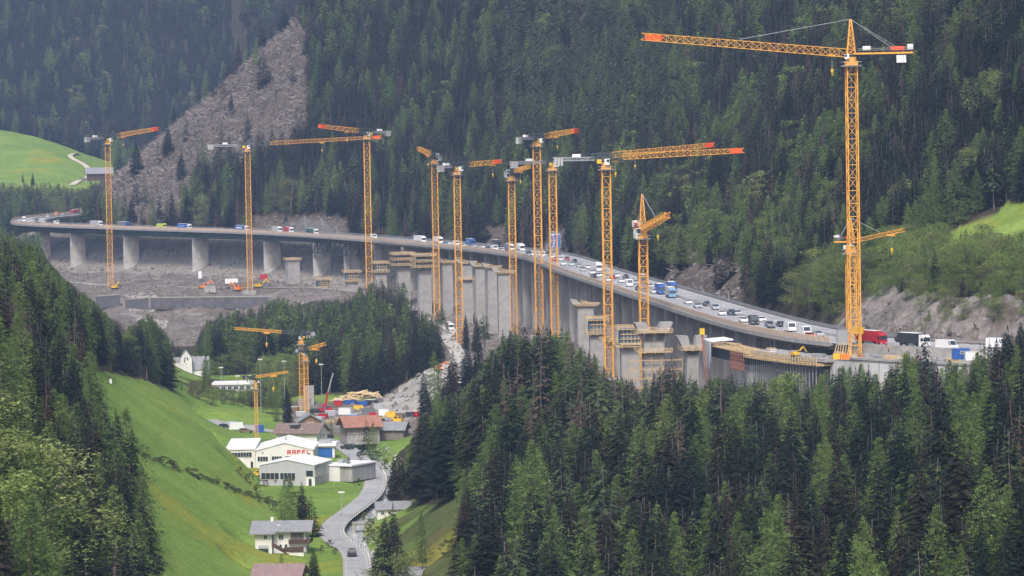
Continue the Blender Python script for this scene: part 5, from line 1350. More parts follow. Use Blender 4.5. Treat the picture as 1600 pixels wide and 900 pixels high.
V('van', 88, 5, 'small white van on the bridge left of the leftmost crane', 'white', lo=L0 - 200, hi=L0)
V('lorry', 150, 2, 'grey lorry with white cab just left of the leftmost crane mast', 'white', 'silver')
V('lorry', 192, 3, 'grey lorry with blue cab just right of the leftmost crane mast', 'blue', 'grey')
V('lorry', 251, 0, 'lime yellow coach on the left part of the bridge', 'lime', 'lime', L=9, H=3.4, cat='coach')
V('lorry', 287, -2, 'bright blue lorry with white cab between the coach and the second crane', 'white', 'blue', stripe='lightblue')
V('car', 343, -3, 'small white car on the bridge left of the second crane', 'white')
V('lorry', 377, -2, 'blue lorry passing behind the second crane mast', 'white', 'blue', stripe='white')
V('lorry', 432, 1, 'red and white recovery lorry leading two red vehicles', 'white', 'silver', rigid=True)
V('lorry', 450, 1, 'dark red lorry right behind the red and white recovery lorry', 'white', 'red', rigid=True)
V('lorry', 487, -2, 'dark green lorry with white cab above the lattice beam', 'white', 'green')
V('van', 584, -3, 'white van just right of the third crane mast', 'white')
V('lorry', 655, -3, 'white lorry with small black print between third and fourth crane', 'white', 'white')
V('lorry', 684, 0, 'second white lorry crossing behind the fourth crane mast', 'white', 'white', rigid=True)
V('lorry', 735, 4, 'blue lorry right of the haul road crane', 'blue', 'blue', rigid=True, stripe='lightblue')
V('lorry', 775, 10, 'black lorry on the far lane before the sixth crane', 'dark', 'dark', rigid=True)
V('lorry', 795, -1, 'slate blue lorry behind the sixth crane mast', 'white', 'slate', L=10)
V('lorry', 812, 3, 'white box lorry right of the sixth crane mast', 'white', 'white', rigid=True)
V('lorry', 934, 3, 'white lorry seen from the front left of the crane with the right reaching jib', 'white', 'white', rigid=True)
V('lorry', 1003, 4, 'brown box lorry half hidden by the mast of the pointed crane', 'brown', 'brown', rigid=True)
V('lorry', 1031, -1.5, 'royal blue lorry, left one of the three big lorries on the bridge', 'blue', 'blue', L=10)
V('lorry', 1047, 1.0 - 3, 'blue cab lorry with beige box, nearest of the three big lorries', 'lightblue', 'beige', L=9)
V('lorry', 1049, 5, 'blue lorry with white roof, farthest of the three big lorries', 'blue', 'blue', L=10)
cl_ = [(697, -4, 'car', 'lightblue', 'pale blue car right behind the second white lorry'), (713, -3, 'van', 'white', 'white van left of the haul road crane mast'), (722, -6, 'car', 'white', 'white car under the blue lorry by the haul road crane'), (736, -7, 'car', 'white', 'white car on the near lane below the blue lorry'), (749, -5, 'car', 'silver', 'silver car between the haul road crane and the black lorry'), (762, -5, 'car', 'dark', 'dark car right before the black lorry'), (773, -6, 'van', 'white', 'white van in front of the slate blue lorry'),
       (826, -2, 'car', 'dark', 'dark car right after the white box lorry'), (846, -4, 'van', 'white', 'white van by the tallest middle crane mast'), (857, 3, 'suv', 'dark', 'black car beneath the blue motorway sign'), (866, -5, 'car', 'red', 'red car behind the mast in front of the blue sign'), (874, 4, 'car', 'silver', 'silver car right under the blue motorway sign'), (876, -1, 'car', 'white', 'white car right of the sign crane mast'), (886, 2, 'suv', 'red', 'dark red car in the middle of the queue'), (893, -2, 'car', 'white', 'white car beside the dark red car'), (905, 0, 'car', 'silver', 'silver car alone ahead of the dark red car'),
       (925, -3, 'car', 'white', 'white car at the left front corner of the front facing white lorry'), (933, -5, 'suv', 'white', 'white car directly below the front facing white lorry'), (944, 2, 'car', 'silver', 'silver car left of the crane mast with right reaching jib'), (957, -1, 'car', 'red', 'red car right of the crane mast with right reaching jib'), (971, -2, 'car', 'white', 'white car in front of the red car'), (978, 5, 'car', 'dark', 'dark car on the far side of the two white ones'), (983, -4, 'van', 'white', 'white van between the two right hand masts'), (993, 1, 'car', 'silver', 'silver car beside the brown box lorry'), (1009, -4, 'car', 'grey', 'grey car behind the mast of the pointed crane'), (1022, -3, 'car', 'white', 'white car just left of the royal blue lorry'),
       (1075, -3, 'car', 'white', 'white car alone ahead of the three big lorries'), (1104, 1, 'car', 'dark', 'black car after the lone white car'), (1118, 0, 'suv', 'silver', 'silver car next to the black one'), (1143, -1, 'suv', 'dark', 'dark car nearest to the van with white roof, to its left'), (1161, -5, 'car', 'white', 'white car left of the dark van with white roof'), (1178, -4.5, 'van', 'dark', 'dark van with pale roof on the right part of the bridge'), (1203, -3, 'suv', 'grey', 'dark grey car ahead of the van'), (1206, -9, 'suv', 'beige', 'beige car parked by the timber posts'), (1234, -3, 'van', 'white', 'white van near the right end of the bridge'), (1257, -5, 'van', 'white', 'second white van near the right end of the bridge'), (1266, -8, 'car', 'orange', 'orange car among the barriers at the bridge end'), (1278, -3, 'car', 'silver', 'silver car at the bridge end before the big crane')]
for px, off, kd, col, lab in cl_: V(kd, px, off, lab, col, hi=arc_of_D(2400))

xq_ = random.Random(77)
for k, (px, off, col, lab) in enumerate([(700, 0, 'white', 'white car behind the second white lorry, on the middle lane'), (742, 0, 'silver', 'silver car just behind the blue lorry by the haul road crane'), (756, -1, 'white', 'white car on the middle lane before the slate lorry'), (783, -6, 'silver', 'silver car on the near lane beside the slate lorry'), (833, -5, 'white', 'white car just left of the tallest middle crane mast, near lane'), (851, -1, 'silver', 'silver car between the tallest middle crane and the sign'),
        (862, -1, 'white', 'white car between two masts under the blue sign'), (880, -5, 'white', 'white car on the near lane right of the sign crane'), (898, 3, 'dark', 'dark car on the far side ahead of the sign crane'), (911, -3, 'silver', 'silver car in the gap before the front facing white lorry'), (918, 2, 'white', 'white car on the middle lane before the front facing white lorry'), (928, -7, 'dark', 'dark car on the near lane left of the front facing white lorry'), (938, -3, 'white', 'white car ahead of the front facing white lorry'),
        (950, -6, 'white', 'white car on the near lane at the crane mast with right reaching jib'), (964, 3, 'white', 'white car on the middle lane between the right hand masts'), (987, 2, 'white', 'white car beside the white van between the right hand masts'), (998, -5, 'dark', 'black car on the near lane left of the pointed crane'), (1015, 2, 'silver', 'silver car between the pointed crane and the blue lorries'), (1090, -4, 'silver', 'silver car between the lone white car and the black car'), (1128, -4, 'white', 'white car on the near lane before the silver car'), (1152, 1, 'silver', 'silver car on the middle lane level with the dark van'), (1190, 1, 'white', 'white car beyond the dark van with pale roof'), (1221, 1, 'dark', 'dark car beyond the first white van at the bridge end')]):
    V('car', px, off, lab, col, hi=arc_of_D(2400))
# right of the big crane
def VG(kind, px, py, D, label, *cols, rz=0.0, z=None, **kw):
    v = P(px, py, D); zz = z if z is not None else h1(v.x, v.y)
    return (lorry if kind == 'lorry' else car)(label, (v.x, v.y, zz), rz, *cols, **({} if kind == 'lorry' else {'kind': kind}), **kw)
V('lorry', 1358, -9.0, 'big red lorry beside the foot of the largest crane', 'red', 'red', lo=0, hi=A_R, L=11.0, H=4.2)
V('suv', 1409, 5, 'black car on the motorway in front of the rock cliff', 'dark', lo=0, hi=A_R)
V('lorry', 1424, -7, 'white lorry with black tarpaulin side right of the cliff', 'white', 'dark', lo=0, hi=A_R, rigid=True)
V('van', 1480, -12, 'white pickup truck beside the blue site cabin', 'white', lo=0, hi=A_R)
V('van', 1560, 2, 'white van at the right end of the visible motorway', 'white', lo=0, hi=A_R)
# ---------------------------------------------------------------- valley road, haul road, stream
def ribbon(mb, L, o0, o1, dz):
    L = np.array(L); T = np.gradient(L[:, :2], axis=0); T /= np.linalg.norm(T, axis=1)[:, None]; N_ = np.stack([-T[:, 1], T[:, 0]], 1)
    V_ = []; F = []
    for i in range(len(L)):
        for o_ in (o0, o1): V_.append((L[i, 0] + N_[i, 0] * o_, L[i, 1] + N_[i, 1] * o_, L[i, 2] + dz))
    for i in range(len(L) - 1): F.append((2 * i, 2 * i + 1, 2 * i + 3, 2 * i + 2))
    return mb.add(V_, F)
mb = MB().mat(asph); asph_v = mat('valley_asphalt', (.34, .34, .345), .9, .2, .06); mb = MB().mat(asph_v)
ribbon(mb, VR, -2.75, 2.75, .06); tag(mb.build('valley_road'), kind='structure')
line_m = mat('worn_line_paint', (.50, .50, .49), .7); mb = MB().mat(line_m); ribbon(mb, VR, -2.65, -2.52, .066); ribbon(mb, VR, 2.52, 2.65, .066)
i = 0
while i < len(VR) - 2: ribbon(mb, VR[i:i + 2], -.09, .09, .066); i += 3
tag(mb.build('road_markings'), kind='structure')
mb = MB().mat(conc); ribbon(mb, VR, 2.75, 3.4, .05); ribbon(mb, VR, -3.4, -2.75, .05); tag(mb.build('road_shoulder'), kind='structure')
haul_m = mat('haul_road_gravel', (.50, .47, .42), .9, .25, .12)
mb = MB().mat(haul_m); ribbon(mb, HAUL, -3.2, 3.2, .06); tag(mb.build('haul_road'), kind='structure')
mb = MB().mat(mat('terrace_gravel', (.36, .335, .305), .9, .25, .1)); ribbon(mb, TERR, -3.5, 3.5, .2); tag(mb.build('site_road'), kind='structure')
mb = MB().mat(mat('track_gravel', (.55, .48, .38), .9, .2, .2)); ftz = FARM_TRACK.copy(); ftz[:, 2] = height(ftz[:, 0], ftz[:, 1]) + .4
ribbon(mb, ftz, -3.2, 3.2, .1); tag(mb.build('farm_track'), kind='structure')
water = mat('stream_water', (.30, .34, .35), .15, .5, .4, spec=.6, var2=(.62, .64, .66))
mb = MB().mat(water); SW = STREAM.copy(); SW[:, 2] = -109.9; ribbon(mb, SW, -2.6, 2.6, .1); tag(mb.build('stream'), kind='structure')
# guard rail of the valley road on the stream side: posts and rail
gr = thing('guard_rail', 'white grey guard rail with posts along the stream side of the valley road', 'guard rail', tuple(VR[10]))
T = np.gradient(VR[:, :2], axis=0); T /= np.linalg.norm(T, axis=1)[:, None]; N_ = np.stack([-T[:, 1], T[:, 0]], 1)
sgn = 1 if (VR[20] + np.array([*(N_[20] * 4), 0]))[0] > VR[20][0] else -1
def vr_off(i, o_, dz): return (VR[i, 0] + sgn * N_[i, 0] * o_, VR[i, 1] + sgn * N_[i, 1] * o_, VR[i, 2] + dz)
i1 = int(len(VR) * .62); mb = MB().mat(steel_grey)
for i in range(0, i1): mb.bar(vr_off(i, 3.5, .7), vr_off(i + 1, 3.5, .7), .08, .3)
o = mb.build('rail', gr); o.location = -gr.location
pm = MB().mat(white).box(-.12, .12, -.12, .12, 0, .85).mesh('rail_post')
for i in range(0, i1): o = link('rail_post', pm, gr); o.location = Vector(vr_off(i, 3.5, 0)) - gr.location
car('dark grey car driving on the valley road at the bottom of the picture', tuple(Vector(gp(550, 869)) + Vector((0, 0, .07))), math.atan2(*(VR[8] - VR[5])[[1, 0]]), 'dark', 'suv', 'cars on the valley road')
car('black car on the valley road beside the blue door of the white halls', tuple(Vector(gp(543, 702)) + Vector((0, 0, .07))), math.radians(130), 'dark', 'car', 'cars on the valley road')

# ---------------------------------------------------------------- buildings
wall_white = mat('white_render', (.70, .69, .66), .8, .08, .5); roof_white = mat('white_roof', (.78, .78, .78), .6, .06, .3)
roof_grey = mat('grey_roof', (.25, .255, .27), .7, .2, .8); roof_brown = mat('brown_roof', (.20, .145, .13), .8, .22, .8); roof_terra = mat('terracotta_roof', (.34, .165, .115), .8, .3, 1)
roof_mauve = mat('mauve_roof', (.26, .18, .18), .8, .15, .6); wood_dark = mat('dark_wood', (.09, .055, .045), .8, .3, 1.2); wood_grey = mat('grey_wood', (.20, .18, .165), .85, .3, .8, stretch=(4, 4, .3))
wood_brown = mat('brown_wood', (.27, .17, .11), .85, .25, 1); stone_m = mat('rubble_stone', (.33, .31, .29), .9, .4, 1.2); wall_grey = mat('grey_cladding', (.42, .43, .45), .6, .08, .5); red_letter = mat('red_letters', (.62, .02, .03), .5)
frame_m = mat('window_frame', (.65, .64, .62), .6)
def window(r, x0, x1, z0, z1, y, face='y', dark=glass, mull=1):
    """window on a wall facing -y (face 'y') or +x (face 'x')"""
    f = MB().mat(frame_m); g = MB().mat(dark); e = .09
    def bx(mb, a0, a1, c0, c1, d0, d1): return mb.box(a0, a1, y - d1, y - d0, c0, c1) if face == 'y' else mb.box(y + d0, y + d1, a0, a1, c0, c1)
    bx(f, x0 - e, x0, z0 - e, z1 + e, .0, .1); bx(f, x1, x1 + e, z0 - e, z1 + e, .0, .1); bx(f, x0, x1, z1, z1 + e, .0, .1); bx(f, x0, x1, z0 - e, z0, .0, .14)
    for k in range(1, mull + 1): xm = x0 + (x1 - x0) * k / (mull + 1); bx(f, xm - .04, xm + .04, z0, z1, .03, .08)
    w = f.build('window', r); bx(g, x0, x1, z0, z1, .01, .03); g.build('pane', w); return w
def gable(r, L, W, h, rise, wall_m, roof_m, axis='x', over=.7, th=.25, z0=0.0, cx=0.0, cy=0.0, skew=0.0, standing=0):
    """walls and two roof slopes; ridge along local axis; L along x, W along y"""
    w = MB().mat(wall_m); x0, x1, y0, y1 = cx - L / 2, cx + L / 2, cy - W / 2, cy + W / 2
    if axis == 'x':
        w.add([(x0, y0, z0), (x1, y0, z0), (x1, y1, z0), (x0, y1, z0), (x0, y0, h), (x1, y0, h), (x1, y1, h), (x0, y1, h), (x0, cy, h + rise), (x1, cy, h + rise)],
              [(0, 1, 5, 4), (1, 2, 6, 9, 5), (2, 3, 7, 6), (3, 0, 4, 8, 7)])
    else:
        w.add([(x0, y0, z0), (x1, y0, z0), (x1, y1, z0), (x0, y1, z0), (x0, y0, h), (x1, y0, h), (x1, y1, h), (x0, y1, h), (cx, y0, h + rise), (cx, y1, h + rise)],
              [(0, 1, 5, 8, 4), (1, 2, 6, 5), (2, 3, 7, 9, 6), (3, 0, 4, 7)])
    wo = w.build('wall', r)
    half = (W if axis == 'x' else L) / 2; sl = rise / half
    ro = None
    for sg in (-1, 1):
        q = MB().mat(roof_m); e = over
        def pt(u, d, dz):   # u along ridge, d from ridge to eave 0..half+over
            z = h + rise - sl * d + dz
            return (u, cy + sg * d, z) if axis == 'x' else (cx + sg * d, u, z)
        u0, u1 = ((x0 - e, x1 + e) if axis == 'x' else (y0 - e, y1 + e)); d1 = half + e
        q.hexa([pt(u0, 0, .03), pt(u1, 0, .03), pt(u1, d1, .03), pt(u0, d1, .03), pt(u0, 0, .03 + th), pt(u1, 0, .03 + th), pt(u1, d1, .03 + th), pt(u0, d1, .03 + th)])
        if standing:
            k = u0 + standing
            while k < u1: q.bar(pt(k, .1, .06 + th), pt(k, d1 - .1, .06 + th), .12, .08); k += standing
        ro = q.build('roof', r)
    return wo, ro
def text_letters(r, s_, x, y, z, hgt, m_, w=.62, gap=.28):
    """block letters on a wall facing -y"""
    st = hgt * .2; W = hgt * w
    GL = {'R': [(0, 0, st, hgt), (0, hgt - st, W, hgt), (W - st, hgt * .45, W, hgt), (0, hgt * .42, W, hgt * .42 + st), 'leg'], 'A': [(0, 0, st, hgt * .9), (W - st, 0, W, hgt * .9), (st * .5, hgt - st, W - st * .5, hgt), (0, hgt * .35, W, hgt * .35 + st)],
          'F': [(0, 0, st, hgt), (0, hgt - st, W, hgt), (0, hgt * .42, W * .8, hgt * .42 + st)], 'L': [(0, 0, st, hgt), (0, 0, W, st)]}
    for ch in s_:
        mb = MB().mat(m_)
        for k, g_ in enumerate(GL[ch]):
            if g_ == 'leg': mb.hexa([(x + W * .35, y - .12, z + hgt * .45), (x + W * .35 + st, y - .12, z + hgt * .45), (x + W * .35 + st, y - .02, z + hgt * .45), (x + W * .35, y - .02, z + hgt * .45), (x + W - st, y - .12, z), (x + W, y - .12, z), (x + W, y - .02, z), (x + W - st, y - .02, z)][::1])
            else: mb.box(x + g_[0], x + g_[2], y - .12 - .002 * k, y - .02, z + g_[1], z + g_[3])
        mb.build('letter', r); x += W + hgt * gap
def place(px, py, z): v = G(px, py, z); return v.x, v.y
# white halls ------------------------------------------------------------
x0, y0 = place(400, 731, -107.5); x1, y1 = place(489, 731, -107.5)
W_ = x1 - x0
r = thing('white_hall', 'long white factory hall with red letters on its shallow gable and white roof', 'hall', ((x0 + x1) / 2, y0 + 15, -107.6), math.radians(0))
gable(r, W_, 30, 5.6, 2.4, wall_white, roof_white, 'y', .3)
text_letters(r, 'RAFFL', -.2 + W_ * .06, -15.02, 4.3, 1.35, red_letter, w=.85, gap=.32)
for k, (a, b) in enumerate(((-W_ / 2 + .6, -W_ / 2 + 3.9), (-W_ / 2 + 5.2, -W_ / 2 + 8.4), (-W_ / 2 + 9.6, -W_ / 2 + 13))): window(r, a, b, 2.2, 3.7, -15, mull=3)
MB().mat(steel_grey).cyl((0, -6, 7), (0, -6, 9.4), .25, .25, 8).build('roof_pipe', r)
MB().mat(glass).cyl((-W_ / 2 + 2.3, -15.1, 4.9), (-W_ / 2 + 2.3, -15.0, 4.9), .25, .25, 8).build('vent', r)
xa, ya = place(357, 723, -106.5); xb = x0 - .15
r = thing('white_annex', 'white side hall with band of dark windows left of the lettered hall', 'hall', ((xa + xb) / 2, y0 + 13.8, -107.8))
Wl = xb - xa
mb = MB().mat(wall_white); mb.box(-Wl / 2, Wl / 2, -13, 15, 0, 6.2); mb.build('wall', r)
mb = MB().mat(roof_white); mb.hexa([(-Wl / 2 - .3, -13.4, 6.2), (Wl / 2, -13.4, 6.2), (Wl / 2, 15, 7.2), (-Wl / 2 - .3, 15, 7.2), (-Wl / 2 - .3, -13.4, 6.6), (Wl / 2, -13.4, 6.6), (Wl / 2, 15, 7.7), (-Wl / 2 - .3, 15, 7.7)]); mb.build('roof', r)
window(r, -Wl / 2 + 1.0, Wl / 2 - 1.2, 3.8, 5.3, -13, mull=7); MB().mat(glass).box(Wl / 2 - 1.6, Wl / 2 - .8, -13.08, -13.0, .2, 2.3).build('door', r)
# front hall: rotated a little
xr, yr = place(492, 759, -107.5); rz = math.radians(-13)
W2, D2 = 17.6, 19.0
r = thing('white_front_hall', 'white and grey hall with broad gable roof in front of the lettered hall', 'hall', (xr, yr, -107.6), rz)
gable(r, W2, D2, 6.3, 1.7, wall_grey, roof_white, 'y', .25, cx=-W2 / 2, cy=D2 / 2)
window(r, -W2 + .6, -W2 + 6.2, 2.0, 4.0, 0, mull=3); window(r, -W2 + 6.6, -W2 + 11.4, 2.0, 4.0, 0, mull=3)
window(r, -2.7, -.5, 2.9, 4.8, 0, mull=0); window(r, .6, 7.5, 2.9, 4.7, 0, face='x', mull=3)
mb = MB().mat(wall_white); mb.box(-2.9, 0.02, -.06, -.0, 0, 2.7); mb.build('white_panel', r); MB().mat(glass).box(-1.9, -1.0, -.14, -.07, .1, 2.2).build('door', r)
mb = MB().mat(steel_grey); mb.box(0, .06, .3, D2 - .3, 0, 2.4); mb.build('grey_base_panel', r)
xr2, yr2 = place(531, 752, -107.5)
r = thing('white_road_annex', 'low white flat roofed annex with dark side wall at the bend of the valley road', 'annex', (xr2, yr2, -107.6), math.radians(-28))
MB().mat(wall_white).box(-5.5, 0, 0, 15, 0, 4.8).build('wall', r); MB().mat(roof_white).box(-5.8, 4.6, -.3, 15.3, 4.8, 5.3).build('roof', r)
MB().mat(conc_dark).box(0, 4.2, .5, 15, 0, 4.7).build('dark_bay', r)
for k in range(4): MB().mat(steel_grey).box(4.2, 4.3, 1 + k * 3.6, 3.6 + k * 3.6, .1, 4.2).build('gate_panel', r)
MB().mat(steel_grey).box(-3, -1.2, 4, 7, 5.3, 6.5).build('roof_unit', r)
xq, yq = place(488, 716, -107.5)
r = thing('blue_gate_building', 'low white building with large blue gate behind the front hall', 'building', (xq, yq + 2, -107.6))
MB().mat(wall_white).box(0, 7.4, 0, 12, 0, 3.9).build('wall', r); MB().mat(roof_white).box(-.3, 7.9, -.9, 12, 3.9, 4.6).build('roof', r)
gm_ = MB().mat(blue).box(.9, 6.6, -.1, 0, .1, 3.3)
g_o = gm_.build('blue_gate', r); mb = MB().mat(PAINT['blue'])
for k in range(5): mb.box(.95, 6.55, -.13, -.1, .3 + k * .6, .34 + k * .6)
mb.build('gate_rib', g_o); MB().mat(steel_grey).box(2.2, 6.2, 2, 5, 4.6, 5.9).build('roof_unit', r)
# brown roofed house behind the halls
xh, yh_ = place(470, 700, -107.5)
r = thing('brown_roofed_house', 'large house with brown tiled roof, dormer and white end wall behind the halls', 'house', (xh, yh_ + 6, -107.6), math.radians(-16))
wo, ro = gable(r, 15, 11, 5.4, 2.6, wall_white, roof_brown, 'x', 1.1)
mb = MB().mat(roof_grey); mb.box(-3, .4, -4.2, -1.5, 7.9, 8.2); mb.build('dormer_roof', r); MB().mat(glass).box(-2.7, .1, -4.0, -3.6, 6.9, 7.8).build('dormer_window', r)
for k in range(3): MB().mat(white).box(-5 + k * 3.2, -4.4 + k * 3.2, -4.6, -4.1, 6.45, 6.6).build('skylight', r)
window(r, -2, -.7, 3.2, 4.6, 7.5, face='x'); window(r, 1, 2.3, 3.2, 4.6, 7.5, face='x')
xh, yh_ = place(482, 688, -107.5)
r = thing('small_gabled_house', 'small wooden gabled house with pale grey roof behind the brown roofed house', 'house', (xh, yh_ + 6, -107.6), math.radians(8))
gable(r, 8, 9, 6.6, 2.3, wood_brown, roof_grey, 'y', .8); window(r, -1.2, 1.2, 5.0, 6.2, -4.5, dark=frame_m)
# blue tarpaulin A frame
xt, yt, _ = gp(465, 680, -107.5)
r = thing('blue_tarpaulin_frame', 'blue tarpaulin stretched over an A shaped frame behind the house', 'tarpaulin', (xt, yt + 3, -107.6))
tb = mat('blue_tarpaulin', (.03, .20, .55), .5)
MB().mat(tb).hexa([(-3.6, -2, 0), (-2.6, -2, 0), (-2.6, 2, 0), (-3.6, 2, 0), (.3, -2, 5.2), (1.0, -2, 5.0), (1.0, 2, 5.0), (.3, 2, 5.2)]).build('left_sheet', r)
MB().mat(tb).hexa([(1.8, -2, 2.6), (2.6, -2, 2.6), (2.6, 2, 2.6), (1.8, 2, 2.6), (.3, -2, 5.0), (1.0, -2, 4.9), (1.0, 2, 4.9), (.3, 2, 5.0)]).build('right_sheet', r)
# terracotta house
xh, yh_ = place(561, 692, -107.0)
r = thing('terracotta_house', 'old grey timber and stone house with terracotta roof above the valley road', 'house', (xh, yh_ + 8, -107.2), math.radians(14))
gable(r, 11.5, 12, 6.0, 2.8, wood_grey, roof_terra, 'x', 1.3); window(r, -5.2, -4.4, .4, 2.3, -6, mull=0); window(r, -3, -2.3, 3.4, 4.3, -6, mull=0)
MB().mat(stone_m).box(-5.85, 5.85, -6.1, 6.1, -.5, 2.6).build('stone_base', r)
xh, yh_ = place(612, 684, -106.0)
r = thing('tin_roofed_shed', 'shed with wide grey tin roof right of the terracotta house', 'shed', (xh, yh_ + 5, -106.8), math.radians(-10))
gable(r, 10, 9, 3.6, 2.2, wood_grey, roof_grey, 'x', .8, standing=1.2)
# farmhouse
xf, yf = place(399, 866, -107.0)
r = thing('white_farmhouse', 'white three storey farmhouse with grey roof, brown balconies and outside stair', 'house', (xf, yf, -107.3), math.radians(-3))
MB().mat(wall_white).box(0, 4.3, 0, 9, 0, 5.5).build('wall', r); MB().mat(wall_white).box(4.6, 12.9, 1.2, 9.5, 0, 5.9).build('wall', r)
MB().mat(wood_grey).box(9.0, 12.4, 1.13, 1.2, 3.6, 5.6).build('loggia_wall', r)
q = MB().mat(roof_grey); q.hexa([(-1.3, -1.3, 5.4), (5.4, -1.3, 5.4), (5.4, 5, 8.1), (-1.3, 5, 8.1), (-1.3, -1.3, 5.7), (5.4, -1.3, 5.7), (5.4, 5, 8.4), (-1.3, 5, 8.4)]); o1 = q.build('roof', r)
q = MB().mat(roof_grey); q.hexa([(5.4, -.3, 5.84), (14.6, -.3, 5.84), (14.6, 5, 8.1), (5.4, 5, 8.1), (5.4, -.3, 6.14), (14.6, -.3, 6.14), (14.6, 5, 8.4), (5.4, 5, 8.4)]); q.build('roof', r)
q = MB().mat(roof_grey); q.hexa([(-1.3, 5.0, 8.08), (14.6, 5.0, 8.08), (14.6, 10.8, 5.5), (-1.3, 10.8, 5.5), (-1.3, 5.0, 8.38), (14.6, 5.0, 8.38), (14.6, 10.8, 5.8), (-1.3, 10.8, 5.8)]); ro_ = q.build('roof', r)
MB().mat(wall_white).add([(12.88, 1.2, 5.8), (12.88, 9.5, 5.8), (12.88, 5.1, 8.0)], [(0, 1, 2)]).build('gable_wall', r)
MB().mat(wall_white).box(3.6, 4.3, 4.6, 5.4, 7.8, 9.3).build('chimney', r); MB().mat(white).box(5.3, 6.3, 2.6, 3.3, 7.32, 7.5).build('skylight', r)
window(r, 2.3, 3.1, 4.2, 5.1, 0); window(r, 6.0, 7.1, 3.8, 5.1, 1.2); window(r, 6.1, 6.7, 1.7, 2.6, 1.2, mull=0); window(r, 7.5, 8.1, 1.7, 2.6, 1.2, mull=0)
for yy in (2.2, 4.6, 7.2): window(r, yy, yy + .9, 3.6, 4.9, 12.9, face='x', mull=0); window(r, yy, yy + .9, 1.4, 2.5, 12.9, face='x', mull=0)
MB().mat(glass).box(.8, 3.4, -.06, 0, .1, 1.7).build('garage_opening', r); MB().mat(wall_grey).box(.8, 3.4, -.1, 0, 1.75, 2.6).build('garage_shutter', r)
MB().mat(wood_dark).box(8.6, 14.2, -.1, 0, 2.9, 4.0).build('balcony_front', r); MB().mat(wood_dark).box(14.1, 14.2, 0, 7, 2.9, 4.0).build('balcony_side', r); MB().mat(conc).box(8.6, 14.2, 0, 1.2, 2.75, 2.9).build('balcony_floor', r)
MB().mat(wood_dark).box(7.6, 12.6, -1.5, -1.4, .9, 2.2).build('terrace_rail', r)
MB().mat(wood_dark).hexa([(4.4, -1.5, 2.4), (8.2, -1.5, .3), (8.2, -1.2, .3), (4.4, -1.2, 2.4), (4.4, -1.5, 3.5), (8.2, -1.5, 1.4), (8.2, -1.2, 1.4), (4.4, -1.2, 3.5)]).build('stair', r); MB().mat(wall_white).box(8.8, 12.6, -1.3, 1.2, -.3, .9).build('terrace_wall', r)
MB().mat(stone_m).box(12.6, 13.1, 1.1, 7, -.3, 1.3).build('stone_base', r)
xf, yf = place(398, 922, -107.4)
r = thing('mauve_roofed_house', 'brown wooden house with dull mauve metal roof at the bottom edge', 'house', (xf, yf, -108.5), math.radians(-8))
gable(r, 10.5, 10, 4.2, 2.4, wood_brown, roof_mauve, 'x', 1.0, cx=5.2, cy=5); window(r, 1.5, 2.6, 1.8, 3.0, 0); window(r, 6, 7.1, 1.8, 3.0, 0)
xf, yf = place(636, 918, -107.2)
r = thing('grey_roofed_barn', 'dark red brown barn with ribbed grey roof at the bottom edge right of the stream', 'barn', (xf, yf, -107.4), math.radians(-4))
gable(r, 11.5, 7, 2.9, 1.6, wood_dark, roof_grey, 'x', .6, cx=5.8, cy=3.5, standing=.7)
xf, yf = place(590, 817, -107.5)
r = thing('pale_house_by_stream', 'pale rendered house half hidden behind a tall spruce by the stream bridge', 'house', (xf, yf, -108), math.radians(5))
gable(r, 9, 8, 4.2, 1.6, wall_white, roof_grey, 'x', .6, cx=4.5, cy=4); window(r, 1, 1.8, 2.7, 3.6, 0); window(r, 3, 3.8, 2.7, 3.6, 0); MB().mat(blue).box(.8, 1.7, -.06, 0, .3, 1.6).build('blue_door', r)
# stone heap beside the halls
rz_ = random.Random(5); x, y = place(386, 742, -106.5)
r = thing('stone_heap', 'heap of brown grey boulders beside the left white hall', 'stone heap', (x, y, h1(x, y)))
for k in range(70):
    u, w_ = rz_.uniform(-1, 1), rz_.uniform(-1, 1); s_ = rz_.uniform(.35, .9); z_ = max(0, 2.6 * (1 - abs(u)) * (1 - abs(w_) * .6))
    mb = MB().mat(stone_m); P0_ = [Vector((rz_.uniform(.6, 1), 0, 0)), Vector((-rz_.uniform(.6, 1), 0, 0)), Vector((0, rz_.uniform(.6, 1), 0)), Vector((0, -rz_.uniform(.6, 1), 0)), Vector((.1, 0, rz_.uniform(.5, .9))), Vector((0, 0, -.6))]
    mb.add([tuple(q * s_ + Vector((u * 4.5, w_ * 6, z_))) for q in P0_], [(0, 2, 4), (2, 1, 4), (1, 3, 4), (3, 0, 4), (2, 0, 5), (1, 2, 5), (3, 1, 5), (0, 3, 5)]); mb.build('boulder', r)
# small road bridge over the stream
mb = MB().mat(conc); sb = thing('stream_bridge', 'small concrete bridge over the stream leading to the pale house', 'bridge', gp(573, 818, -107.5))
MB().mat(conc).box(-4, 4, -1.8, 1.8, -.3, .3).build('deck', sb); MB().mat(conc).box(-4, 4, -2.0, -1.8, .1, .8).build('parapet', sb); MB().mat(conc_dark).box(-4, -3, -1.8, 1.8, -3, -.3).build('abutment', sb); MB().mat(conc_dark).box(3, 4, -1.8, 1.8, -3, -.3).build('abutment', sb)
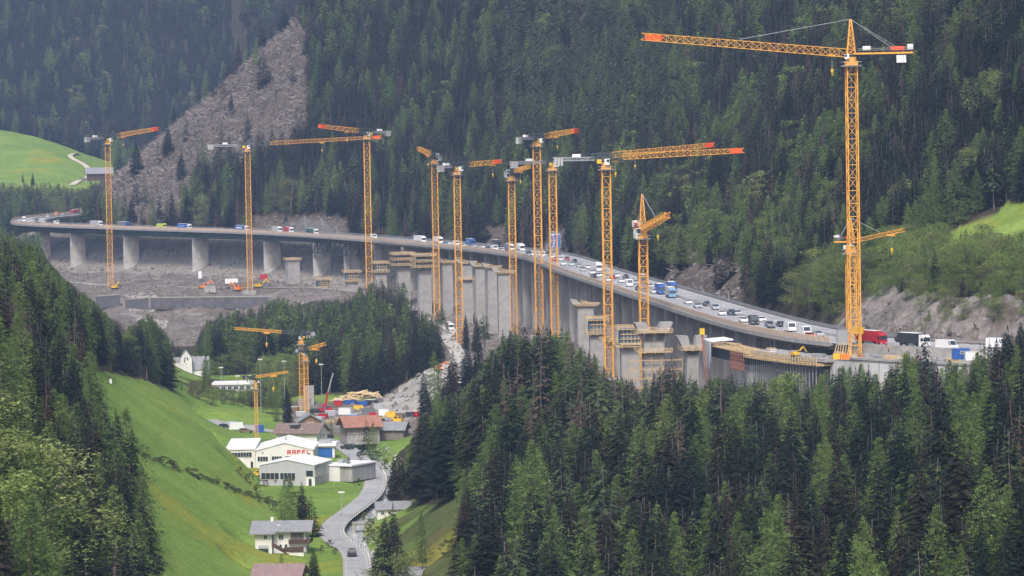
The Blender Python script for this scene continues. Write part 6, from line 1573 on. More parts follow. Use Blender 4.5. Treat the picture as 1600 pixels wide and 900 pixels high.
# church
xc, yc = place(290, 590, -107.6)
r = thing('church', 'small white church with gabled tower, clock and steep grey roof at the meadow crest', 'church', (xc, yc + 4, -108), math.radians(6))
gable(r, 5.2, 5.2, 8.2 + .8, 3.6, wall_white, roof_grey, 'y', .25, cx=0, cy=0)
for sx in (-.75, .35): window(r, sx, sx + .5, 8.0, 9.4, -2.6, mull=0)
MB().mat(white).cyl((0, -2.75, 6.4), (0, -2.6, 6.4), .95, .95, 14).build('clock_face', r); MB().mat(red).cyl((0, -2.80, 6.4), (0, -2.76, 6.4), .35, .35, 10).build('clock_ring', r); MB().mat(steel_dark).box(-.35, .35, -2.7, -2.6, 1.2, 3.0).build('slit_window', r)
window(r, -1.0, -.4, 7.0, 8.6, -2.65, mull=0)
gable(r, 9.5, 8, 3.6, 5.4, wall_white, roof_grey, 'x', .3, cx=5.4, cy=5.2); MB().mat(wall_white).box(-6.2, -2.6, .5, 6, 0, 7.2).build('side_chapel', r); MB().mat(roof_grey).hexa([(-6.5, .2, 7.2), (-2.6, .2, 7.2), (-2.6, 6, 7.2), (-6.5, 6, 7.2), (-6.2, 2.5, 9.2), (-2.6, 2.5, 9.2), (-2.6, 3.5, 9.2), (-6.2, 3.5, 9.2)]).build('chapel_roof', r)
xc, yc = place(333, 612, -107.6)
r = thing('long_white_building', 'long low white roofed building behind the leafy trees right of the church', 'building', (xc, yc, -107.8))
MB().mat(wall_grey).box(0, 17, 0, 14, 0, 3.0).build('wall', r); MB().mat(roof_white).box(-.5, 17.5, -.5, 14.5, 3.0, 3.8).build('roof', r)
for k in range(6): window(r, 1 + k * 2.6, 2.6 + k * 2.6, 1.0, 2.4, 0)
# far barn
xb_, yb_, zb_ = BARNL
r = thing('dark_barn', 'dark wooden barn with pale roof on the far green meadow', 'barn', (xb_, yb_, zb_ - .3), math.radians(8))
gable(r, 22, 14, 7.5, 4.5, wood_dark, roof_grey, 'x', 1.8); MB().mat(conc).box(-17, -11.2, -7, 4, 0, 2.2).build('ramp', r); MB().mat(roof_grey).box(-18, -11.2, -8, -2, 2.3, 2.8).build('lean_to_roof', r)
# hay mound at the bottom
# ---------------------------------------------------------------- construction yard in the valley
rq = random.Random(12)
def box_thing(name, label, cat, px, py, z, size, m_, rz=0.0, ribs=True, roofm=None, group=None, D=None):
    if D: v = P(px, py, D); x, y, zz = v.x, v.y, h1(v.x, v.y)
    else: x, y = place(px, py, z); zz = h1(x, y)
    r = thing(name, label, cat, (x, y, zz), rz, group); L, W, H = size
    MB().mat(m_).box(-L / 2, L / 2, -W / 2, W / 2, .1, H).build('body', r)
    if ribs:
        mb = MB().mat(m_); k = -L / 2 + .3
        while k < L / 2: mb.box(k, k + .12, -W / 2 - .06, -W / 2, .2, H - .1); k += .6
        mb.build('rib', r)
    MB().mat(roofm or m_).box(-L / 2 - .05, L / 2 + .05, -W / 2 - .05, W / 2 + .05, H, H + .1).build('lid', r)
    return r
CG = 'containers and cabins in the valley construction yard'
bt = box_thing
bt('site_container', 'dark blue site container standing beside the thin yellow crane', 'container', 406, 674, -107.6, (3.0, 2.5, 2.6), PAINT['blue'])
bt('site_cabin', 'grey flat cabin left of the dark blue container by the yellow crane', 'cabin', 393, 673, -107.6, (5, 2.5, 2.4), wall_grey)
cont = [(470, 648, 'silver', 'grey stack of steel formwork at the left end of the yard'), (482, 655, 'grey', 'dark grey cabin in the left of the yard'), (492, 643, 'dark', 'dark roofed cabin near the lift shaft'), (505, 655, 'red', 'bright red container in the middle of the yard'), (507, 640, 'slate', 'slate coloured cabin behind the red container'), (516, 650, 'silver', 'pale container right of the red container'), (528, 633, 'red', 'small dark red container by the slope'),
        (540, 648, 'white', 'long white sheeted container at the yard front'), (551, 655, 'lightblue', 'light blue container at the end of the white one'), (548, 634, 'blue', 'tall blue cabin with white roof'), (560, 640, 'yellow', 'yellow machine cabin between blue ones'), (566, 634, 'blue', 'pointed dark blue container by the yellow cabin'), (575, 645, 'grey', 'grey container near the timber slope'), (579, 633, 'dark', 'black container farthest right in the back row'), (590, 640, 'silver', 'silver container below the mound'), (583, 655, 'red', 'red and white cabin behind the terracotta roof'),
        (612, 652, 'yellow', 'yellow container at the mound foot'), (625, 655, 'brown', 'brown container at the mound foot'), (640, 652, 'dark', 'black container at the mound foot'), (650, 651, 'red', 'red container with white mark at the right end of the yard'), (600, 650, 'white', 'white cabin left of the yellow container'), (460, 640, 'brown', 'stack of brown boards left in the yard'), (497, 662, 'silver', 'flat silver pallet stack at the meadow edge')]
for px, py, col, lab in cont:
    bt('site_container', lab, 'container', px, py, -107.6, (rq.uniform(2.8, 5.0), 2.2, rq.uniform(1.6, 2.6)), PAINT[col], rz=rq.uniform(-.5, .5), roofm=PAINT['white'] if rq.random() < .35 else None, group=CG)
for i, (px, py) in enumerate([(474, 660), (486, 662), (500, 650), (512, 661), (522, 643), (534, 657), (556, 646), (570, 655), (590, 628), (536, 626)]):
    x, y = place(px, py, -107.6); r = thing('material_stack', ['low stack of steel props in the yard', 'pile of pale timber beams in the yard'][i % 2] + [' at its left edge', ' beside the red container', ' in front of the white container', ' near the slope', ' below the log pile'][i // 2], 'stack', (x, y, h1(x, y)), rq.uniform(-.6, .6), 'material stacks in the yard')
    for k in range(3):
        mb = MB().mat([steel_grey, timber_pale][i % 2])
        for q in range(7): mb.box(-2.2 + rq.uniform(-.2, .2), 2.2, -1.2 + q * .35, -.95 + q * .35, k * .4, k * .4 + .3)
        mb.build('layer', r)
# concrete shaft and base with the small cranes
bt('concrete_shaft', 'pale square concrete lift shaft beside the small valley crane', 'shaft', 483, 627, -107.6, (4.2, 4.2, 7.5), conc_new, ribs=False)
bt('concrete_block', 'pale concrete block in front of the lift shaft', 'block', 476, 633, -107.6, (5.0, 4, 4.0), conc_new, ribs=False)
# red telescopic crane
x, y = place(508, 640, -107.6)
r = thing('mobile_crane', 'red mobile crane with raised grey boom in the yard', 'mobile crane', (x, y, h1(x, y)))
MB().mat(red).box(-2.8, 2.8, -1.2, 1.2, .7, 2.0).build('carrier', r); MB().mat(red).box(-1.2, .8, -1, 1, 2.0, 3.4).build('cab', r); MB().mat(red).bar((0, 0, 2.5), (1.2, 0, 8), .8).build('boom_base', r); MB().mat(steel_grey).bar((1.2, 0, 8), (3.4, 0, 15.5), .45).build('boom', r)
for sx in (-2, 0, 2):
    for sy in (-1, 1): put('wheel', wheelmesh(.5, .35), r, (sx, sy, .5))
# log pile on the slope
x, y = place(556, 628, -107.0)
r = thing('log_pile', 'heap of pale sawn timber and logs on the slope behind the yard', 'log pile', (x, y, h1(x, y)))
lg = MB().mat(timber_pale).cyl((-3.2, 0, 0), (3.2, 0, 0), .32, .28, 6).mesh('log')
for k in range(46):
    o = link('log', lg, r); u = rq.uniform(-1, 1); o.location = (u * 8, rq.uniform(-2, 6), .4 + rq.random() * 2 * (1 - abs(u)) + rq.uniform(0, 1.5) + (u + 1) * 1.2); o.rotation_euler = (rq.uniform(-.2, .2), rq.uniform(-.5, .2), rq.uniform(-.9, .9))
# lamp posts of the yard
lp = None
for px, py0, py1, lab in [(346, 612, 575, 'lamp post right of the church'), (372, 616, 588, 'short lamp post by the long white building'), (408, 640, 562, 'tall lamp post at the left of the yard'), (445, 640, 565, 'tall twin lamp post behind the broad spruce'), (503, 634, 570, 'lamp post right of the small valley cranes'), (534, 806, 770, 'thin pole on the grass beside the valley road')]:
    x, y = place(px, py0, -107.8); g = h1(x, y); zt = P(px, py1, y).z; H = zt - g
    r = thing('lamp_post', lab, 'lamp post', (x, y, g)); MB().mat(steel_grey).cyl((0, 0, 0), (0, 0, H), .14, .09, 6).build('pole', r); MB().mat(white).box(-.9, .9, -.25, .25, H, H + .35).build('lamp_head', r)
# excavators
def excavator(label, px, py, z=None, D=None, rz=0.3, col=yellow, s=1.0):
    if D: v = P(px, py, D); x, y = v.x, v.y
    else: x, y = place(px, py, z)
    r = thing('excavator', label, 'excavator', (x, y, h1(x, y)), rz, 'excavators on the site'); r.scale = (s, s, s)
    for sy in (-1.1, 1.1): MB().mat(black).box(-2, 2, sy - .3, sy + .3, 0, .8).build('track', r)
    MB().mat(col).box(-1.8, 1.4, -1.3, 1.3, .9, 2.1).build('body', r); c_ = MB().mat(col).box(.2, 1.5, -1.3, -.2, 2.1, 3.1).build('cab', r); MB().mat(glass).box(.5, 1.55, -1.33, -.15, 2.2, 3.0).build('cab_window', c_)
    MB().mat(col).bar((1.2, .3, 1.8), (4.2, .3, 4.6), .5).build('boom', r); MB().mat(col).bar((4.2, .3, 4.6), (6.0, .3, 2.2), .4).build('stick', r); MB().mat(steel_dark).hexa([(5.3, -.3, 1.2), (6.4, -.3, 1.2), (6.4, .9, 1.2), (5.3, .9, 1.2), (5.6, -.3, 2.3), (6.3, -.3, 2.3), (6.3, .9, 2.3), (5.6, .9, 2.3)]).build('bucket', r)
    return r
excavator('orange excavator on the terrace right of the leftmost crane', 318, 457, D=2330, col=PAINT['orange'], s=1.2)
excavator('orange excavator by the foot of the second crane', 372, 458, D=2310, rz=2.5, col=PAINT['orange'], s=1.2)
excavator('yellow excavator at the terrace edge right of the second crane foot', 404, 456, D=2320, rz=.2, s=1.2)
excavator('yellow excavator beside the foot of the leftmost crane', 180, 458, D=2340, rz=1.0, s=1.0)
excavator('yellow excavator in the stone heap beside the white halls', 399, 752, z=-107.2, rz=.1, s=.7)
excavator('yellow excavator at the mound foot right of the terracotta roof', 622, 660, z=-106.8, rz=2.8)
excavator('small orange excavator on the haul road bend', 685, 574, D=1560, rz=.3, col=PAINT['orange'], s=.8)
excavator('yellow machine on the timber deck beside the abutment', 1243, 540, D=1105, rz=.4, s=.6).location.z = -66.3
r = VG('lorry', 702, 517, 1945, 'white concrete mixer lorry coming down the haul road', 'white', 'brown', rz=-1.4, rigid=True)
# terrace retaining walls, heaps, silo
for (px0, py0, px1, py1, D0, D1, lab) in [(151, 463, 188, 460, 2212, 2216, 'dark shotcrete retaining wall under the leftmost crane'), (235, 465, 420, 463, 2216, 2216, 'long dark retaining wall along the terrace edge below the second crane'), (197, 468, 232, 465, 2210, 2214, 'short dark wall left of the long terrace wall')]:
    A_ = P(px0, py0, D0); B_ = P(px1, py1, D1); r = thing('terrace_wall', lab, 'wall', tuple(A_)); mb = MB().mat(mat('shotcrete', (.12, .12, .13), .9, .3, .2)); d = B_ - A_
    nrm = Vector((-d.y, d.x, 0)).normalized(); H = 7
    n_ = max(2, int(d.length / 6))
    for k in range(n_):
        p = d * (k / n_); q = d * ((k + 1) / n_ * .995); mb.hexa([tuple(p - Vector((0, 0, H))), tuple(q - Vector((0, 0, H))), tuple(q + nrm * 2 - Vector((0, 0, H))), tuple(p + nrm * 2 - Vector((0, 0, H))), tuple(p), tuple(q), tuple(q + nrm * 2), tuple(p + nrm * 2)])
    mb.build('wall_face', r); MB().mat(conc).bar(tuple(nrm), tuple(d + nrm), 2.2, .5).build('wall_cap', r)
v = P(313, 432, 2420); r = thing('silo', 'small white silo tank under the bridge left of the second crane', 'silo', (v.x, v.y, h1(v.x, v.y))); MB().mat(white).cyl((0, 0, 1.5), (0, 0, 6), 1.4, 1.4, 12).build('tank', r); MB().mat(steel_grey).cyl((0, 0, 0), (0, 0, 1.5), .5, 1.3, 8).build('stand', r)
bt('site_container', 'grey concrete box at the terrace edge between first and second crane', 'container', 329, 462, 0, (7, 4, 4), conc, ribs=False, D=2290)
bt('site_container', 'white cabin on the terrace near the second crane', 'container', 362, 447, 0, (8, 3, 3), PAINT['white'], D=2380)
bt('site_container', 'brown container on the terrace left of the second crane foot', 'container', 380, 450, 0, (7, 3, 3), PAINT['brown'], D=2350)
bt('site_container', 'red container on the terrace right of the second crane foot', 'container', 412, 440, 0, (5, 3, 3), PAINT['red'], D=2420)
# site cabins and equipment by the largest crane
bt('mesh_cage', 'tall grey mesh cage beside the mast foot of the largest crane', 'cage', 1318, 535, 0, (3.6, 2.6, 4.2), steel_grey, D=1096).location.z = Z0 + .3
bt('site_cabin', 'bright blue site cabin with two white windows right of the cliff', 'cabin', 1501, 556, 0, (4.6, 2.4, 2.9), PAINT['blue'], D=1040).location.z = Z0 - 1.0
o = [x for x in bpy.data.objects if x.get('label', '').startswith('bright blue site cabin')][0]
for k in (-.1, 1.2): window(o, k, k + .8, 1.6, 2.3, -1.27)
bt('tank_trailer', 'white rounded tank trailer right of the blue cabin', 'tank', 1525, 556, 0, (6.0, 2.4, 2.2), white, ribs=False, D=1035).location.z = Z0 - 1.0
bt('warning_board', 'yellow and black board behind the largest crane mast', 'board', 1341, 520, 0, (3.6, .3, 2.0), yellow, D=1100).location.z = Z0 + 3
for k, (px, py, D, lab) in enumerate([(1308, 562, 1082, 'yellow props leaning at the left end of the abutment'), (1320, 563, 1080, 'orange box with props on the abutment edge')]):
    v = P(px, py, D); r = thing('prop_frame', lab, 'props', (v.x, v.y, -65.9)); 
    MB().mat([yellow, PAINT['orange']][k]).box(-1.2, 1.2, -1, 1, 0, 1.6).build('base_box', r)
    for q in range(4): MB().mat(timber_pale).bar((-1 + q * .7, -1, 0), (q * .7, .5, 4.6), .18).build('prop', r)
# people: workers in pale helmets on the hammerhead pier, and on the site
def worker(label, loc, rz, jacket, trousers=steel_dark, arm=0.3):
    """one continuous skinned body with hair or helmet and clothes as children"""
    o = bpy.data.meshes.new('person'); J = [(0, 0, .95), (0, 0, 1.2), (0, 0, 1.42), (0, 0, 1.53), (0, .01, 1.66), (0, 0, 1.78), (-.11, 0, .9), (-.13, .03, .5), (-.13, -.02, .08), (-.13, .12, .03), (.11, 0, .9), (.14, -.06, .5), (.15, -.02, .08), (.15, .12, .03),
         (-.19, 0, 1.42), (-.27, .02, 1.14), (-.24, .05 + arm * .6, .95 + arm * .4), (-.24, .12 + arm * .7, .9 + arm * .45), (.19, 0, 1.42), (.27, .02, 1.14), (.25, .08, .92), (.25, .11, .84)]
    E = [(0, 1), (1, 2), (2, 3), (3, 4), (4, 5), (0, 6), (6, 7), (7, 8), (8, 9), (0, 10), (10, 11), (11, 12), (12, 13), (2, 14), (14, 15), (15, 16), (16, 17), (2, 18), (18, 19), (19, 20), (20, 21)]
    rad = [.15, .14, .16, .06, .09, .08, .09, .065, .045, .04, .09, .065, .045, .04, .07, .05, .035, .04, .07, .05, .035, .04]
    o.from_pydata(J, E, []); skm = mat('skin', (.45, .28, .2), .6); o.materials.append(jacket)
    ob = bpy.data.objects.new('body', o); r = thing('person', label, 'person', loc, rz, None); COL.objects.link(ob); ob.parent = r
    md = ob.modifiers.new('skin', 'SKIN'); sv = o.skin_vertices[0].data if o.skin_vertices else None
    if sv is None: return r
    for i, q in enumerate(rad): sv[i].radius = (q, q)
    sv[0].use_root = True
    ob.modifiers.new('sub', 'SUBSURF').levels = 1
    MB().mat(skm).cyl((0, .02, 1.58), (0, .02, 1.74), .088, .09, 8).build('face', r); MB().mat(white).cyl((0, 0, 1.72), (0, 0, 1.86), .125, .06, 10).build('helmet', r)
    MB().mat(trousers).cyl((-.12, 0, .10), (-.11, 0, .95), .07, .11, 8).cyl((.13, 0, .10), (.11, 0, .95), .07, .11, 8).build('trousers', r)
    return r
hv = mat('hi_vis', (.65, .75, .05), .6); dk = mat('dark_jacket', (.05, .06, .08), .8)
x, y, z = hamm.location
top = P(1041, 519, y).z
def psn(label, px, py, D, jk, zadd=0, rz=0.0): v = P(px, py, D); return worker(label, (v.x, v.y, v.z), rz, jk)
wk = hamm.location
ppl = [(1039, 513, 'worker in dark clothes with white helmet on the hammerhead pier scaffold'), (1044, 521, 'worker in yellow vest standing in the concrete trough of the hammerhead pier')]
for i, (px, py, lab) in enumerate(ppl): worker(lab, tuple(P(px, py, wk.y - 2)), .5 + i * 2, [dk, hv][i])
v = P(987, 580, wk.y + 12); worker('worker with yellow vest on the ground between the right hand new piers', (v.x, v.y, h1(v.x, v.y)), 1.0, hv)
v = P(1388, 546, 1062); worker('worker in orange vest beside the red lorry cab', (v.x, v.y, Z0 + .03), 2.0, PAINT['orange'])
# ---------------------------------------------------------------- motorway sign
loc, rz, a = on_bridge(865, 14.2)
x, y, nx, ny = [float(v) for v in spine(a, 15.2)]
gz = h1(x, y)
sg = thing('motorway_sign', 'tall blue motorway direction sign with white border behind a crane mast', 'sign', (x, y, min(gz, Z0)), 0)
hb = Z0 - min(gz, Z0)
for sx in (-1.8, 1.8): MB().mat(steel_grey).cyl((sx, .2, 0), (sx, .2, 9 + hb), .16, .16, 8).build('post', sg)
MB().mat(blue).box(-2.6, 2.6, -.1, .1, 2 + hb, 10 + hb).build('panel', sg)
mb = MB().mat(white)
for b_ in ((-2.5, 2.5, 9.8, 9.9), (-2.5, 2.5, 2.1, 2.2), (-2.5, -2.4, 2.2, 9.8), (2.4, 2.5, 2.2, 9.8)): mb.box(b_[0], b_[1], -.13, -.1, b_[2] + hb, b_[3] + hb)
mb.build('border', sg)
mb = MB().mat(white); mb.box(-.9, -.6, -.13, -.1, 3 + hb, 7.2 + hb); mb.box(.6, .9, -.13, -.1, 3 + hb, 7.2 + hb); mb.bar((.75, -.12, 7.1 + hb), (1.7, -.12, 8.6 + hb), .3, .03); mb.bar((-.75, -.12, 7.1 + hb), (-.75, -.12, 8.6 + hb), .3, .03)
mb.box(-2.0, -1.2, -.13, -.1, 8.4 + hb, 8.9 + hb); mb.box(.2, 2.1, -.13, -.1, 9.0 + hb, 9.4 + hb); mb.box(-2, 0, -.13, -.1, 9.0 + hb, 9.4 + hb); mb.build('arrow_symbols', sg)
MB().mat(white).box(-1.9, -1.1, -.13, -.1, 2.6 + hb, 2.9 + hb).build('small_plate', sg)

# ---------------------------------------------------------------- rockfall nets on the slope above the motorway
def rock_net(label, pts, top_h, nseg, lean=2.0):
    """pts: [(px, off)] foot line above the road; posts and a wire net hung between them"""
    P0 = []
    for px, off, hh in pts:
        a = arc_at_px(px, off); x, y, nx, ny = [float(v) for v in spine(a, off)]; z = h1(x, y); P0.append((Vector((x, y, z)), hh, Vector((nx, ny, 0))))
    o0 = P0[0][0]; r = thing('rockfall_net', label, 'net', tuple(o0), 0, 'rockfall nets above the motorway')
    for p, hh, n_ in P0: MB().mat(steel_grey).bar(tuple(p - o0), tuple(p - o0 + Vector((0, 0, hh)) - n_ * 1.0), .25).build('post', r)
    mb = MB().mat(wire_grey); nv = 12
    for i in range(len(P0) - 1):
        (p, hp, n0), (q, hq, n1) = P0[i], P0[i + 1]
        for k in range(nseg + 1):
            t = k / nseg; b = p.lerp(q, t); sag = 1 - .25 * math.sin(math.pi * t); h_ = (hp + (hq - hp) * t) * sag
            mb.bar(tuple(b - o0), tuple(b - o0 + Vector((0, 0, h_)) - n0 * h_ * .12), .10)
        for j in range(nv + 1):
            f = j / nv
            prev = None
            for k in range(0, nseg + 1, 3):
                t = k / nseg; b = p.lerp(q, t); sag = 1 - .25 * math.sin(math.pi * t); h_ = (hp + (hq - hp) * t) * sag * f
                c_ = b - o0 + Vector((0, 0, h_)) - n0 * h_ * .12
                if prev is not None: mb.bar(tuple(prev), tuple(c_), .09)
                prev = c_
    o = mb.build('wire_mesh', r); return r
rock_net('long grey rockfall net on posts above the motorway between second and third crane', [(400, 18, 2), (425, 19, 8), (450, 20, 10), (478, 21, 13), (505, 21, 12), (528, 19, 10), (538, 17, 2)], 10, 18)
rock_net('small rockfall net beside the blue motorway sign', [(850, 18, 2), (857, 20, 8), (868, 22, 12), (884, 24, 11), (890, 18, 3)], 10, 9)
rock_net('drooping rockfall net left of the rocky gully at right', [(1048, 17, 9), (1060, 16, 6), (1078, 15.5, 4)], 8, 9)
rock_net('second drooping rockfall net right of the rocky gully', [(1100, 17, 9), (1118, 16, 3), (1132, 16, 5), (1142, 17, 9)], 8, 9)
rock_net('low rockfall net on the slope left of the sixth crane', [(750, 17, 2), (765, 19, 7), (785, 18, 2)], 8, 9)
rock_net('rockfall net at the foot of the cleared slope by the leftmost crane', [(138, 16, 3), (143, 18, 9), (160, 18, 5), (182, 17, 4)], 8, 9)

# ---------------------------------------------------------------- felled timber on the cleared slope, boulders and rubble: heaps nobody could count
def scatter_sticks(name, label, cond, n_try, box, L, w, m_, cat, seed, flat=.25, maxn=9000, yscale=1.0):
    q = np.random.RandomState(seed); X = q.uniform(box[0], box[1], n_try); Y = q.uniform(box[2], box[3], n_try)
    s, arc = spine_dist(X, Y); Z = height(X, Y, (s, arc)); c_ = classify(X, Y, Z, s, arc)
    ok = cond(c_, X, Y, s, arc); X, Y, Z = X[ok][:maxn], Y[ok][:maxn], Z[ok][:maxn]; N = len(X)
    if N == 0: print('NO', name); return
    a = q.uniform(0, 6.283, N); ll = q.uniform(L[0], L[1], N) / 2; e = q.uniform(-flat, flat, N); ww = q.uniform(w[0], w[1], N)
    dx, dy, dz = np.cos(a) * ll, np.sin(a) * ll, e * ll
    A_ = np.stack([X - dx, Y - dy, Z - dz + ww * .8 + .2], 1); B_ = np.stack([X + dx, Y + dy, Z + dz + ww * .8 + .2], 1)
    S = np.stack([-np.sin(a), np.cos(a), 0 * a], 1) * ww[:, None]; U = np.zeros((N, 3)); U[:, 2] = ww * 1.3
    Vv = np.stack([A_ - S, A_ + S, A_ + U, B_ - S, B_ + S, B_ + U], 1).reshape(-1, 3); k = (np.arange(N) * 6)[:, None]
    F4 = np.concatenate([k + [0, 2, 5, 3], k + [2, 1, 4, 5], k + [1, 0, 3, 4]]); F3 = np.concatenate([k + [0, 1, 2], k + [3, 5, 4]])
    me = bpy.data.meshes.new(name); me.from_pydata(Vv.tolist(), [], F4.tolist() + F3.tolist()); me.materials.append(m_); me.update()
    tag(link(name, me), label, cat, kind='stuff')
def scatter_rocks(name, label, cond, n_try, box, r_, m_, cat, seed, maxn=5000):
    q = np.random.RandomState(seed); X = q.uniform(box[0], box[1], n_try); Y = q.uniform(box[2], box[3], n_try)
    s, arc = spine_dist(X, Y); Z = height(X, Y, (s, arc)); c_ = classify(X, Y, Z, s, arc)
    ok = cond(c_, X, Y, s, arc); X, Y, Z = X[ok][:maxn], Y[ok][:maxn], Z[ok][:maxn]; N = len(X)
    base = np.array([(1, 0, 0), (-1, 0, 0), (0, 1, 0), (0, -1, 0), (0, 0, 1), (0, 0, -1)], float)
    rr = r_[0] + (r_[1] - r_[0]) * q.rand(N) ** 3
    Vv = (base[None] * rr[:, None, None] * q.uniform(.5, 1.1, (N, 6, 3)) + q.uniform(-.25, .25, (N, 6, 3)) * rr[:, None, None] + np.stack([X, Y, Z], 1)[:, None]).reshape(-1, 3)
    F = np.array([(0, 2, 4), (2, 1, 4), (1, 3, 4), (3, 0, 4), (2, 0, 5), (1, 2, 5), (3, 1, 5), (0, 3, 5)])
    Fa = (F[None] + (np.arange(N) * 6)[:, None, None]).reshape(-1, 3)
    me = bpy.data.meshes.new(name); me.from_pydata(Vv.tolist(), [], Fa.tolist()); me.materials.append(m_); me.update()
    tag(link(name, me), label, cat, kind='stuff')
dead_wood = mat('weathered_wood', (.165, .138, .122), .9, .45, .05, var2=(.06, .048, .04)); dead_pale = mat('pale_dead_wood', (.29, .26, .235), .9, .3, .2)
debc = lambda c_, X, Y, s, arc: c_['debris'] & (s > 14)
scatter_sticks('felled_timber', 'grey felled trunks and branches strewn over the cleared slope', debc, 60000, (-420, -120, 2550, 3550), (3, 11), (.13, .34), dead_wood, 'felled timber', 5, .7, 15000)
scatter_sticks('pale_felled_timber', 'pale barkless trunks lying on the cleared slope', debc, 12000, (-420, -120, 2550, 3550), (5, 13), (.14, .28), dead_pale, 'felled timber', 6, .7, 1500)
rock_m = mat('grey_rock', (.17, .15, .14), .9, .4, .15, bump=.2)
scatter_rocks('boulders', 'broken grey rocks on the cleared slope', debc, 14000, (-420, -120, 2550, 3550), (.5, 2.6), rock_m, 'boulders', 7, 3500)
cong = lambda c_, X, Y, s, arc: c_['gravel'] & (s < 12) & (np.abs(s + 2) > 0) & (Y > 1200) & ~((np.abs(s) < 14) & (Y < 1200))
scatter_rocks('rubble', 'grey rubble and spoil on the construction terraces', cong, 60000, (-420, 90, 1300, 2900), (.3, 1.9), mat('pale_rubble', (.20, .18, .16), .9, .5, .12), 'rubble', 8, 8500)
scatter_sticks('building_waste', 'scattered planks and steel bars on the construction terraces', cong, 12000, (-420, 90, 1300, 2900), (1.5, 5), (.06, .16), mat('waste_planks', (.32, .27, .21), .9, .5, .3), 'planks', 9, .3, 1300)
sc = inpoly
scatter_rocks('spoil_boulders', 'pale boulders on the spoil slope below the leftmost crane', lambda c_, X, Y, s, arc: inpoly(c_['px'], c_['py'], [(180, 462), (240, 458), (262, 490), (255, 520), (215, 500)]) & (s < 0) & (fbm(X / 11, Y / 11, 3) > -.06), 30000, (-330, -150, 2000, 2300), (.4, 1.5), mat('pale_boulder', (.36, .34, .32), .9, .3, .2), 'boulders', 10, 1400)
NA, NT = 620, 60
aa = np.linspace(float(SARC[np.argmin(np.abs(SPL[:, 0] - 215))]), arc_of_D(1215), NA); tt = np.linspace(0, 1, NT); AA, TT = np.meshgrid(aa, tt, indexing='ij')
env = sst(arc_of_D(1215), arc_of_D(1180), AA)
S0 = 14.6 + 13.5 * TT ** 1.6; cx_, cy_, nx_, ny_ = spine(AA.ravel(), 0.0); cx_, cy_, nx_, ny_ = [q.reshape(AA.shape) for q in (cx_, cy_, nx_, ny_)]
ridge = 1 - 2 * np.abs(fbm(AA / 8 + 3, TT * 1.6, 4)); ridge2 = 1 - 2 * np.abs(fbm(AA / 2.6, TT * 4 + 7, 4)); blk = np.floor(fbm(AA / 4 + 20, TT * 3.2 + 5, 3) * 9) / 9
disp = (5.5 * (ridge - .72) + 2.0 * (ridge2 - .75) + 3.5 * blk) * np.sin(np.pi * np.clip(TT, .06, .97)) ** .5
SS = S0 - disp * env
hz_top = height(cx_[:, -1] + nx_[:, -1] * 28.5, cy_[:, -1] + ny_[:, -1] * 28.5)[:, None]
ZZ = (ROADZ - .6) * (1 - TT) + (hz_top + .8) * TT + 1.2 * fbm(AA / 3, TT * 6, 3) * np.sin(np.pi * TT)
ZZ = ZZ - (1 - env) * 9
Vv = np.stack([cx_ + nx_ * SS, cy_ + ny_ * SS, ZZ], -1).reshape(-1, 3)
ix = (np.arange(NA - 1)[:, None] * NT + np.arange(NT - 1)[None]).ravel(); Fq = np.stack([ix, ix + NT, ix + NT + 1, ix + 1], 1)
me = bpy.data.meshes.new('rock_face'); me.from_pydata(Vv.tolist(), [], Fq.tolist()); me.materials.append(mat('cliff_stone', (.19, .17, .158), .92, .5, .35, bump=.35, stretch=(1, 1, .35), var2=(.10, .088, .08))); me.update()
tag(link('rock_face', me), kind='structure')
netc = lambda c_, X, Y, s, arc: c_['nets'] & (s > 15) & (s < 40) 
scatter_rocks('slope_rocks', 'brown grey rocks on the bare slopes under the rockfall nets', netc, 40000, (-300, 130, 1350, 2750), (.4, 2.2), rock_m, 'rocks', 12, 3000)
scatter_sticks('fallen_branches', 'fallen branches on the bare slopes under the rockfall nets', netc, 12000, (-300, 130, 1350, 2750), (3, 9), (.12, .3), dead_wood, 'branches', 13, .5, 1200)
strm = lambda c_, X, Y, s, arc: (polydist(X, Y, STREAM)[0] < 5.5)
scatter_rocks('stream_boulders', 'pale boulders in and beside the stream', strm, 30000, (-60, 0, 870, 1330), (.25, 1.0), mat('stream_stone', (.42, .41, .39), .8, .3, .8), 'boulders', 14, 1500)
# meadow hedge line and garden bushes (each a bush)
bush_m = foliage_mat('bush_leaves', [(.075, .09, .045), (.11, .13, .05), (.095, .095, .06)], .4); bush_y = foliage_mat('spring_bush_leaves', [(.16, .20, .045), (.13, .17, .05), (.19, .21, .06)], .35)
bmesh_ = [broad_crown('bush_crown', 200 + i, [bush_m, bush_m, bush_y][i], clumps=24, leaves=110, w=.42, cb=.05, leaf=.028) for i in range(3)]
bst = limb_trunk('bush_stem', 9, grey_bark)
HEDGE = [(183, 692), (200, 703), (216, 712), (232, 716), (245, 722), (262, 728), (275, 734), (288, 738), (308, 747), (318, 751), (333, 757), (347, 761), (358, 766), (372, 770), (385, 775), (398, 780), (412, 784), (424, 788)]
brn = random.Random(8); HB = []
for (px, py) in HEDGE:
    for k in range(5): HB.append((px + brn.uniform(-9, 9), py + 0.42 * 0 + brn.uniform(-2, 2), brn.uniform(.8, 1.9) + (2.0 if (px in (262, 308, 216) and k == 0) else 0), 0 if brn.random() < .7 else 2, 'low dark bush in the hedge line crossing the bright meadow', 'bushes of the meadow hedge'))
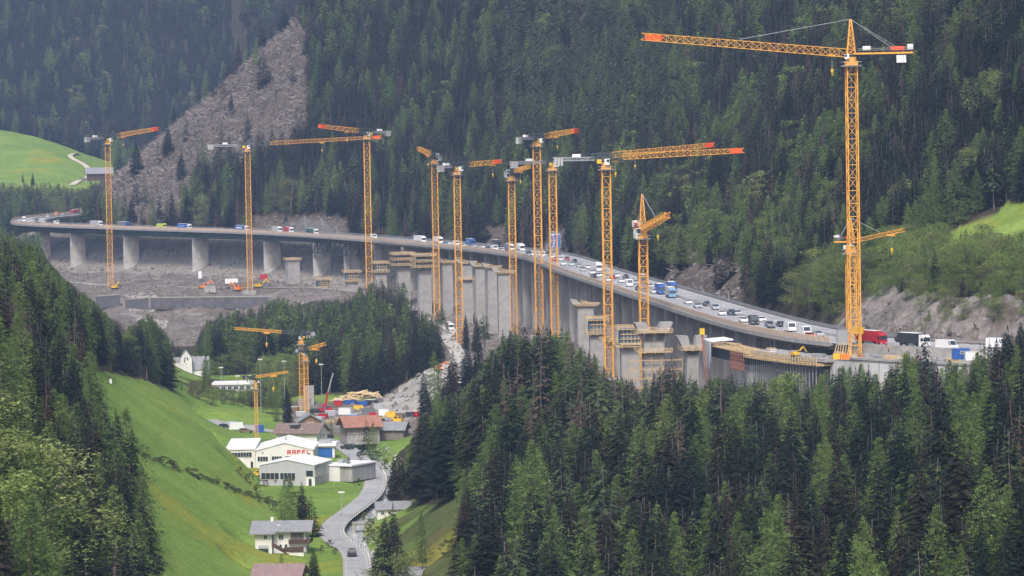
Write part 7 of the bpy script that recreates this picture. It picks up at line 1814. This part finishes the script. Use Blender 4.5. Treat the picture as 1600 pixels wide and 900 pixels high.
for px, py, hh, k, lab in [(375, 745, 3, 2, 'pale bush left of the stone heap'), (388, 757, 3.5, 0, 'brown bush below the stone heap'), (420, 750, 3.6, 2, 'green bush in front of the hall windows'), (440, 755, 3.0, 0, 'greyish bush in front of the hall windows'), (470, 752, 3.4, 0, 'bare twiggy bush at the front hall'), (508, 752, 2.4, 2, 'small green bush by the hall side wall'), (521, 752, 3, 0, 'brown bush by the annex'),
                           (503, 862, 1.7, 0, 'dark clipped bush right of the farmhouse'), (515, 858, 2.4, 0, 'rounded bush by the valley road bend'), (524, 868, 2.0, 0, 'small bush by the road right of the farmhouse'), (570, 815, 2.6, 2, 'yellow green bush on the stream bank'), (580, 835, 4.2, 2, 'large yellow green bush beside the stream'), (590, 850, 4.5, 2, 'yellow green bush left of the dark spruces'), (598, 838, 3.6, 2, 'spring green bush by the stream bridge'), (575, 852, 3.2, 0, 'brownish bush on the stream bank'), (562, 720, 3, 0, 'brown bush above the river wall'), (590, 722, 4, 0, 'tall brown bush beside the stream bend'), (602, 735, 4, 2, 'green bush at the wood edge by the stream'), (700, 868, 4, 0, 'olive bush right of the lone larch'), (712, 880, 4.5, 2, 'pale bush by the grey roofed barn'), (735, 890, 4, 0, 'bush at the bottom edge in the clearing'), (400, 775, 3.5, 2, 'pale bush at the end of the hedge line'), (430, 760, 4.2, 2, 'larger pale bush left in front of the front hall'), (452, 762, 4.0, 0, 'grey brown bush below the front hall windows'), (412, 762, 3.4, 0, 'dark bush below the stone heap, right one'), (462, 790, 4.5, 0, 'greyish round bush in the tree clump behind the farmhouse'), (478, 800, 3.6, 2, 'pale bush at the foot of the tree clump behind the farmhouse'), (428, 800, 3.5, 0, 'dark bush at the left foot of the tree clump'), (560, 760, 2.5, 2, 'green bush on the road bend embankment')]:
    HB.append((px, py, hh, k, lab, None))
for (px, py, hh, k, lab, grp) in HB:
    # foot on the terrain under this pixel: march along the ray
    lo_, hi_ = 850.0, 1500.0; d = ray(px, py); prevD = None; D = 850
    Ds_ = np.arange(850, 1500, 4.0); Xr = d.x / d.y * Ds_; Zr = d.z / d.y * Ds_; Hr = height(Xr, Ds_); hit = np.where(Hr >= Zr)[0]
    if len(hit) == 0: continue
    D = Ds_[hit[0]]; x = float(d.x / d.y * D); z = float(Hr[hit[0]])
    r = thing('bush', lab, 'bush', (x, float(D), z - .1), brn.uniform(0, 6.28), grp); wd_ = 2.0 if grp else 1.35; r.scale = (hh * wd_, hh * wd_, hh * (.75 if grp else 1))
    link('crown', bmesh_[k], r); link('stem', bst, r)
# white post on the meadow
d = ray(173, 600); Ds_ = np.arange(900, 1400, 2.0); Hr = height(d.x / d.y * Ds_, Ds_); hit = np.where(Hr >= d.z / d.y * Ds_)[0]
if len(hit):
    D = float(Ds_[hit[0]]); r = thing('hut', 'tiny white box on the upper edge of the bright meadow', 'box', (d.x / d.y * D, D, float(Hr[hit[0]])), 0); MB().mat(white).box(-.35, .35, -.3, .3, 0, 1.4).build('box_body', r); MB().mat(roof_grey).box(-.45, .45, -.4, .4, 1.4, 1.5).build('box_lid', r)
# parked cars at the top of the meadow road
for px, py, col, lab in [(352, 671, 'dark', 'dark car parked at the top end of the valley road'), (372, 673, 'white', 'white van parked left of the grey cabin'), (362, 669, 'silver', 'silver car parked behind the white van'), (384, 678, 'brown', 'brown vehicle parked by the yellow crane'), (510, 683, 'dark', 'dark car parked on the grass verge beside the valley road')]:
    x, y = place(px, py, -107.6); car(lab, (x, y, h1(x, y) + .05), .2, col, 'van' if 'van' in lab else 'car', 'parked vehicles in the valley')

# ---------------------------------------------------------------- the hazy air
hz = MB().box(-3600, 3600, -40, 7900, -135, 1400)
hm = bpy.data.materials.new('haze'); hm.use_nodes = True
hn = hm.node_tree.nodes; hn.remove(hn['Principled BSDF'])
pv = hn.new('ShaderNodeVolumePrincipled'); pv.inputs['Color'].default_value = (.46, .64, 1.0, 1); pv.inputs['Density'].default_value = HAZE
hm.node_tree.links.new(pv.outputs[0], hn['Material Output'].inputs['Volume'])
tag(hz.build('haze', m=hm), 'pale blue air thickening with distance over the valley', None, kind='stuff')
